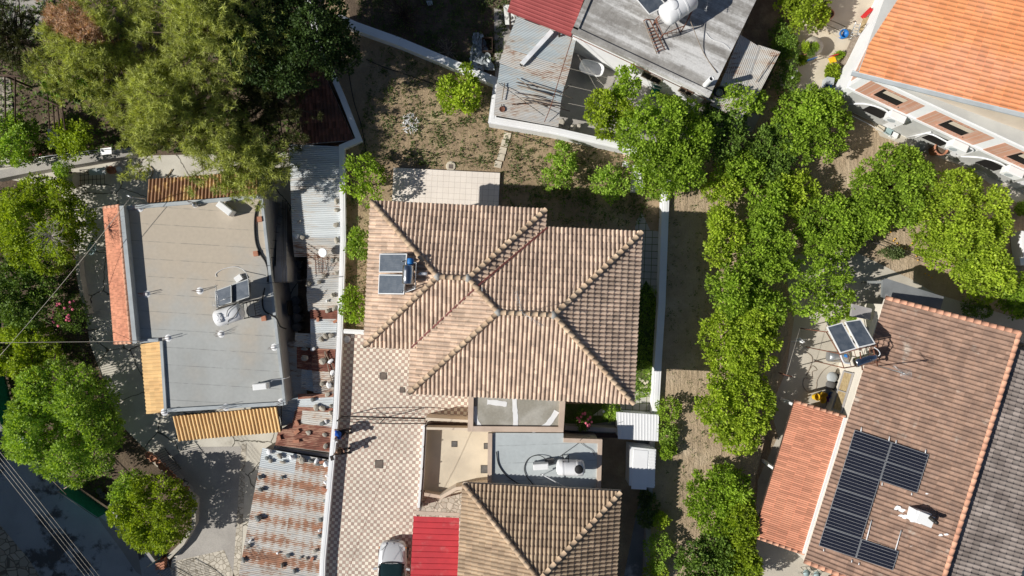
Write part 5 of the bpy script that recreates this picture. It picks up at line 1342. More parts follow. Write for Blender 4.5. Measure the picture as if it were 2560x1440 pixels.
for s_, w_, h_, z_ in ((5.15, 1.15, .9, 1.75), (7.25, .75, .8, 2.1)):
    c_ = fa + fd * s_; c_.z = z_
    b = MB(); b.obox(c_ + fn * .0, fd, fn, (0, 0, 1), w_ / 2, .03, h_ / 2); ww = b.build('window', M['void'], t)
    b = MB()
    for dx in (-w_ / 2, 0, w_ / 2): b.obox(c_ + fd * dx + fn * .04, fd, fn, (0, 0, 1), .03, .02, h_ / 2 + .03)
    for dz in (-h_ / 2, h_ / 2): b.obox(c_ + Vector((0, 0, dz)) + fn * .042, fd, fn, (0, 0, 1), w_ / 2 + .03, .02, .03)
    b.build('frame', M['wood'], ww)
b = MB(); c_ = fa + fd * 8.6; c_.z = 2.4; b.obox(c_ + fn * .01, fd, fn, (0, 0, 1), .35, .03, .1); b.build('vent', M['grey_render'], t)
b = MB(); b.tube([P(1432, 90, ZT - .22), P(1560, 150, ZT - .22), P(1765, 248, ZT - .22)], .025); b.build('pipe', M['rust_metal'], t)
T_ = lambda x, y, z: P(x, y, ZT + z)
t = thing('solar_water_heater', 'huge white tank above a blue glass collector on the weathered slab roof', 'solar heater', T_(1690, 40, 0))
a, g, _ = MB(), MB(), MB()
pts = [T_(1566, -30, 1.3), T_(1628, -32, 1.3), T_(1668, 14, .5), T_(1623, 37, .5)]
collector(a, g, None, *pts, fr=.06); c_ = a.build('collector', M['white_clean'], t); g.build('glass', M['collector'], c_)
b = MB(); tank_mesh(b, T_(1663, 40, 1.35), T_(1728, -4, 1.35), .60, 32, .2)
for f in (.3, .62): 
    p0, p1 = T_(1663, 40, 1.35), T_(1728, -4, 1.35); d = (p1 - p0).normalized(); b.cyl(p0.lerp(p1, f), p0.lerp(p1, f + .05), .615, .615, 32)
b.build('tank', M['plastic_white'], t)
b = MB(); b.lathe(T_(1683, 14, 1.85), [(.28, 0), (.28, .1), (.2, .14), (0, .15)], 24); b.build('lid', M['white'], t)
b = MB(); L_ = [(1640, 48), (1657, 86), (1712, 64), (1735, 20), (1700, -10)]
tp = [T_(x, y, .9) for x, y in L_]
b.tube(tp + [tp[0]], .03)
for p in tp: b.tube([p, Vector((p.x, p.y, ZT))], .03)
for i in range(5): b.tube([tp[i], Vector((tp[(i + 1) % 5].x, tp[(i + 1) % 5].y, ZT))], .018)
for i in range(5): b.tube([tp[1].lerp(tp[2], i / 5), Vector((tp[1].lerp(tp[2], (i + 1) / 5).x, tp[1].lerp(tp[2], (i + 1) / 5).y, ZT))], .015)
b.build('stand', M['rust_metal'], t)
t = thing('ladder', 'rusty and grey ladder lying on the weathered slab roof', 'ladder', T_(1630, 90, 0))
b = MB(); p0, p1, p2, p3 = T_(1609, 52, .12), T_(1642, 134, .12), T_(1663, 125, .18), T_(1624, 49, .2)
b.tube([p0, p1], .03); b.build('stile', M['wood'], t); b = MB(); b.tube([p3, p2], .03)
for i in range(8): f = .25 + i * .1; b.tube([p0.lerp(p1, f), p3.lerp(p2, f)], .024)
b.tube([p0, p0.lerp(p3, .5) + Vector((.0, .06, 0)), p3], .03); b.build('rung', M['rust_metal'], t)
t = thing('chimney_pipe', 'white chimney pipe with black opening at the lower right of the slab roof', 'chimney', T_(1765, 212, 0))
b = MB(); c_ = T_(1763, 213, 0); b.cyl(c_, c_ + Vector((0, 0, 1.25)), .145, .145, 20, False); b.cyl(c_ + Vector((0, 0, .2)), c_ + Vector((0, 0, 1.24)), .115, .115, 20, False); b.lathe(c_ + Vector((0, 0, 1.25)), [(.115, 0), (.155, 0), (.155, -.06)], 20); b.build('pipe', M['white'], t)
b = MB(); b.lathe(c_ + Vector((0, 0, .9)), [(.115, 0), (0, .01)], 16); b.build('flue', M['void'], t)
cable('roof_rod', 'long pale rod lying across the weathered slab roof', [T_(1722, 42, .9), T_(1758, 130, .06), T_(1792, 182, .06)], .022, 'wood')
cable('roof_cable', 'white wandering cable on the right half of the weathered slab roof', [T_(1765, 82, .03), T_(1780, 98, .03), T_(1808, 108, .03), T_(1824, 122, .03)], .014, 'pvc')
antenna('television_antenna', 'toothed antenna standing in the tank shadow on the weathered slab roof', T_(1752, 2, 0), T_(1752, 2, 1.2), [(T_(1773, -14, 1.1), T_(1765, 29, 1.1), 8, .11)], 0)
# sheets around it
t = thing('red_sheet_roof', 'faded red metal sheet roof left of the weathered slab', 'roof', P(1360, 40, 0))
b = MB(); z = 2.7; b.corr(P(1268, 30, z), P(1427, 92, z + .2), P(1480, -60, z + .2), P(1312, -110, z), pitch=.2, amp=.02, spp=6, box_rib=True); b.build('roof_sheet', M['sheet_pinkred'], t)
b = MB(); 
for x, y in ((1275, 30), (1400, 80), (1310, -60)): c_ = P(x, y, z - .1); b.box((c_.x, c_.y, (z - .1) / 2), (.1, .1, z - .1))
b.build('post', M['wood_dark'], t)
z = 1.95
sh = [(V((1292, 42), (1440, 98), (1425, 170), (1262, 118)), z, 'galv_blue', dict(pitch=.09, amp=.017)), (V((1263, 112), (1428, 160), (1412, 215), (1248, 158)), z - .02, 'galv_old', dict(pitch=.09, amp=.017)),
      (V((1250, 160), (1412, 208), (1402, 255), (1243, 210)), z - .04, 'galv_blue', dict(pitch=.09, amp=.017)), (V((1243, 200), (1404, 238), (1396, 318), (1234, 288)), z - .07, 'galv_old', dict(pitch=.09, amp=.017))]
shed('corrugated_shed', 'pale blue grey corrugated shed roof with a white gutter lying on it', sh)
for o in [c for c in COL.objects if c.parent and c.parent.get('label', '').startswith('pale blue grey corrugated')]: pass
t = thing('gutter_trough', 'long white trough lying across the pale corrugated shed roof', 'gutter', P(1345, 120, 2.4))
b = MB(); a, c_ = P(1305, 160, 2.1), P(1380, 78, 2.2); d = (c_ - a).normalized(); s = Vector((-d.y, d.x, 0)).normalized(); b.obox((a + c_) / 2, d, s, (0, 0, 1), (c_ - a).length / 2, .13, .07); b.build('trough', M['pvc'], t)
b = MB(); b.lathe(a - d * .04, [(0, 0), (.09, .02), (.09, .08), (0, .1)], 10, -d); b.build('end_cap', M['black'], t)
t = thing('frying_pan', 'rusty round pan on the pale corrugated shed roof', 'pan', P(1255, 273, 2.3))
b = MB(); c_ = P(1255.5, 273, 1.93); b.lathe(c_, [(0, 0), (.15, 0), (.17, .04), (.155, .04), (.14, .012), (0, .012)], 22); b.build('pan', M['rust_metal'], t)
b = MB(); b.tube([P(1255, 268, 1.96), P(1254, 261, 1.98)], .022); b.build('handle', M['dark_metal'], t)
rnd = random.Random(4)
sticks = [((1290, 206), (1398, 232)), ((1292, 214), (1382, 238)), ((1316, 222), (1390, 243)), ((1288, 232), (1378, 252)), ((1300, 244), (1412, 262)), ((1292, 196), (1326, 220)), ((1344, 258), (1425, 278)), ((1302, 250), (1370, 266)), ((1322, 206), (1432, 246)), ((1398, 240), (1428, 210)), ((1262, 208), (1255, 250)), ((1310, 238), (1350, 244)), ((1280, 262), (1318, 258)), ((1336, 250), (1413, 268))]
for i, (a, c_) in enumerate(sticks):
    b = MB(); h = 1.96 + rnd.random() * .15; p0, p1 = P(*a, h), P(*c_, h + rnd.random() * .15); b.tube([p0, p0.lerp(p1, .5) + Vector((0, .03, .03)), p1], .016 + rnd.random() * .018, 5)
    tag(b.build('stick', M['wood' if i % 3 else 'wood_dark']), 'weathered stick in the loose pile on the pale corrugated shed roof', 'stick', 'loose sticks on the corrugated shed roof')
cable('thin_rod', 'brown rod crossing the pale corrugated shed down to the white wall', [P(1431, 92, 2.9), P(1400, 190, 2.7), P(1376, 268, 2.5), P(1361, 305, 2.1)], .022, 'rust_metal')
cable('service_cable', 'dark cable from the top of the white wall across the pale shed roof', [P(1247, 208, 2.0), P(1362, 290, 2.6)], .016, 'black')
cable('garden_hose', 'black hose winding from the pale shed past the stepping stones', [P(1200, 287, .03), P(1225, 312, .03), P(1270, 328, .03), P(1320, 344, .03), P(1360, 360, .03), P(1400, 374, .03), P(1440, 386, .03)], .018)
cable('garden_hose', 'black hose lying along the left side of the shaded garden', [P(868, 160, .03), P(884, 250, .03), P(905, 320, .03), P(917, 400, .03), P(920, 440, .03)], .022)
cable('garden_hose', 'black hose crossing the shaded garden under the slanting wall', [P(915, 148, .03), P(960, 168, .03), P(1020, 188, .03), P(1095, 214, .03), P(1150, 240, .03)], .02)
# bath tub
t = thing('bath_tub', 'old white bath tub half in shade in the dark courtyard', 'bath tub', P(1480, 170, 0))
b = MB(); c_ = P(1479, 170, .62); n = 28
def ring(hx, hy, z, off=0):
    out = []
    for i in range(n):
        a = 2 * math.pi * i / n; ex = 3.2
        x = hx * math.copysign(abs(math.cos(a)) ** (2 / ex), math.cos(a)); y = hy * math.copysign(abs(math.sin(a)) ** (2 / ex), math.sin(a))
        r = R(-16); out.append(Vector((c_.x + x * math.cos(r) - y * math.sin(r), c_.y + x * math.sin(r) + y * math.cos(r), z)))
    return out
rr = [ring(.50, .27, .1), ring(.62, .36, .3), ring(.72, .42, .58), ring(.76, .44, .62), ring(.76, .44, .65), ring(.70, .37, .65), ring(.62, .32, .4), ring(.5, .25, .22)]
o_ = len(b.v); vs = [v for r_ in rr for v in r_]
b.add(vs, [(j * n + i, j * n + (i + 1) % n, (j + 1) * n + (i + 1) % n, (j + 1) * n + i) for j in range(len(rr) - 1) for i in range(n)] + [tuple(range(n)), tuple((len(rr) - 1) * n + i for i in range(n))], .5, True)
b.build('tub', M['plastic_white'], t)
t = thing('garden_chair', 'dark green plastic chair in the courtyard below the slab roof', 'chair', P(1640, 225, 0))
b = MB(); c_ = P(1637, 232, .42); b.box(c_, (.48, .48, .05), R(-20)); b.build('seat', M['leaf_dark'] if 0 else M['teal_dark'] if 'teal_dark' in M else M['teal_net'], t)
b = MB(); b.obox(c_ + Vector((.08, .26, .25)), (1, -.35, 0), (.35, 1, .3), (-.1, -.3, 1), .24, .02, .26); b.build('backrest', M['teal_net'], t)
for dx, dy in ((-.2, -.2), (.2, -.2), (-.2, .2), (.2, .2)):
    b = MB(); p = c_ + Vector((dx, dy, 0)); b.tube([p, Vector((p.x, p.y, 0))], .022); b.build('leg', M['teal_net'], t)
b = MB(); b.lathe(P(1668, 251, 0), [(.16, 0), (.2, .3), (.21, .32), (.18, .31), (.15, .1), (0, .08)], 14); tag(b.build('bucket', M['yellow']), 'yellow bucket at the foot of the white courtyard wall', 'bucket')
for i in range(6):
    cable('clothes_line', 'fine clothes line over the dark courtyard', [P(1432 + i * 12, 120 + i * 16, 2.2), P(1500 + i * 28, 285 + i * 4, 2.2)] if i % 2 else [P(1420, 170 + i * 22, 2.2), P(1600, 215 + i * 20, 2.2)], .006, 'concrete', group='clothes lines over the courtyard')
t = thing('side_sheet_roof', 'grey white corrugated lean-to with rust spots right of the slab roof', 'roof', P(1870, 180, 0))
z = 2.3
for (q, m) in ((V((1850, 86), (1800, 212), (1858, 238), (1900, 118)), 'galv_old'), (V((1896, 112), (1845, 235), (1886, 256), (1951, 130)), 'rust_white'), (V((1800, 212), (1775, 262), (1850, 300), (1886, 252)), 'galv_old')):
    b = MB(); p = [P(x, y, z) for x, y in q]; b.corr(*p, pitch=.1, amp=.02); b.build('roof_sheet', M[m], t); z -= .03
b = MB()
for x, y in ((1945, 140), (1880, 262), (1860, 100)): c_ = P(x, y, 2.2); b.box((c_.x, c_.y, 1.1), (.08, .08, 2.2))
b.build('post', M['wood_dark'], t)
cable('thin_rod', 'thin brown stick lying on the grey white lean-to', [P(1936, 138, 2.4), P(1890, 205, 2.4)], .025, 'wood')
b = MB(); b.lathe(P(1798, 232, 2.35), [(.33, 0), (.36, .06), (.33, .12), (.27, .13), (.22, .08), (.24, 0)], 24); tag(b.build('tyre', M['black']), 'dark tyre in the shaded corner below the chimney pipe', 'tyre')

# ================================================================== TOP RIGHT HOUSE (orange roof)
ZR = 5.0
TA = P(2171, 187, ZR); TBp = P(2262, 0, ZR); TC = P(2350, 270, ZR)
dF = (TC - TA).normalized(); dL = (TBp - TA).normalized()
t = thing('orange_roofed_house', 'tall house with bright orange tiled roof and salmon block panels in the top right corner', 'house', (TA.x, TA.y, 0))
Q = [TA, TA + dL * 16, TA + dL * 16 + dF * 22, TA + dF * 22]
b = MB(); b.prism([p[:2] for p in Q], 0, ZR); b.build('wall', M['white'], t)
fnF = Vector((dF.y, -dF.x, 0)); 
if (Q[2] - TA).dot(fnF) > 0: fnF = -fnF
fnL = Vector((dL.y, -dL.x, 0))
if (Q[2] - TA).dot(fnL) > 0: fnL = -fnL
def facade(o, d, n, s0, s1, z0, z1, out, mt, name='wall_panel', parent=None):
    b = MB(); a = o + d * ((s0 + s1) / 2); b.obox(Vector((a.x, a.y, (z0 + z1) / 2)) + n * (out / 2), d, n, (0, 0, 1), (s1 - s0) / 2, out / 2, (z1 - z0) / 2)
    return b.build(name, M[mt], parent or t)
cols = [.12, 3.95, 8.1, 12.4, 16.5]
for i in range(4):
    facade(TA, dF, fnF, cols[i] + .30, cols[i + 1] - .30, 2.78, ZR - .28, .02, 'brickwall')
    facade(TA, dF, fnF, cols[i] + .30, cols[i + 1] - .30, .1, 2.55, .015, 'parapet_pale' if 'parapet_pale' in M else 'concrete_pale', 'lower_wall')
    s = (cols[i] + cols[i + 1]) / 2
    w_ = facade(TA, dF, fnF, s - .72, s + .72, 3.25, 4.35, .035, 'void', 'window')
    facade(TA, dF, fnF, s - .55, s + .72, 3.95, 4.35, .05, 'cream', 'reveal_plate', w_); facade(TA, dF, fnF, s - .8, s + .8, 3.17, 3.25, .14, 'brickwall', 'sill', w_)  # flat cream plate drawn for the visible reveal of the dark opening
facade(TA, dF, fnF, 0, 22, ZR - .26, ZR + .02, .10, 'white', 'beam'); facade(TA, dF, fnF, 0, 22, 2.56, 2.76, .06, 'white', 'beam')
facade(TA, dL, fnL, .35, 16, 2.78, ZR - .02, .02, 'brickwall'); facade(TA, dL, fnL, 0, 16, 2.5, 2.76, .08, 'white', 'beam')
slab_z = ZR + .06
b = MB(); b.prism([TA[:2], (TA + dF * 22)[:2], (TA + dF * 22 + dL * 6)[:2], (TA + dL * 6)[:2]], ZR + .005, slab_z); b.build('upper_floor', M['concrete_pale'], t)
# roof: barrels run along the verge line
e0 = P(2166, 186, 5.25); vv_ = P(2562, 283, 7.1); u = (vv_ - e0); run = math.hypot(u.x, u.y); slope = u.z / run
ud = Vector((u.x / run, u.y / run, 0)); pd = Vector((-ud.y, ud.x, 0))
up = Vector((ud.x, ud.y, slope)).normalized()
e1 = e0 + pd * 9; 
e0 = e0 - up * .4; e1 = e1 - up * .4; poly = [e0, e1, e1 + up * 16.4, e0 + up * 16.4]; base_ = [e0 - pd * 0, e1, e1 + up * 16, e0 + up * 16]
lc = P(2262, 0, 5.25); ld = (lc - e0); ld.z = 0; ln = Vector((ld.y, -ld.x, 0)).normalized()
if (poly[2] - e0).dot(ln) > 0: ln = -ln
poly = [p + pd * 0 for p in poly]
b = MB(); tile_plane(b, poly, (0, 1), .245, .43, .05, .022, PROF_ROMAN, seed=77, extra=[(e0 + ln * .35, ln)]); b.build('roof', M['tile_orange'], t)
b = MB(); b.add([p - Vector((0, 0, .12)) for p in poly], [(0, 1, 2, 3)]); b.build('roof_deck', M['concrete_pale'], t)
gw = [e0 + up * .9 + pd * .15, e0 + up * 15, e0 + up * 15 + pd * 8.8, e0 + pd * 8.8 + up * (ld.normalized().dot(ud) * 9.0 / max(.2, ld.normalized().dot(pd)) + .3)]
gz = [e0.z + slope * (p - e0).dot(ud) - .16 for p in gw]; b = MB()
b.add([(p.x, p.y, ZR + .062) for p in gw] + [(p.x, p.y, z_) for p, z_ in zip(gw, gz)], [(0, 1, 5, 4), (1, 2, 6, 5), (2, 3, 7, 6), (3, 0, 4, 7)]); b.build('gable_wall', M['cream'], t)
b = MB(); a = e0 - pd * .12 - ud * .3 + Vector((0, 0, -.12)); c_ = a + up * 17; b.obox((a + c_) / 2, up, pd, up.cross(pd), (c_ - a).length / 2, .11, .05); b.tube([a + pd * .12 + Vector((0, 0, .02)), c_ + pd * .12 + Vector((0, 0, .02))], .05, 6); b.build('gutter', M['parapet'], t)
def on_front(s, z, out=0.0): p = TA + dF * s + fnF * out; return Vector((p.x, p.y, z))
for i, (s, lab) in enumerate(((3.3, 'upper left white air conditioner on the grey wall of the orange roofed house'), (7.2, 'middle white air conditioner with looping white pipe on the grey wall'), (10.7, 'lower right white air conditioner near the yellow green tree'))):
    c_ = on_front(s, 2.02, .32); ac_unit(lab, c_, math.atan2(dF.y, dF.x), (.95, .42, .62), group='air conditioners on the tall grey wall')
    w_ = MB(); a = on_front(s - .8, 1.45, .03); w_.obox(a, dF, fnF, (0, 0, 1), .6, .02, .5); w_.build('window', M['void'], t)
    cable('pipe_cover', ('white pipe bending left of the upper air conditioner', 'white pipe looping around the middle air conditioner', 'white pipe left of the lower right air conditioner')[i], [on_front(s - 2.3, .9, .06), on_front(s - 1.7, 1.9, .07), on_front(s - .9, 2.35, .1), on_front(s - .4, 2.4, .2)] if i != 1 else [on_front(s - 1.6, .6, .06), on_front(s - 1.5, 1.9, .07), on_front(s - .3, 2.2, .2), on_front(s + .6, 2.5, .12), on_front(s + 1.0, 2.3, .1), on_front(s + .8, 1.7, .12)], .05, 'pvc')
cable('drain_pipe', 'white drain pipe on the grey wall above the patio slabs', [on_front(5.6, 2.2, .08), on_front(5.3, .2, .08)], .05, 'pvc')
cable('garden_wire', 'white cable stretched from the trees to the patio slabs below the orange roofed house', [P(2128, 288, .8), P(2175, 312, .6), P(2230, 344, .3)], .02, 'pvc')
# patio objects
def pot(label, x, y, s, z=0, m='pot', name='flower_pot', h=1.0, group=None):
    t = thing(name, label, 'pot', P(x, y, z), group); c_ = P(x, y, z)
    b = MB(); b.lathe(c_, [(s * .65, 0), (s * .9, s * h), (s, s * 1.15 * h), (s, s * 1.35 * h), (s * .85, s * 1.35 * h), (s * .8, s * 1.1 * h)], 18); b.build('pot', M[m], t)
    b = MB(); b.lathe(c_, [(s * .82, s * 1.08 * h), (0, s * 1.12 * h)], 14); b.build('earth', M['soil_dark'], t); return t
pot('wide terracotta pot under the tree, left of the two by the concrete slabs', 2045, 52, .26); pot('wide terracotta pot under the tree, right of the two by the concrete slabs', 2065, 41, .32)
t = thing('round_table', 'round grey table crowded with small plant pots on the upper right patio', 'table', P(2022, 125, 0))
b = MB(); b.lathe(P(2022, 125, 0), [(.2, 0), (.12, .1), (.1, .6), (.5, .66), (.56, .68), (.56, .73), (0, .74)], 28); b.build('table', M['concrete'], t)
b = MB(); b.obox(P(2028, 149, .5), (1, .3, 0), (-.3, 1, 0), (0, 0, 1), .28, .015, .25); b.build('blue_cloth', M['blue'], t)
bush('potted_plant', 'yellowish leafy plant on the left of the round patio table', 2012, 118, .72, .26, 301, 'leaf_bright', 'plant', leaf=.07)
bush('potted_plant', 'dark green leafy plant in the middle of the round patio table', 2024, 130, .72, .22, 302, 'leaf_dark', 'plant', leaf=.06)
bush('potted_plant', 'green plant on the right edge of the round patio table', 2038, 118, .72, .2, 303, 'leaf_citrus', 'plant', leaf=.06)
bush('potted_plant', 'pale plant in front of the round patio table', 2006, 152, .1, .28, 304, 'leaf_bright', 'plant', leaf=.08)
pot('empty clay pot on the round patio table', 2009, 134, .14, .74)
bush('potted_plant', 'round green plant with white flowers in a pot by the dark hedge', 1982, 192, .25, .36, 305, 'leaf_fresh', 'plant', leaf=.09, flowers=4, fm='white_clean')
pot('terracotta pot under the plant with white flowers', 1976, 196, .26)
bush('potted_plant', 'small plant beside the red chair on the upper right patio', 2098, 138, .2, .22, 306, 'leaf_citrus', 'plant', leaf=.07); pot('terracotta pot beside the red chair', 2100, 141, .2)
bush('dry_plant', 'dry yellow spiky plant above the grey box on the patio', 2082, 183, 0, .42, 307, 'leaf_olive', 'plant', leaf=.16)
bush('spiky_plant', 'long pale green spiky plant at the left edge of the patio', 1962, 112, 0, .5, 308, 'leaf_fresh', 'plant', leaf=.22, ry=.75)
b = MB(); b.box(P(2070, 206, .35), (.45, .42, .65), R(-10)); tag(b.build('grey_box', M['parapet']), 'pale grey box beside the blue barrel', 'box')
t = thing('water_barrel', 'blue barrel with grey round lid at the corner of the white wall', 'barrel', P(2055, 234, 0))
b = MB(); b.lathe(P(2055, 234, 0), [(.30, 0), (.33, .1), (.31, .4), (.33, .45), (.31, .8), (.3, .85)], 22); b.build('barrel', M['blue'], t)
b = MB(); b.lathe(P(2055, 234, .85), [(.31, 0), (.31, .03), (.05, .04), (0, .07)], 22); b.build('lid', M['manhole_grey'], t)
t = thing('aluminium_ladder', 'short aluminium ladder leaning against the white wall of the orange roofed house', 'ladder', P(2135, 80, 0))
b = MB(); p0, p1, p2, p3 = P(2122, 100, .1), P(2140, 55, 1.4), P(2152, 58, 1.4), P(2138, 103, .1); b.tube([p0, p1], .03); b.tube([p3, p2], .03)
for i in range(6): f = .1 + i * .16; b.tube([p0.lerp(p1, f), p3.lerp(p2, f)], .022)
b.build('ladder', M['steel'], t)
t = thing('garden_chair', 'red and yellow folding chair on the upper right patio', 'chair', P(2083, 145, 0))
b = MB(); b.box(P(2081, 150, .42), (.4, .36, .05), R(20)); b.build('seat', M['yellow'], t); b = MB(); b.obox(P(2085, 138, .6), (1, .35, 0), (-.35, 1, .5), (0, -.3, 1), .2, .02, .22); b.build('backrest', M['red'], t)
b = MB()
for dx, dy in ((-6, -5), (7, -3), (-6, 7), (6, 8)): c_ = P(2082 + dx, 146 + dy, .4); b.tube([c_, Vector((c_.x, c_.y, 0))], .015)
b.build('leg', M['steel'], t)
b = MB(); b.obox(P(2167, 33, .5), (.7, .7, 0), (-.7, .7, 0), (0, 0, 1), .34, .12, .12); tag(b.build('red_bag', M['red']), 'bright red bag at the top of the upper right patio', 'bag')
b = MB(); b.lathe(P(2105, 88, 0), [(.25, 0), (.28, .3), (.24, .32), (.2, .1), (0, .1)], 16); tag(b.build('basin', M['blue']), 'blue basin beside the aluminium ladder', 'basin')
for i in range(3): b = MB(); b.box(P(2096 - i * 7, 52 + i * 13, .06 + i * .06), (1.15, .30, .1), R(-24)); tag(b.build('concrete_slab', M['concrete_warm']), ('uppermost', 'middle', 'lowest')[i] + ' of three long concrete slabs on the patio', 'slab', 'concrete slabs on the patio')
b = MB(); b.obox(P(2130, 130, .25), (.45, 1, 0), (-1, .45, 0), (0, 0, 1), .95, .3, .2); tag(b.build('work_bench', M['wood']), 'long grey bench along the white wall of the patio', 'bench')
b = MB(); b.obox(P(2160, 62, .5), (.35, 1, 0), (-1, .35, 0), (0, 0, 1), .5, .16, .05); tag(b.build('board', M['straw']), 'yellowish board leaning near the red bag', 'board')
for i, (x, y, m, l) in enumerate(((2200, 322, 'concrete_warm', 'left'), (2222, 330, 'sheet_teal', 'middle'), (2234, 338, 'white_clean', 'right'))): b = MB(); b.box(P(x, y, .12), (.42, .32, .22), R(-25)); tag(b.build('crate', M[m]), 'small crate below the grey wall of the orange roofed house, ' + l + ' one', 'crate', 'crates below the grey wall')
t = pot('big tilted clay jar partly hidden under the middle air conditioner', 2332, 378, .42, h=1.6)
b = MB(); rock_mesh(b, P(2295, 368, 0), .55, 90); tag(b.build('boulder', M['stone_grey']), 'dark boulder left of the big clay jar', 'rock')

# ================================================================== RIGHT HOUSE (brown roof, photovoltaic panels)
TL, TR, BL = P(2212, 747, 3.0), P(2548, 832, 5.15), P(2010, 1402, 3.0)
E = (BL - TL); E.z = 0; Ed = E.normalized(); Sd = (TR - TL); Sd -= Ed * Sd.dot(Ed); Ls = Sd.length; Sd.normalize()
nR = norm3(TL, TL + Ed, TL + Sd); rid0 = TL + Sd * Ls; rid1 = rid0 + Ed * E.length
t = thing('brown_roofed_house', 'house with a weathered brown tiled roof carrying black photovoltaic panels at the lower right', 'house', (TL.x + 3, TL.y - 8, 0))
b = MB(); tile_plane(b, [TL, TL + E, rid1, rid0], (0, 1), .25, .42, .075, .026, PROF_ROMAN, seed=91); b.build('roof', M['tile_brown'], t)
es = Vector((Sd.x, Sd.y, 0)).normalized(); dn = Vector((es.x, es.y, -.07)).normalized(); rz0 = rid0 - Vector((0, 0, .32)); g1 = rz0 + dn * 4.4
b = MB(); x0 = rz0 + Ed * .7; b_poly = [g1 + Ed * .7, g1 + Ed * (E.length + 4), x0 + Ed * (E.length + 4), x0]; tile_plane(b, b_poly, (0, 1), .25, .40, .06, .03, PROF_ROMAN, seed=92); b.build('rear_roof', M['tile_dark'], t)
b = MB(); caps(b, TL - Ed * .06, rid0 - Ed * .06, .14, .36, 5, .05); caps(b, rid0 - Ed * .1, rid1, .13, .38, 6, .06); caps(b, TL + E, rid1, .15, .36, 7, .02); b.build('ridge_tiles', M['ridge_salmon'], t)
b = MB(); iw = .06; w0, w1, w2, w3 = TL + es * iw + Ed * .3, TL + E + es * iw, rid1 + es * 6, rid0 + es * 6 + Ed * .3; b.prism([p[:2] for p in (w0, w1, w2, w3)], 0, 2.95)
b.add([Vector((*w0[:2], 2.95)), Vector((*w3[:2], 2.95)), Vector((rid0.x, rid0.y, 5.0)) + Ed * .3], [(0, 1, 2)]); b.build('wall', M['cream_light'], t)
gw = [rid0 + Ed * .9, rid1 - Ed * .2, rid1 - Ed * .2 + es * 4.0, rid0 + Ed * .9 + es * 4.0]; gz = [rz0.z - .12, rz0.z - .12, rz0.z - .42, rz0.z - .42]; b = MB()
b.add([(p.x, p.y, 0) for p in gw] + [(p.x, p.y, z_) for p, z_ in zip(gw, gz)], [(0, 1, 5, 4), (1, 2, 6, 5), (2, 3, 7, 6), (3, 0, 4, 7), (4, 5, 6, 7)])
b.add([Vector((*w1[:2], 2.95)) - Ed * .25, Vector((rid1.x, rid1.y, 2.9)) - Ed * .25, Vector((rid1.x, rid1.y, 5.0)) - Ed * .25], [(0, 1, 2)]); b.build('gable_wall', M['cream_light'], t)
b = MB(); b.add([p - Vector((0, 0, .1)) for p in (TL, TL + E, rid1, rid0)], [(0, 1, 2, 3)]); b.build('eaves', M['cream_light'], t)
wn = -es
def on_side(s, z, out): p = TL + es * iw + Ed * s + wn * out; return Vector((p.x, p.y, z))
for s, w_, z0, z1 in ((2.3, 1.0, .9, 2.1), (5.7, 2.3, 1.0, 2.1)):
    b = MB(); b.obox(on_side(s, (z0 + z1) / 2, .03), Ed, wn, (0, 0, 1), w_ / 2, .03, (z1 - z0) / 2); ww = b.build('window', M['straw'] if s > 5 else M['void'], t)
    b = MB()
    for dz in (z0, z1): b.obox(on_side(s, dz, .07), Ed, wn, (0, 0, 1), w_ / 2 + .06, .04, .05)
    for dx in (-w_ / 2, 0, w_ / 2): b.obox(on_side(s + dx, (z0 + z1) / 2, .072), Ed, wn, (0, 0, 1), .03, .04, (z1 - z0) / 2)
    b.build('frame', M['grey_render'], ww)
b = MB(); b.prism([P(x, y, 2.4)[:2] for x, y in ((2132, 760), (2180, 772), (2176, 800), (2128, 790))], 2.2, 2.4); b.build('canopy_slab', M['grey_render'], t)
b = MB(); z = 2.55; b.slab([P(2207, 700, z), P(2216, 696, z), P(2360, 742, z), P(2350, 778, z), P(2300, 775, z), P(2205, 742, z)], .16)
for x, y in ((2212, 705), (2345, 745)): c_ = P(x, y, z); b.box((c_.x, c_.y, 1.2), (.15, .15, 2.3))
tag(b.build('side_porch', M['tar']), 'flat speckled bitumen porch slab at the upper end of the brown roofed house', 'porch')
# lower salmon roof
t = thing('veranda_roof', 'salmon tiled veranda roof attached left of the brown roofed house', 'veranda', P(2000, 1180, 0))
q = [P(1986, 1003, 2.35), P(1884, 1341, 2.35), P(2008, 1384, 2.75), P(2112, 1042, 2.75)]
b = MB(); tile_plane(b, q, (0, 1), .118, .58, .028, .014, PROF_ROMAN, seed=93); b.build('roof', M['tile_salmon'], t)
b = MB(); caps(b, q[0], q[3], .09, .34, 8); caps(b, q[1], q[2], .09, .34, 9); b.build('edge_tiles', M['ridge_salmon'], t)
b = MB(); b.slab([p - Vector((0, 0, .08)) for p in q], .08); b.build('deck', M['wood_dark'], t)
for p in (q[0] + (q[1] - q[0]) * .02, (q[0] + q[1]) / 2, q[1] + (q[0] - q[1]) * .02): b = MB(); b.box((p.x + .2, p.y - .1, 1.13), (.16, .16, 2.26)); b.build('post', M['white'], t)
b = MB(); b.slab([P(2111, 1044, 2.86), P(2124, 1046, 2.86), P(2020, 1386, 2.86), P(2007, 1384, 2.86)], .16); b.build('white_gutter', M['white_clean'], t)
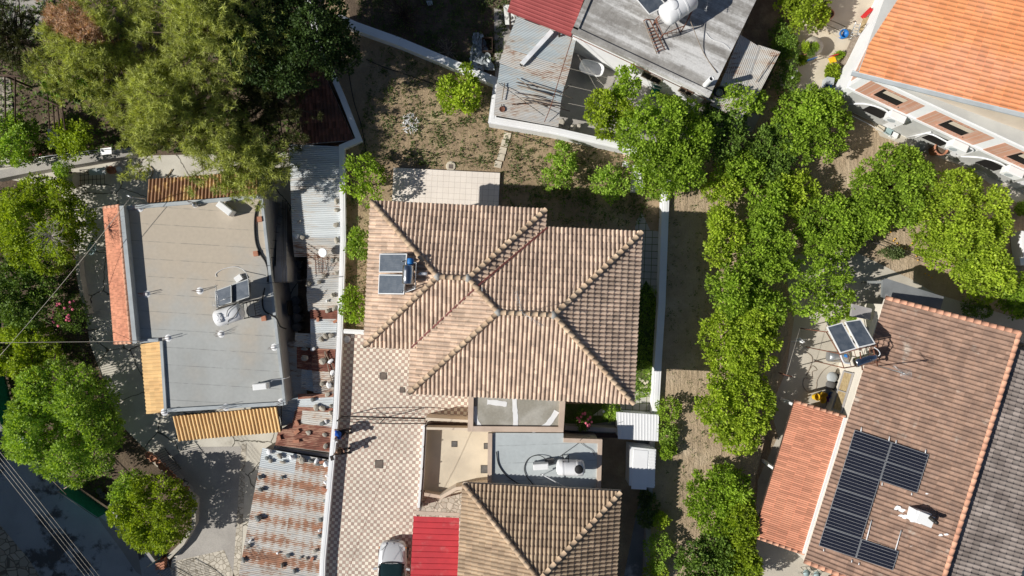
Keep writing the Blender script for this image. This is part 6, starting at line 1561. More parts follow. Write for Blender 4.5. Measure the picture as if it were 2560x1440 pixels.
# photovoltaic panels
pn = 0
A0 = (2136.7, 1073.9); a_ = (93.2, 31.2); b_ = (-15.1, 48.4)
def pvc(i, j): return (A0[0] + a_[0] * i + b_[0] * j, A0[1] + a_[1] * i + b_[1] * j)
plist = [(0, j) for j in range(6)] + [(1, 0), (1, 1), (1, 5)]
nm_ = ['top', 'second', 'third', 'fourth', 'fifth', 'bottom']
for (i, j) in plist:
    cs = [onplane(TL, nR, *pvc(i + u_, j + v_), .16) for u_, v_ in ((0.005, .012), (.995, .012), (.995, .988), (.005, .988))]
    lab = ('black photovoltaic panel of the left column on the brown roof, ' + nm_[j] + ' one') if i == 0 else 'black photovoltaic panel of the right column on the brown roof, ' + {0: 'top one', 1: 'second one', 5: 'bottom one'}[j]
    c0 = sum(cs, Vector()) / 4; t = thing('photovoltaic_panel', lab, 'solar panel', c0, 'photovoltaic panels on the brown roof')
    f, g, bb = MB(), MB(), MB(); collector(f, g, None, *cs, th=.04, fr=.028); f.build('frame', M['steel'], t); g.build('cells', M['pv'], t)
    for k in range(1, 6):
        p0, p1 = cs[0].lerp(cs[3], k / 6), cs[1].lerp(cs[2], k / 6); d = (p1 - p0).normalized(); s = (cs[3] - cs[0]).normalized(); bb.obox((p0 + p1) / 2 - nR * .010, d, s, nR, (p1 - p0).length / 2 - .03, .006, .003)
    bb.build('busbar', M['pv_line'], t)
t = thing('panel_rails', 'short silver mounting rail ends and two long rails beside the photovoltaic panels', 'rails', onplane(TL, nR, 2170, 1340, .1))
b = MB()
for x0, y0, x1, y1 in ((2152, 1080, 2154, 1068), (2222, 1103, 2224, 1091), (2239, 1112, 2241, 1100), (2313, 1134, 2315, 1124), (2179, 1301, 2164, 1358), (2253, 1326, 2236, 1384), (2060, 1372, 2059, 1378), (2130, 1400, 2129, 1406), (2148, 1407, 2147, 1412), (2206, 1206, 2205, 1214), (2280, 1232, 2279, 1238)):
    b.tube([onplane(TL, nR, x0, y0, .1), onplane(TL, nR, x1, y1, .1)], .03, 5)
b.build('rail', M['pvc'], t)
t = thing('chimney_stack', 'white splashed chimney block with a crooked cowl on the brown roof', 'chimney', onplane(TL, nR, 2285, 1285, 0))
c_ = onplane(TL, nR, 2290, 1286, 0); b = MB(); b.obox(c_ + Vector((0, 0, .25)), (1, -.25, 0), (.25, 1, 0), (0, 0, 1), .42, .33, .35); b.build('block', M['white_seal'], t)
b = MB(); b.obox(c_ + Vector((.1, -.05, .68)), (1, -.4, .1), (.4, 1, 0), (-.2, 0, 1), .42, .30, .04); b.build('cover', M['white_clean'], t)
b = MB(); b.tube([c_ + Vector((.3, .1, .7)), c_ + Vector((.5, -.1, .95))], .11, 10); b.lathe(c_ + Vector((.5, -.1, .95)), [(0, 0), (.11, 0), (.1, .1), (0, .12)], 10); b.build('cowl', M['dark_metal'], t)
rnd = random.Random(8)
for (x, y), w_ in (((2246, 1268), 11), ((2255, 1275), 13), ((2240, 1272), 8), ((2262, 1292), 12), ((2252, 1289), 9), ((2300, 1306), 10), ((2317, 1178 + 56), 5), ((2280, 1302), 10), ((2352, 1338), 8), ((2366, 1336), 7), ((2278, 1365), 4)):
    b = MB(); n_ = 9; b.add([onplane(TL, nR, x + math.cos(k * .698) * w_ * (.5 + rnd.random() * .6), y + math.sin(k * .698) * w_ * .45 * (.5 + rnd.random() * .6), .078 + .001 * w_) for k in range(n_)], [tuple(range(n_))]); b.build('mortar_splash', M['white_seal'], t)
# stand with collectors, steel boiler and drum
t = thing('solar_water_heater', 'two tilted blue collectors over a steel boiler and galvanised drum left of the brown roof', 'solar heater', P(2130, 870, 0))
zt = 3.4
cs = [((2067, 817), (2106, 806), (2142, 871), (2101, 883)), ((2112, 804), (2152, 798), (2189, 859), (2147, 869))]
for qd in cs:
    pts = [P(qd[0][0], qd[0][1], zt + .2), P(qd[1][0], qd[1][1], zt + .2), P(qd[2][0], qd[2][1], zt + 1.0), P(qd[3][0], qd[3][1], zt + 1.0)]
    f, g, bb = MB(), MB(), MB(); collector(f, g, bb, *pts, bars=2, fr=.05); c_ = f.build('collector', M['white_clean'], t); g.build('glass', M['collector'], c_)
b = MB(); tank_mesh(b, P(2138, 907, zt + .6), P(2186, 891, zt + .6), .27, 24, .08); b.build('boiler', M['chrome'], t)
b = MB(); a, c_ = P(2070, 890, 1.1), P(2118, 894, 1.1); tank_mesh(b, a, c_, .32, 22, .03); b.build('drum', M['steel'], t)
b = MB(); b.lathe(P(2114, 889, 2.7), [(.1, 0), (.1, .18), (0, .2)], 12); b.build('valve', M['blue'], t)
b = MB(); S_ = [(2066, 830, zt + .1), (2190, 862, zt + .9), (2200, 905, zt + .3), (2110, 920, zt + .3), (2098, 884, zt + .9), (2150, 800, zt + .1)]
sp = [P(*s_) for s_ in S_]; b.tube(sp[:1] + [sp[4]], .035); b.tube([sp[4], sp[1]], .035); b.tube([sp[1], sp[2], sp[3], sp[4]], .035); b.tube([sp[0], sp[5], sp[1]], .03)
for p in sp[:4] + [sp[4]]: b.tube([p, Vector((p.x, p.y, .0 if p.x < P(2130, 0, 3)[0] else 2.6))], .03)
for i in range(6): b.tube([sp[4].lerp(sp[1], i / 5), sp[3].lerp(sp[2], i / 5)], .018)
b.tube([P(2150, 880, zt + .9), P(2156, 925, zt + .6)], .04, 5); b.tube([P(2184, 875, zt + .9), P(2194, 915, zt + .6)], .04, 5)
b.build('stand', M['rust_metal'], t)
b = MB(); b.tube(smooth([P(2185, 868, zt + .9), P(2196, 876, zt + .9), P(2200, 886, zt + .8), P(2190, 893, zt + .7)]), .025); b.tube(smooth([P(2102, 888, zt + .9), P(2110, 905, zt + .7), P(2125, 908, zt + .6)]), .06); b.build('pipe', M['pvc'], t)
pa = onplane(TL, nR, 2196, 917, 0)
antenna('television_antenna', 'silver comb antenna on a slanting pole over the brown roof', P(2192, 913, zt - .3), P(2262, 934, zt + 2.2), [(P(2234, 914, zt + 2.1), P(2262, 934, zt + 2.1), 9, .10), (P(2250, 938, zt + 2.15), P(2280, 934, zt + 2.2), 9, .3)], 0, r=.03)
b = MB(); b.tube([P(2550, 700, 0) * 0 + P(2186, 905, 3.5), P(2186, 905, 3.5) + Vector((.2, 0, 3.0))], .02); 
# yard things
t = thing('metal_basin', 'round metal basin above the tilted blue collectors', 'basin', P(2074, 806, 0)); b = MB(); b.lathe(P(2073, 806, .3), [(0, 0), (.16, 0), (.22, .16), (.24, .17), (.2, .15), (.15, .03), (0, .03)], 22); b.build('bowl', M['steel'], t); b = MB(); b.lathe(P(2073, 806, 0), [(.18, 0), (.18, .3), (0, .3)], 14); b.build('stand', M['concrete'], t)
for lab, x, y, s, m in (('grey round lid bin in the yard below the steel boiler', 2080, 943, .30, 'manhole_grey'), ('black bin with domed lid below the grey one', 2076, 962, .27, 'black')):
    t = thing('dustbin', lab, 'bin', P(x, y, 0)); b = MB(); b.lathe(P(x, y, 0), [(s * .8, 0), (s, .6)], 20); b.build('bin', M[m], t); b = MB(); b.lathe(P(x, y, .6), [(s * 1.08, 0), (s * 1.05, .05), (s * .5, .1), (0, .11)], 20); b.build('lid', M['manhole_grey' if m == 'black' else 'parapet'], t)
for i, (x, y, m, l) in enumerate(((2034, 992, 'yellow', 'leftmost yellow bucket of the pile beside the white porch'), (2056, 984, 'yellow', 'upper yellow tub of the pile beside the white porch'), (2052, 997, 'yellow', 'lower yellow tub of the pile beside the white porch'), (2070, 992, 'purple', 'purple basin in the pile of tubs beside the white porch'), (2078, 985, 'blue', 'blue bowl in the pile of tubs beside the white porch'))):
    b = MB(); s = .2 if i else .22; b.lathe(P(x, y, .05), [(s * .7, 0), (s, s * 1.3), (s * 1.05, s * 1.35), (s * .9, s * 1.3), (s * .6, .05), (0, .05)], 16, (random.gauss(0, .3), random.gauss(0, .3), 1)); tag(b.build('tub', M[m]), l, 'tub')
b = MB(); b.box(P(2040, 1022, .3), (.6, .35, .5), R(-15)); tag(b.build('wooden_box', M['wood']), 'pale box under the upper edge of the veranda roof', 'box')
b = MB()
for i in range(14): b.cyl(P(2000, 850, .5) + Vector((random.gauss(0, .1), random.gauss(0, .08), random.random() * .3)), P(2000, 850, .5) + Vector((random.gauss(0, .22), random.gauss(0, .1), -.1)), .05, .02, 6)
tag(b.build('hanging_cloth', M['white_clean']), 'bright white cloth hanging on a line by the tree row', 'cloth')
cable('yard_hose', 'brown hose coiled on the pale yard left of the bins', [P(*p) for p in ((2088, 908, .05), (2060, 925, .03), (2043, 950, .03), (2040, 970, .03), (2022, 980, .03), (2008, 965, .03), (2012, 945, .03), (2030, 948, .03), (2030, 930, .03), (2042, 925, .03), (2030, 915, .03), (2015, 940, .03), (2030, 905, .03), (2028, 890, .03), (2015, 880, .03))], .018, 'wood')
cable('clothes_line', 'thin line from the tree row over the yard to the red bar', [P(2000, 820, 1.9), P(1966, 938, 1.9)], .008, 'concrete')
b = MB(); b.tube([P(1960, 936, 1.9), P(1981, 942, 1.9)], .03); b.tube([P(1970, 939, 1.9), Vector((*P(1970, 939, 1.9)[:2], 0))], .03); tag(b.build('line_post', M['rust_metal']), 'red bar post holding the clothes line by the tree row', 'post')
for i, (x, y) in enumerate(((2016, 1432), (2042, 1436))):
    t = thing('cafe_chair', 'white seated wire chair at the lower edge, ' + ('left', 'right')[i] + ' one', 'chair', P(x, y, 0), 'wire chairs at the lower edge'); b = MB(); b.lathe(P(x, y, .45), [(0, 0), (.2, 0), (.21, .03), (0, .04)], 16); b.build('seat', M['sheet_teal'], t)
    b = MB(); c_ = P(x, y, .45); b.tube([c_ + Vector((math.cos(a) * .22, math.sin(a) * .22, .4 * max(0, math.sin(a)))) for a in [k * .35 for k in range(10)]], .015)
    for k in range(4): a = k * 1.57 + .78; b.tube([c_ + Vector((math.cos(a) * .18, math.sin(a) * .18, 0)), Vector((c_.x + math.cos(a) * .22, c_.y + math.sin(a) * .22, 0))], .015)
    b.build('frame', M['dark_metal'], t)
q = [P(2073, 1440, 2.3), P(2060, 1500, 2.3), P(2200, 1540, 2.6), P(2150, 1425, 2.6)]
t = thing('veranda_roof', 'small orange tiled porch roof at the bottom edge below the brown roof', 'veranda', q[0]); b = MB(); tile_plane(b, q, (0, 1), .2, .5, .04, .02, PROF_ROMAN, seed=94); b.build('roof', M['tile_salmon'], t)
b = MB(); b.slab([p - Vector((0, 0, .06)) for p in q], .06); b.build('deck', M['wood_dark'], t)
# neighbour beyond the ridge: teal metal roof
t = thing('metal_roof', 'pale teal corrugated metal roof in the lower right corner', 'roof', P(2550, 1300, 0))
b = MB(); z = 2.9; b.corr(P(2600, 1140, z), P(2720, 1180, z), P(2640, 1560, z), P(2450, 1560, z), pitch=.12, amp=.02); b.build('roof_sheet', M['sheet_teal'], t)
b = MB(); b.prism([P(x, y, z)[:2] for x, y in ((2620, 1180), (2700, 1200), (2630, 1530), (2480, 1530))], 0, z - .1); b.build('wall', M['grey_render'], t)
t = thing('white_vehicle', 'white covered object at the right edge behind the yellow green tree', 'cover', P(2550, 600, 0)); b = MB(); b.box(P(2562, 610, .5), (1.0, 1.6, .9), .1); b.box(P(2560, 650, .35), (.9, .6, .6), .1); b.build('cover', M['white_clean'], t)
b = MB(); b.lathe(P(1590, 425, 0), [(.1, 0)], 4); 
t = thing('white_tank', 'white water tank half hidden under the big leafy tree by the wall corner', 'water tank', P(1592, 448, 0))
b = MB(); b.box(P(1592, 448, .55), (.62, 1.5, 1.0), R(-3)); b.box(P(1592, 448, 1.08), (.5, 1.3, .06), R(-3)); b.build('tank', M['plastic_white'], t)
b = MB(); b.box(P(1564, 411, .02), (.36, .34, .05), R(-20)); tag(b.build('white_tile', M['white_clean']), 'single pale tile lying left of the half hidden white tank', 'tile')
for i in range(4): b = MB(); b.tube([P(1562 + i * 6, 382, .08), P(1560 + i * 6, 398, .08)], .06, 8); tag(b.build('clay_pipe', M['ridge_a']), 'clay ridge tile stacked by the white wall corner', 'tile', 'clay tiles by the wall corner')
for i, (x, y) in enumerate(((1268, 340), (1262, 358), (1257, 376), (1252, 393), (1245, 411))):
    b = MB(); b.box(P(x, y, .03), (.42, .40, .06), R(-12)); tag(b.build('stepping_stone', M['concrete_warm']), 'square stepping stone between the white wall and the patio, ' + ('first from the wall', 'second from the wall', 'third from the wall', 'fourth from the wall', 'nearest the patio')[i], 'stepping stone', 'stepping stones')
for i in range(9):
    x, y = (1616, 966, 1612, 958, 1622, 934, 1606, 952, 1618, 955, 1600, 948, 1628, 968, 1610, 968, 1604, 969)[2 * i:2 * i + 2]; b = MB(); b.box(P(x, y, .02), (.12, .18, .04), i * .7); tag(b.build('paving_scrap', M['concrete_warm']), 'broken pale paving piece in the grass beside the right roof corner', 'paving piece', 'broken paving pieces in the grass')
b = MB(); b.lathe(P(868, 848, .02), [(.2, 0), (.22, .03), (.13, .08), (.06, .05), (0, .05)], 9); tag(b.build('plastic_bag', M['pvc']), 'crumpled pale bag on the shaded paving by the long white wall', 'bag')
rng = random.Random(12); b = MB()
for i in range(90):
    a = rng.random() * 6.28; r_ = rng.random() ** .7 * .55; c_ = P(1026, 310, .02) + Vector((math.cos(a) * r_, math.sin(a) * r_ * 1.1, 0)); b.obox(c_ + Vector((0, 0, rng.random() * .1)), (rng.gauss(0, 1), rng.gauss(0, 1), .2), (rng.gauss(0, 1), .5, 0), (0, 0, 1), .10, .02, .01)
tag(b.build('ash_heap', M['sheet_white']), 'small whitish heap of ash and chips on the dry garden soil', 'heap')
# ================================================================== TREES
OG = 'citrus trees of the orchard right of the house'
T_list = [
 # label, px, py, r, hc, mat, ry, dens, gap, seed
 ('tall bushy tree with orange tinged leaf tips in front of the dark courtyard', 1530, 282, 1.55, 2.4, 'leaf_olive', 1.5, 1.2, 0, 1),
 ('narrow top of the bushy tree reaching toward the white house wall', 1563, 212, .8, 2.6, 'leaf_citrus', 1.0, 1.0, 0, 2),
 ('large leafy tree over the corner where the white walls meet', 1660, 340, 2.3, 2.7, 'leaf_citrus', 2.1, 1.2, 0, 3),
 ('leafy tree directly above the top end of the straight white wall', 1665, 425, 1.9, 2.3, 'leaf_citrus', 1.4, 1.1, 0, 4),
 ('leafy tree coloured dark for shade below the grey white lean-to roof', 1795, 330, 1.9, 2.5, 'leaf_dark', 1.6, 1.2, 0, 5),  # shade on this crown is put into the dark leaf colour
 ('lighter tree crown touching the lower edge of the grey white lean-to roof', 1850, 250, 1.7, 2.6, 'leaf_citrus', .9, 1.1, 0, 6),
 ('big round green tree below the potted plants patio', 2030, 315, 2.6, 2.2, 'leaf_citrus', 2.2, 1.25, 0, 7),
 ('small tree in the gap between the big corner tree and the tree row', 1850, 420, 1.7, 1.8, 'leaf_citrus', 1.1, 1.1, 0, 8),
 ('bright small tree at the top left of the orchard above the bare soil', 1805, 470, 1.1, 1.5, 'leaf_bright', .85, 1.1, .2, 9),
 ('green tree left of the yellow green tree beneath the grey wall', 2235, 465, 2.6, 2.2, 'leaf_citrus', 2.3, 1.25, 0, 10),
 ('large vivid yellow green tree near the right edge', 2405, 560, 3.1, 2.4, 'leaf_bright', 3.0, 1.3, 0, 11),
 ('narrow tree filling the gap between the corner tree and the upper orchard trees', 1925, 385, 1.5, 2.0, 'leaf_dark', 1.6, 1.2, 0, 34),  # dark leaves here carry the shade on this crown
 ('tree between the bright small tree and the orchard middle', 1915, 500, 1.2, 1.8, 'leaf_citrus', 1.1, 1.2, 0, 35),
 ('tree joining the middle of the orchard to the green tree under the grey wall', 2165, 545, 1.5, 1.9, 'leaf_citrus', 1.3, 1.2, 0, 36),
 ('tree of the vertical row just above the fullest one', 1905, 770, 1.4, 1.9, 'leaf_citrus', 1.3, 1.2, 0, 37),
 ('lower bright tree hanging below the vivid yellow green one at the right edge', 2460, 690, 1.9, 1.9, 'leaf_bright', 1.5, 1.1, .1, 12),
 ('tree above the pale yard with a bulging lower edge in the orchard middle', 2080, 570, 2.3, 2.0, 'leaf_citrus', 1.9, 1.25, 0, 13),
 ('lighter tree right of the middle of the upper orchard', 1980, 480, 1.7, 1.8, 'leaf_bright', 1.3, 1.1, .1, 14),
 ('upper left tree of the vertical orchard row beside the house shadow', 1800, 590, 1.35, 1.9, 'leaf_bright', 1.6, 1.2, .1, 15),
 ('upper right tree of the vertical orchard row', 1915, 620, 1.7, 2.0, 'leaf_citrus', 1.9, 1.25, .1, 16),
 ('tree of the vertical orchard row level with the middle roof ridge', 1840, 730, 1.9, 2.1, 'leaf_citrus', 1.7, 1.2, 0, 17),
 ('sparse tree with grey twigs casting lacy shadow on the pale yard', 2050, 715, 2.3, 2.2, 'leaf_citrus', 2.1, .62, .55, 18),
 ('fullest tree in the middle of the vertical orchard row', 1850, 850, 2.5, 2.1, 'leaf_bright', 2.1, 1.25, .05, 19),
 ('round tree at the lower end of the vertical orchard row', 1838, 1010, 2.4, 2.0, 'leaf_bright', 2.3, 1.3, .05, 20),
 ('low tail of foliage under the round tree beside the bare soil track', 1850, 1095, 1.2, 1.4, 'leaf_bright', .8, 1.0, .1, 21),
 ('big dark green tree left of the salmon veranda roof', 1802, 1250, 2.1, 2.1, 'leaf_citrus', 2.0, 1.3, 0, 22),
 ('tree with yellow patches squeezed against the veranda roof', 1842, 1325, 1.2, 2.0, 'leaf_olive', 2.0, 1.1, .2, 23),
 ('dark tree at the bottom edge left of the wire chairs', 1790, 1410, 2.4, 2.0, 'leaf_dark', 1.6, 1.3, 0, 24),
 ('yellow green tree at the bottom edge near the veranda corner', 1845, 1428, 1.35, 2.1, 'leaf_olive', 1.3, 1.1, .1, 25),
 ('round tree at the top edge above the terracotta pots', 2010, 22, 1.6, 1.9, 'leaf_olive', 1.3, 1.25, 0, 26),
 ('small tree at the right edge below the vivid yellow green tree', 2545, 740, 1.2, 1.7, 'leaf_citrus', 1.3, 1.1, .1, 27),
 ('young bright citrus tree in the shaded garden beside the slanting wall', 1150, 225, 1.32, 1.25, 'leaf_bright', 1.4, 1.1, .1, 28),
 ('left of two small shrubby trees in the lit garden behind the house', 1393, 418, 1.2, 1.0, 'leaf_fresh', 1.35, .8, .4, 29),
 ('right of two small shrubby trees in the lit garden, just above the house shadow', 1525, 460, 1.25, 1.0, 'leaf_fresh', 1.05, .8, .4, 30),
 ('open crowned small tree at the upper left corner of the middle roof', 910, 455, 1.35, 1.4, 'leaf_citrus', 1.55, .62, .6, 31),
 ('smallest shrub between the long white wall and the middle roof', 897, 608, .75, .9, 'leaf_fresh', .85, .9, .2, 32),
 ('shrub beside the long white wall level with the solar heater', 884, 762, .85, .9, 'leaf_citrus', .95, .9, .2, 33),
]
for lab, px, py, r, hc, m, ry, dn_, gp, sd in T_list:
    z0 = OZ if 1755 < px < 1960 and 455 < py else 0
    tree('leafy_tree', lab, px, py, z0, (hc * (.74 if px > 1740 else 1)) - z0 * .2, r * (.90 if px > 1740 or px < 1600 else 1.12), sd * 11, m, ry=ry * (1.0 if px > 1740 or px < 1600 else 1.12), rz=(1.25 if px > 1740 and r > 1.4 else None), dens=dn_, gap=max(gp, .22 if px > 1740 else 0), lobes=10 if r < 1.5 else 18, group=OG if px > 1740 else None, lobe_r=(.32, .52) if r < 1.5 else (.22, .38))
for lab, px, py, r, hc, m, ry, dn_, gp, sd in (
 ('wide yellow green tree at the left edge above the satellite dish', 105, 560, 2.9, 2.6, 'leaf_olive', 2.8, 1.2, 0, 41),
 ('dark green tree at the left edge below the satellite dish', 60, 735, 2.2, 2.3, 'leaf_dark', 2.1, 1.1, 0, 42),
 ('dark shrubby tree at the left edge crossed by the level cable', 55, 880, 2.3, 2.0, 'leaf_olive', 1.7, 1.0, .1, 43),
 ('biggest fresh green tree overhanging the dark road', 160, 1060, 3.4, 2.6, 'leaf_fresh', 3.6, 1.25, .05, 44),
 ('round olive green tree between the dark road and the driveway', 382, 1284, 2.3, 2.3, 'leaf_olive', 2.2, 1.35, 0, 45),
 ('small light tree joined to the upper left of the round olive green tree', 322, 1220, 1.15, 1.9, 'leaf_fresh', 1.0, 1.2, 0, 46),
 ('bright bush at the far left under the dark pergola', 30, 350, 1.6, 1.8, 'leaf_fresh', 1.5, 1.2, 0, 47),
 ('yellowish bush with a few red flowers right of the pergola', 185, 350, 1.3, 1.7, 'leaf_olive', 1.1, 1.0, .1, 48),
 ('broad leaved tree coloured dark for pine shade at the top left of the slanting wall', 700, 70, 3.5, 5.4, 'leaf_deep', 3.2, 1.2, .1, 49),
 ('dark low tree in the shade where the slanting wall begins', 838, 120, 1.35, 3.0, 'leaf_deep', 1.6, 1.2, .1, 50)):
    z0 = LG if px < 700 else 0
    tree('leafy_tree', lab, px, py, z0, hc, r, sd * 7, m, ry=ry, dens=dn_, gap=gp, lobes=24, lobe_r=(.2, .36), leaf=.15)
bush('oleander', 'grey green oleander with pink flowers at the left under the pine', 92, 372, LG, .85, 61, 'leaf_weed', 'bush', flowers=14, fm='pink')
bush('rose_bush', 'rose bush with large pink blooms left of the black railing', 186, 788, LG, .85, 62, 'leaf_dark', 'bush', flowers=20, fm='pink', ry=1.1, hc=1.5)
bush('rose_bush', 'pink rose bush in the shaded bed between the two houses', 1457, 1048, 0, .52, 63, 'leaf_dark', 'bush', flowers=16, fm='pink', hc=.8)
bush('bush', 'bush with one pale bloom beside the white ribbed shed roof', 1525, 1030, 0, .55, 64, 'leaf_fresh', 'bush', ry=.75, flowers=1, fm='white_clean')
bush('bush', 'upper bush in the soil right of the white ribbed shed roof', 1672, 1025, OZ, .7, 65, 'leaf_citrus', 'bush', ry=.75)
bush('bush', 'long lower bush in the soil right of the white ribbed shed roof', 1668, 1078, OZ, .55, 66, 'leaf_fresh', 'bush', ry=.7)
bush('bush', 'small bush right of the tall white cabinet', 1670, 1128, OZ, .55, 67, 'leaf_citrus', 'bush', ry=.6)
bush('bush', 'bluish fig like bush below the tall white cabinet', 1612, 1272, .2, .75, 68, 'leaf_weed', 'bush', ry=.95, leaf=.15)
bush('bush', 'yellow green bush right of the bluish fig like one', 1653, 1302, OZ, .5, 69, 'leaf_bright', 'bush', ry=.5)
bush('bush', 'green climbing bush on the wall at the bottom near the soil track', 1645, 1378, OZ, .85, 70, 'leaf_fresh', 'bush', ry=1.0)
bush('bush', 'light bush at the bottom edge on the wall below the climbing one', 1638, 1432, OZ, .6, 71, 'leaf_bright', 'bush', ry=.6)
bush('climber', 'leafy creeper growing over the pale drum', 160, 425, LG + .6, .42, 72, 'leaf_fresh', 'bush', hc=1.2)
bush('hedge', 'dark green hedge plants along the left edge of the upper right patio', 1957, 150, 0, .8, 73, 'leaf_dark', 'bush', ry=2.3, hc=.7)
bush('bush', 'low green plants at the end of the garden wires right of the bitumen porch', 2230, 632, 0, .65, 74, 'leaf_weed', 'bush', ry=.3, hc=.3)
bush('bush', 'tiny green bush against the cream wall of the brown roofed house', 2132, 792, 0, .28, 75, 'leaf_fresh', 'bush', ry=.35)
bush('bush', 'dark bushes in the house shadow right of the bitumen porch', 2440, 775, 0, .8, 76, 'leaf_dark', 'bush', ry=.5)
bush('bush', 'green weeds bush right of the orange roofed house base at the right edge', 2556, 520, 0, .4, 77, 'leaf_fresh', 'bush')
bush('yucca', 'dark spiky yucca left of the pine above the pergola', 168, 222, LG, .6, 78, 'leaf_dark', 'bush', leaf=.45, hc=1.5)
bush('yucca', 'second spiky yucca under the pine edge, closer to the pine', 225, 205, LG, .6, 79, 'leaf_dark', 'bush', leaf=.45, hc=1.6)
twigs('dead_twigs', 'bare grey twigs in the crown of the wide yellow green tree', 130, 590, LG + 4.9, 1.2, 30, 1)
twigs('brush_pile', 'pile of dry branches in the shade above the slanting wall', 1010, 40, .15, 1.9, 60, 2, 'wood_dark')
twigs('brush_pile', 'small heap of dry twigs right of the first pile above the slanting wall', 1120, 130, .1, .9, 24, 3, 'wood')
# pines
pine('pine', 'huge olive green pine at the top left with a dead brown patch', 250, 120, LG, 6.2, 4.3, 11, ry=3.9, rz=2.2, tufts=2500, dead=(195, 60, 2.6, .9))
pine('pine', 'broad central pine reaching over the ochre canopy', 440, 270, LG, 6.0, 5.2, 12, ry=4.6, rz=2.4, tufts=3400)
pine('pine', 'darker pine at the top between the big pine and the dark leafy tree', 530, 60, LG, 8.2, 4.2, 13, ry=3.0, rz=2.2, tufts=2200)
pine('pine', 'lower right pine whose branches hang over the grey roof corner', 620, 400, LG, 4.6, 3.0, 14, ry=2.6, rz=1.6, tufts=1500)
pine('pine', 'shadowed pine branches beside the old red tiled roof', 670, 240, LG, 4.4, 3.0, 15, ry=3.4, rz=1.5, tufts=1300, m='needle_dark')  # shadow on these branches is put into the darker needle colour
pine('pine', 'dark pine at the top left edge above the pergola', 15, 90, LG, 3.6, 2.3, 16, ry=3.0, rz=1.2, tufts=700, m='needle_dark')
# old red tiled roof beside the white wall
t = thing('tiled_shed', 'old dark red tiled shed roof between the pines and the white wall', 'shed', P(800, 300, LG))
q = [P(762, 360, .30), P(720, 150, .30), P(786, 130, .42), P(886, 350, .42)]
b = MB(); tile_plane(b, [q[0], q[3], q[2], q[1]], (0, 1), .22, .40, .05, .025, PROF_ROMAN, seed=51); b.build('roof', M['tile_red_old'], t)
b = MB(); b.slab([p - Vector((0, 0, .12)) for p in q], .08); b.strip([p[:2] for p in (q[0], q[1])], .15, LG, .1); b.build('wall', M['grey_render'], t)
b = MB(); rng = random.Random(5)
# weeds
scatter('weeds', 'small green weeds dotted over the dry garden behind the house', [(930, 110), (1100, 160), (1235, 230), (1230, 320), (1560, 385), (1650, 420), (1650, 560), (1260, 470), (1240, 425), (990, 410), (880, 400), (900, 360)], .006, 2600, 1, size=.12)
scatter('weeds', 'ground weeds and grass along the right side of the middle roof', [(1590, 700), (1645, 720), (1636, 985), (1585, 1000)], .006, 1100, 2, 'leaf_fresh', .1)
scatter('weeds', 'weeds in the bed left of the middle roof', [(866, 400), (930, 400), (925, 820), (866, 820)], .006, 500, 3, size=.1)
scatter('weeds', 'scattered weeds on the orchard soil', [(1670, 460), (1900, 500), (1760, 700), (1800, 1200), (1680, 1440), (1650, 1440), (1660, 1000)], OZ + .008, 500, 4, size=.09)
scatter('weeds', 'weeds and leaf litter on the scrub above the slanting wall', [(900, -20), (1280, -20), (1262, 100), (1240, 190), (1140, 150), (890, 50)], .008, 1600, 5, 'leaf_weed', .12)
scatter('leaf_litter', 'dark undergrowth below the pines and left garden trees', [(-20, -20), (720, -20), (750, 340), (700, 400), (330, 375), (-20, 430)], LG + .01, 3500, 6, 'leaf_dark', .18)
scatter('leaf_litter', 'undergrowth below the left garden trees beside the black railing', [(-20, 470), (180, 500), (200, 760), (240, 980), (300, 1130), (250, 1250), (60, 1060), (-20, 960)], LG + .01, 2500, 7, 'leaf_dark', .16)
scatter('weeds', 'tufts growing between the shaded lawn pavers', [(1250, 470), (1580, 470), (1600, 560), (1380, 560), (1260, 510)], .006, 500, 8, 'leaf_dark', .1)
rng = random.Random(3)
FR = [(2206, 592), (2226, 580), (2237, 597), (2233, 602), (2242, 608), (2248, 614), (2251, 620), (2262, 621), (2280, 608), (2290, 641), (2294, 650), (2316, 668), (2312, 684), (2321, 688), (2328, 694), (1735, 945)]
for i, (x, y) in enumerate(FR):
    b = MB(); b.lathe(P(x, y, .01), [(0, 0), (.035, .01), (.045, .045), (.035, .08), (0, .09)], 10); tag(b.build('fallen_fruit', M['citrus']), 'single orange fruit lying alone on the bare soil beside the orchard row' if i == 15 else 'fallen orange fruit on the ground below the vivid yellow green tree', 'fruit', None if i == 15 else 'fallen oranges')
for i, (a, c_) in enumerate((((2160, 590), (2560, 732)), ((2165, 600), (2480, 706)), ((2180, 602), (2400, 692)))):
    cable('garden_wire', 'dark wire strung along the strip below the vivid yellow green tree', [P(*a, .5), P(*c_, .5)], .016, 'dark_metal', group='wires along the planting strip')
b = MB(); b.tube([P(1190, 95, .02), P(1195, 150, .2), P(1215, 165, .05)], .25, 6)
t = thing('plastic_sheet', 'crumpled pale plastic film left of the corrugated shed roof', 'plastic film', P(1205, 140, 0))
b = MB(); rng = random.Random(9); nx, ny = 14, 18
vs = []
for j in range(ny):
    for i in range(nx):
        f = j / (ny - 1); x = 1190 + (i / (nx - 1) - .3) * (22 + 45 * f) + rng.gauss(0, 1.5); y = 82 + f * 92 + rng.gauss(0, 1.5); vs.append(P(x, y, .05 + rng.random() * .22))
b.add(vs, [(j * nx + i, j * nx + i + 1, (j + 1) * nx + i + 1, (j + 1) * nx + i) for j in range(ny - 1) for i in range(nx - 1)], .5, False); b.build('film', M['film'], t)
t = thing('burnt_box', 'dark rusty open box beside the crumpled plastic film', 'box', P(1218, 110, 0))
b = MB(); c_ = P(1218, 111, .45)
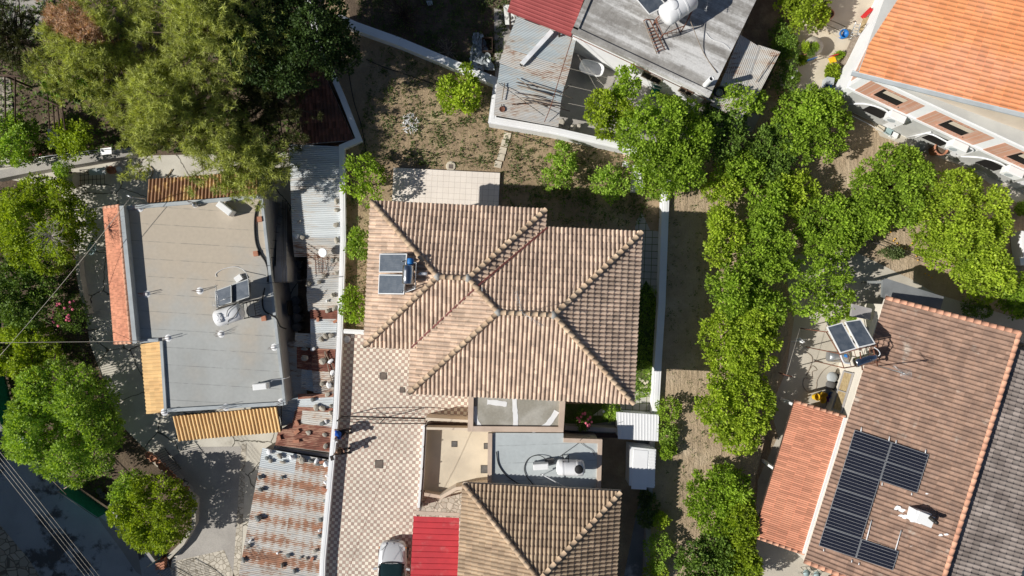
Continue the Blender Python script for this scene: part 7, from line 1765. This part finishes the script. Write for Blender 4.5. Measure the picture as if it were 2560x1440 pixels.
for dx, dy, lx, ly in ((-.3, 0, .03, .8), (.3, 0, .03, .8), (0, .4, .6, .03), (0, -.4, .6, .03)): b.box((c_.x + dx, c_.y + dy, .25), (lx, ly, .5))
b.box((c_.x, c_.y, .05), (.6, .8, .04)); b.build('box', M['wood_dark'], t)
t = thing('tarpaulin', 'grey white crumpled tarpaulin at the corner of the faded red sheet roof', 'tarpaulin', P(1270, 45, 0))
b = MB(); vs = []
for j in range(10):
    for i in range(8): vs.append(P(1258 + i * 5 + j * .6, 12 + j * 5.5, .9 + rng.random() * .3 - abs(i - 5) * .05))
b.add(vs, [(j * 8 + i, j * 8 + i + 1, (j + 1) * 8 + i + 1, (j + 1) * 8 + i) for j in range(9) for i in range(7)]); b.build('cover', M['concrete_pale'], t)
b = MB(); b.slab([P(1065, 2, .1), P(1080, 1, .1), P(1082, 12, .12), P(1070, 14, .1)], .04); tag(b.build('white_board', M['parapet']), 'small pale board in the shade at the top edge', 'board')
# stones of the courtyard edge
for i, (x, y, s) in enumerate(((1432, 320, .3), (1418, 322, .22), (1405, 308, .24), (1398, 316, .2), (1447, 316, .2))):
    b = MB(); rock_mesh(b, P(x, y, .2), s, 200 + i); tag(b.build('wall_stone', M['stone']), 'pale stone in the heap behind the bright white wall', 'stone', 'stones behind the bright white wall')

# ================================================================== CAR
cx = P(982, 1351, .5); ct = local_thing('parked_car', 'silver car parked facing up the checkered yard beside the red carport', 'car', (cx.x, cx.y - 2.12, .012), R(-1.0))
ST = [(2.10, .40, .30, .52, .58), (2.07, .56, .24, .56, .64), (2.0, .68, .20, .60, .70), (1.88, .765, .20, .64, .76), (1.70, .82, .20, .68, .82), (1.4, .85, .20, .74, .885), (1.0, .865, .20, .80, .94), (.72, .87, .20, .84, .965), (.2, .872, .20, .86, .97), (-.6, .872, .20, .87, .975), (-1.3, .86, .20, .88, .985), (-1.75, .81, .22, .86, .96), (-2.0, .70, .26, .80, .90), (-2.1, .52, .32, .66, .74)]
vs = []; 
for y, w, zb, zs, zt_ in ST:
    pr = [(0, zb), (w * .8, zb), (w * .97, zb + .08), (w, (zb + zs) / 2 + .03), (w * .985, zs - .04), (w * .93, zs + .03), (w * .78, zt_ - .035), (w * .72, zt_ - .012), (w * .4, zt_ + .012), (0, zt_ + .022)]
    vs += [Vector((x, y, z)) for x, z in pr] + [Vector((-x, y, z)) for x, z in pr[-2:0:-1]]
npn = 18; b = MB(); fs = []
for j in range(len(ST) - 1):
    for i in range(npn): fs.append((j * npn + i, j * npn + (i + 1) % npn, (j + 1) * npn + (i + 1) % npn, (j + 1) * npn + i))
fs += [tuple(range(npn)), tuple((len(ST) - 1) * npn + i for i in range(npn))]
b.add(vs, fs, .5, True); bo = b.build('body', M['car_paint'], ct)
sm = bo.modifiers.new('Subdivision', 'SUBSURF'); sm.levels = sm.render_levels = 2
def cabin(mb, rows, inset=0):
    vs = []
    for y, w, z in rows:
        for f in (-1, -.92, -.5, 0, .5, .92, 1): vs.append(Vector((w * f, y - abs(f) ** 2 * .0, z - (.045 if abs(f) > .95 else .012 * abs(f)))))
    n_ = 7; mb.add(vs, [(j * n_ + i, j * n_ + i + 1, (j + 1) * n_ + i + 1, (j + 1) * n_ + i) for j in range(len(rows) - 1) for i in range(n_ - 1)], .5, True)
b = MB(); cabin(b, [(.93, .64, .955), (.86, .70, .985), (.5, .68, 1.18), (.1, .62, 1.345)]); b.build('windscreen', M['car_glass'], ct)
b = MB(); cabin(b, [(.12, .635, 1.35), (-.2, .63, 1.395), (-.8, .62, 1.40), (-1.3, .60, 1.34)]); b.build('roof', M['car_paint'], ct)
b = MB(); cabin(b, [(-1.28, .60, 1.335), (-1.6, .64, 1.15), (-1.85, .66, .96)]); b.build('rear_window', M['car_glass'], ct)
b = MB()
for s in (-1, 1):
    b.add([(s * .72, .86, .95), (s * .64, .1, 1.31), (s * .635, -.2, 1.36), (s * .625, -.8, 1.365), (s * .605, -1.3, 1.30), (s * .68, -1.75, .97), (s * .80, -.6, .95), (s * .80, .2, .95)], [(0, 1, 2, 3, 4, 5, 6, 7)])
b.build('side_window', M['car_glass'], ct)
b = MB()
for s in (-1, 1): b.tube([(s * .73, .90, .96), (s * .65, .12, 1.345), (s * .63, -.8, 1.39), (s * .62, -1.3, 1.33), (s * .70, -1.8, .97)], .028, 6)
b.tube([(-.66, .92, .985), (-.3, .99, 1.0), (0, 1.01, 1.005), (.3, .99, 1.0), (.66, .92, .985)], .026, 6); b.build('pillar_trim', M['car_trim'], ct)
for s in (-1, 1):
    b = MB(); b.obox((s * .98, .62, .99), (1, -.25 * s, 0), (.25 * s, 1, 0), (0, 0, 1), .11, .06, .06); b.tube([(s * .84, .66, .95), (s * .95, .64, .97)], .025, 6); b.build('wing_mirror', M['car_paint'], ct)
    b = MB(); b.add([(s * .40, 2.045, .69), (s * .64, 1.94, .72), (s * .765, 1.74, .775), (s * .70, 1.60, .835), (s * .52, 1.78, .825), (s * .36, 1.95, .775)], [(0, 1, 2, 3, 4, 5)])
    h = b.build('headlight', M['lamp'], ct); sd_ = h.modifiers.new('Solidify', 'SOLIDIFY'); sd_.thickness = .03; sd_.offset = 0
    b = MB(); b.obox((s * .79, 1.76, .735), (.3 * s, 1, .2), (1, -.3 * s, 0), (0, 0, 1), .07, .025, .03); b.build('indicator', M['amber'], ct)
    for y in (1.32, -1.28):
        w_ = MB(); w_.cyl((s * .68, y, .31), (s * .875, y, .31), .31, .31, 28); wo = w_.build('wheel', M['car_trim'], ct)
        w_ = MB(); w_.cyl((s * .86, y, .31), (s * .88, y, .31), .2, .2, 20); w_.build('rim', M['steel'], wo)
b = MB(); b.obox((0, 2.10, .50), (1, 0, 0), (0, 1, -.9), (0, .9, 1), .26, .05, .012); b.build('number_plate', M['plate'], ct)
b = MB(); b.obox((0, 2.07, .56), (1, 0, 0), (0, 1, -.5), (0, 0, 1), .33, .04, .045); b.build('grille', M['car_trim'], ct)
b = MB(); b.lathe((0, 2.0, .735), [(.058, 0), (.058, .012), (.046, .014), (.046, .006), (0, .006)], 20, (0, .5, 1)); b.tube([(-.03, 2.03, .745), (0, 2.0, .755), (.03, 2.03, .745)], .006, 4); b.build('emblem', M['lamp'], ct)
b = MB()
for s in (-1, 1): b.tube([(s * .34, 1.98, .745), (s * .50, 1.6, .87), (s * .60, 1.1, .955)], .007, 4)
b.tube([(-.15, .96, 1.01), (.35, .93, 1.03)], .012, 4); b.tube([(.1, .97, 1.01), (-.45, .92, 1.02)], .012, 4); b.build('wiper', M['car_trim'], ct)

# ================================================================== PEOPLE
def skin(name, verts, edges, rad, m, parent, root=0, lv=1):
    me = bpy.data.meshes.new(name); base = Vector(parent['_w']); me.from_pydata([Vector(v) - base for v in verts], edges, []); me.materials.append(m)
    o = bpy.data.objects.new(name, me); COL.objects.link(o); o.parent = parent
    md = o.modifiers.new('Skin', 'SKIN'); md.use_smooth_shade = True
    if not me.skin_vertices:
        bpy.context.view_layer.objects.active = o; o.select_set(True)
        bm_ = bmesh.new(); bm_.from_mesh(me); bm_.verts.layers.skin.verify(); bm_.to_mesh(me); bm_.free()
    for i, r in enumerate(rad):
        sv = me.skin_vertices[0].data[i] if me.skin_vertices else None
        if sv: sv.radius = (r, r) if not isinstance(r, tuple) else r; sv.use_root = (i == root)
    s = o.modifiers.new('Subdivision', 'SUBSURF'); s.levels = s.render_levels = lv
    return o
def ensure_skin(o): pass
def person(label, J, shirt, trousers, hairm, cap=False):
    t = thing('person', label, 'person', J['root'])
    V_ = []; E_ = []; Rr = []
    def a(p, r, par=None):
        V_.append(Vector(p)); Rr.append(r); i = len(V_) - 1
        if par is not None: E_.append((par, i))
        return i
    pe = a(J['pelvis'], .15); sp = a((J['pelvis'] + J['chest']) / 2, .13, pe); chs = a(J['chest'], (.17, .12), sp); nk = a(J['neck'], .055, chs)
    hd = a(J['head'] - (J['head'] - J['neck']).normalized() * .03, .085, nk); ht = a(J['head'] + (J['head'] - J['neck']).normalized() * .07, .088, hd)
    nose = a(J['head'] + J['face'].normalized() * .105, .014, hd)
    hands = []
    for s in ('l', 'r'):
        sh_ = a(J['sh' + s], .06, chs); el = a(J['el' + s], .042, sh_); wr = a(J['ha' + s], .026, el)
        d = (J['ha' + s] - J['el' + s]).normalized(); sd = d.cross(Vector((0, 0, 1)) if abs(d.z) < .8 else Vector((1, 0, 0))).normalized(); dn = sd.cross(d)
        pm = a(J['ha' + s] + d * .05, (.036, .016), wr)
        for k, (o_, ln) in enumerate(((-.03, .062), (-.01, .075), (.011, .07), (.03, .055))):
            f1 = a(J['ha' + s] + d * .085 + sd * o_, .0095, pm); f2 = a(J['ha' + s] + d * (.085 + ln * .5) + sd * o_ - dn * .012, .0088, f1); a(J['ha' + s] + d * (.08 + ln * .85) + sd * o_ - dn * .035, .0078, f2)
        th = a(J['ha' + s] + d * .03 - sd * .04, .011, wr); a(J['ha' + s] + d * .065 - sd * .058 - dn * .015, .009, th)
        hp = a(J['hp' + s], .085, pe); kn = a(J['kn' + s], .058, hp); an = a(J['an' + s], .038, kn); a(J['an' + s] + J['toe'] * .5 + Vector((0, 0, -.04)), .036, an)
    skin('body', V_, E_, Rr, M['skin'], t, 0, 2)
    up = [J['pelvis'] + Vector((0, 0, .04)), (J['pelvis'] + J['chest']) / 2, J['chest'], J['neck'] - (J['neck'] - J['chest']) * .3, J['shl'], (J['shl'] + J['ell']) / 2 * 1.0, J['shr'], (J['shr'] + J['elr']) / 2]
    skin('shirt', up, [(0, 1), (1, 2), (2, 3), (2, 4), (4, 5), (2, 6), (6, 7)], [.19, .18, (.23, .17), .10, .10, .08, .10, .08], M[shirt], t, 0, 2)
    lo = [J['pelvis'], J['hpl'], J['knl'], J['anl'], J['hpr'], J['knr'], J['anr']]
    skin('trousers', lo, [(0, 1), (1, 2), (2, 3), (0, 4), (4, 5), (5, 6)], [.18, .12, .09, .065, .12, .09, .065], M[trousers], t, 0, 2)
    for s in ('l', 'r'):
        b = MB(); p = J['an' + s]; b.obox(p + J['toe'] * .45 + Vector((0, 0, -.05)), J['toe'], J['toe'].cross(Vector((0, 0, 1))), (0, 0, 1), .13, .045, .035); b.build('shoe', M['dark_metal'], t)
    ax = (J['head'] - J['neck']).normalized(); b = MB()
    if cap:
        b.lathe(J['head'] + ax * .03, [(.108, 0), (.105, .04), (.08, .085), (.04, .105), (0, .11)], 16, ax); f = J['face'].normalized(); b.obox(J['head'] + f * .13 + ax * .035, f, f.cross(ax), ax, .06, .065, .006); b.build('cap', M['cloth_white'], t)
    else:
        b.lathe(J['head'] - ax * .06, [(.09, 0), (.112, .05), (.115, .10), (.09, .155), (.05, .175), (0, .18)], 16, ax); b.lathe(J['neck'] - J['face'].normalized() * .06, [(0, -.14), (.06, -.1), (.085, 0), (.07, .1)], 10, ax); b.build('hair', M['hair'], t)
    b = MB(); f = J['face'].normalized(); sd = f.cross(ax).normalized()
    for s in (-1, 1): b.lathe(J['head'] + f * .085 + sd * .032 * s + ax * .01, [(0, -.01), (.01, 0), (0, .008)], 6, f)
    b.build('eye', M['black'], t)
    b = MB()
    for s in (-1, 1): b.lathe(J['head'] + sd * .088 * s, [(0, -.01), (.026, 0), (.02, .012), (0, .014)], 8, sd * s)
    b.build('ear', M['skin'], t)
    return t
Pz = P
J = dict(root=P(862, 1080, 0), pelvis=P(849, 1084, .60), chest=P(843, 1087, 1.02), neck=P(840, 1094, 1.22), head=P(837.5, 1099, 1.34), face=Vector((.5, -.6, -.2)),
         shl=P(841, 1079, 1.12), ell=P(836, 1074, .9), hal=P(846, 1073, .72), shr=P(848, 1095, 1.1), elr=P(858, 1096, .85), har=P(862, 1088, .70),
         hpl=P(851, 1080, .58), knl=P(863, 1075, .56), anl=P(869, 1074, .1), hpr=P(851, 1088, .58), knr=P(863, 1083, .56), anr=P(869, 1084, .1), toe=Vector((.22, .02, 0)))
person('person in a blue shirt and white cap sitting on the long white wall', J, 'cloth_blue', 'cloth_dark', 'hair', True)
J = dict(root=P(860, 1128, 0), pelvis=P(847, 1130, .60), chest=P(844, 1130, 1.0), neck=P(843, 1129, 1.2), head=P(845, 1127, 1.34), face=Vector((-.5, -.6, -.4)),
         shl=P(849, 1122, 1.1), ell=P(855, 1120, .92), hal=P(858, 1126, 1.0), shr=P(838, 1134, 1.1), elr=P(834, 1138, 1.1), har=P(831, 1142, 1.25),
         hpl=P(850, 1126, .58), knl=P(861, 1123, .56), anl=P(866, 1122, .1), hpr=P(850, 1134, .58), knr=P(861, 1132, .56), anr=P(866, 1133, .1), toe=Vector((.22, 0, 0)))
person('person with brown hair and dark top sitting on the long white wall', J, 'cloth_brown', 'cloth_dark', 'hair')
b = MB(); b.obox(P(830, 1145, 1.28), (1, .3, 0), (-.3, 1, 0), (0, 0, 1), .09, .14, .05); tag(b.build('bag', M['dark_metal']), 'small dark bag held at the edge of the white wall', 'bag')

# unseen block added west of the frame, shaped to shade the road
t = thing('road_shade_block', 'unseen house block added beyond the left frame edge to shade the road', 'house', (P(-260, 1450, LG).x, P(-260, 1450, LG).y, LG))
b = MB(); q = [P(x, y, LG) for x, y in ((-360, 1175), (60, 1515), (60, 1900), (-600, 1900), (-600, 1175))]; b.prism([p[:2] for p in q], LG, 5.2); b.build('wall', M['cream'], t)
b = MB(); b.prism([(p.x * 1.0, p.y) for p in q], 5.2, 5.35); b.build('roof', M['felt'], t)
b = MB()
for i in range(3): c_ = P(60, 1580 + i * 110, LG); b.box((c_.x + .02, c_.y, 1.2), (.06, 1.2, 1.2))
b.build('window', M['glass'], t)

# ================================================================== CAMERA, LIGHT, WORLD
cam = bpy.data.objects.new('camera', bpy.data.cameras.new('camera')); COL.objects.link(cam)
cam.location = (0, 0, CH); cam.rotation_euler = (0, 0, 0); cam.data.sensor_width = 36; cam.data.lens = 36 * FP / 2560; cam.data.clip_end = 2000; scn.camera = cam
sv = Vector((-1.36, -.345, 1)).normalized()
sun = bpy.data.objects.new('sun', bpy.data.lights.new('sun', 'SUN')); COL.objects.link(sun)
sun.rotation_euler = sv.to_track_quat('Z', 'Y').to_euler(); sun.location = (-30, -10, 60); sun.data.energy = 5.0; sun.data.angle = R(.53); sun.data.color = (1, .965, .905)
w = bpy.data.worlds.new('World'); scn.world = w; w.use_nodes = True; nt = w.node_tree
sk = nt.nodes.new('ShaderNodeTexSky'); sk.sky_type = 'NISHITA'; sk.sun_disc = False; sk.air_density = .8; sk.dust_density = .5; sk.ozone_density = 1.0
sk.sun_elevation = math.asin(sv.z); sk.sun_rotation = math.atan2(sv.x, sv.y)
bg = nt.nodes['Background']; bg.inputs[1].default_value = .055; nt.links.new(sk.outputs[0], bg.inputs[0])
scn.view_settings.view_transform = 'Standard'; scn.view_settings.look = 'None'; scn.view_settings.exposure = 0; scn.view_settings.gamma = 1
try: scn.cycles.max_bounces = 6; scn.cycles.transparent_max_bounces = 4
except Exception: pass
for o in list(bpy.data.objects):
    if '_w' in o.keys(): del o['_w']
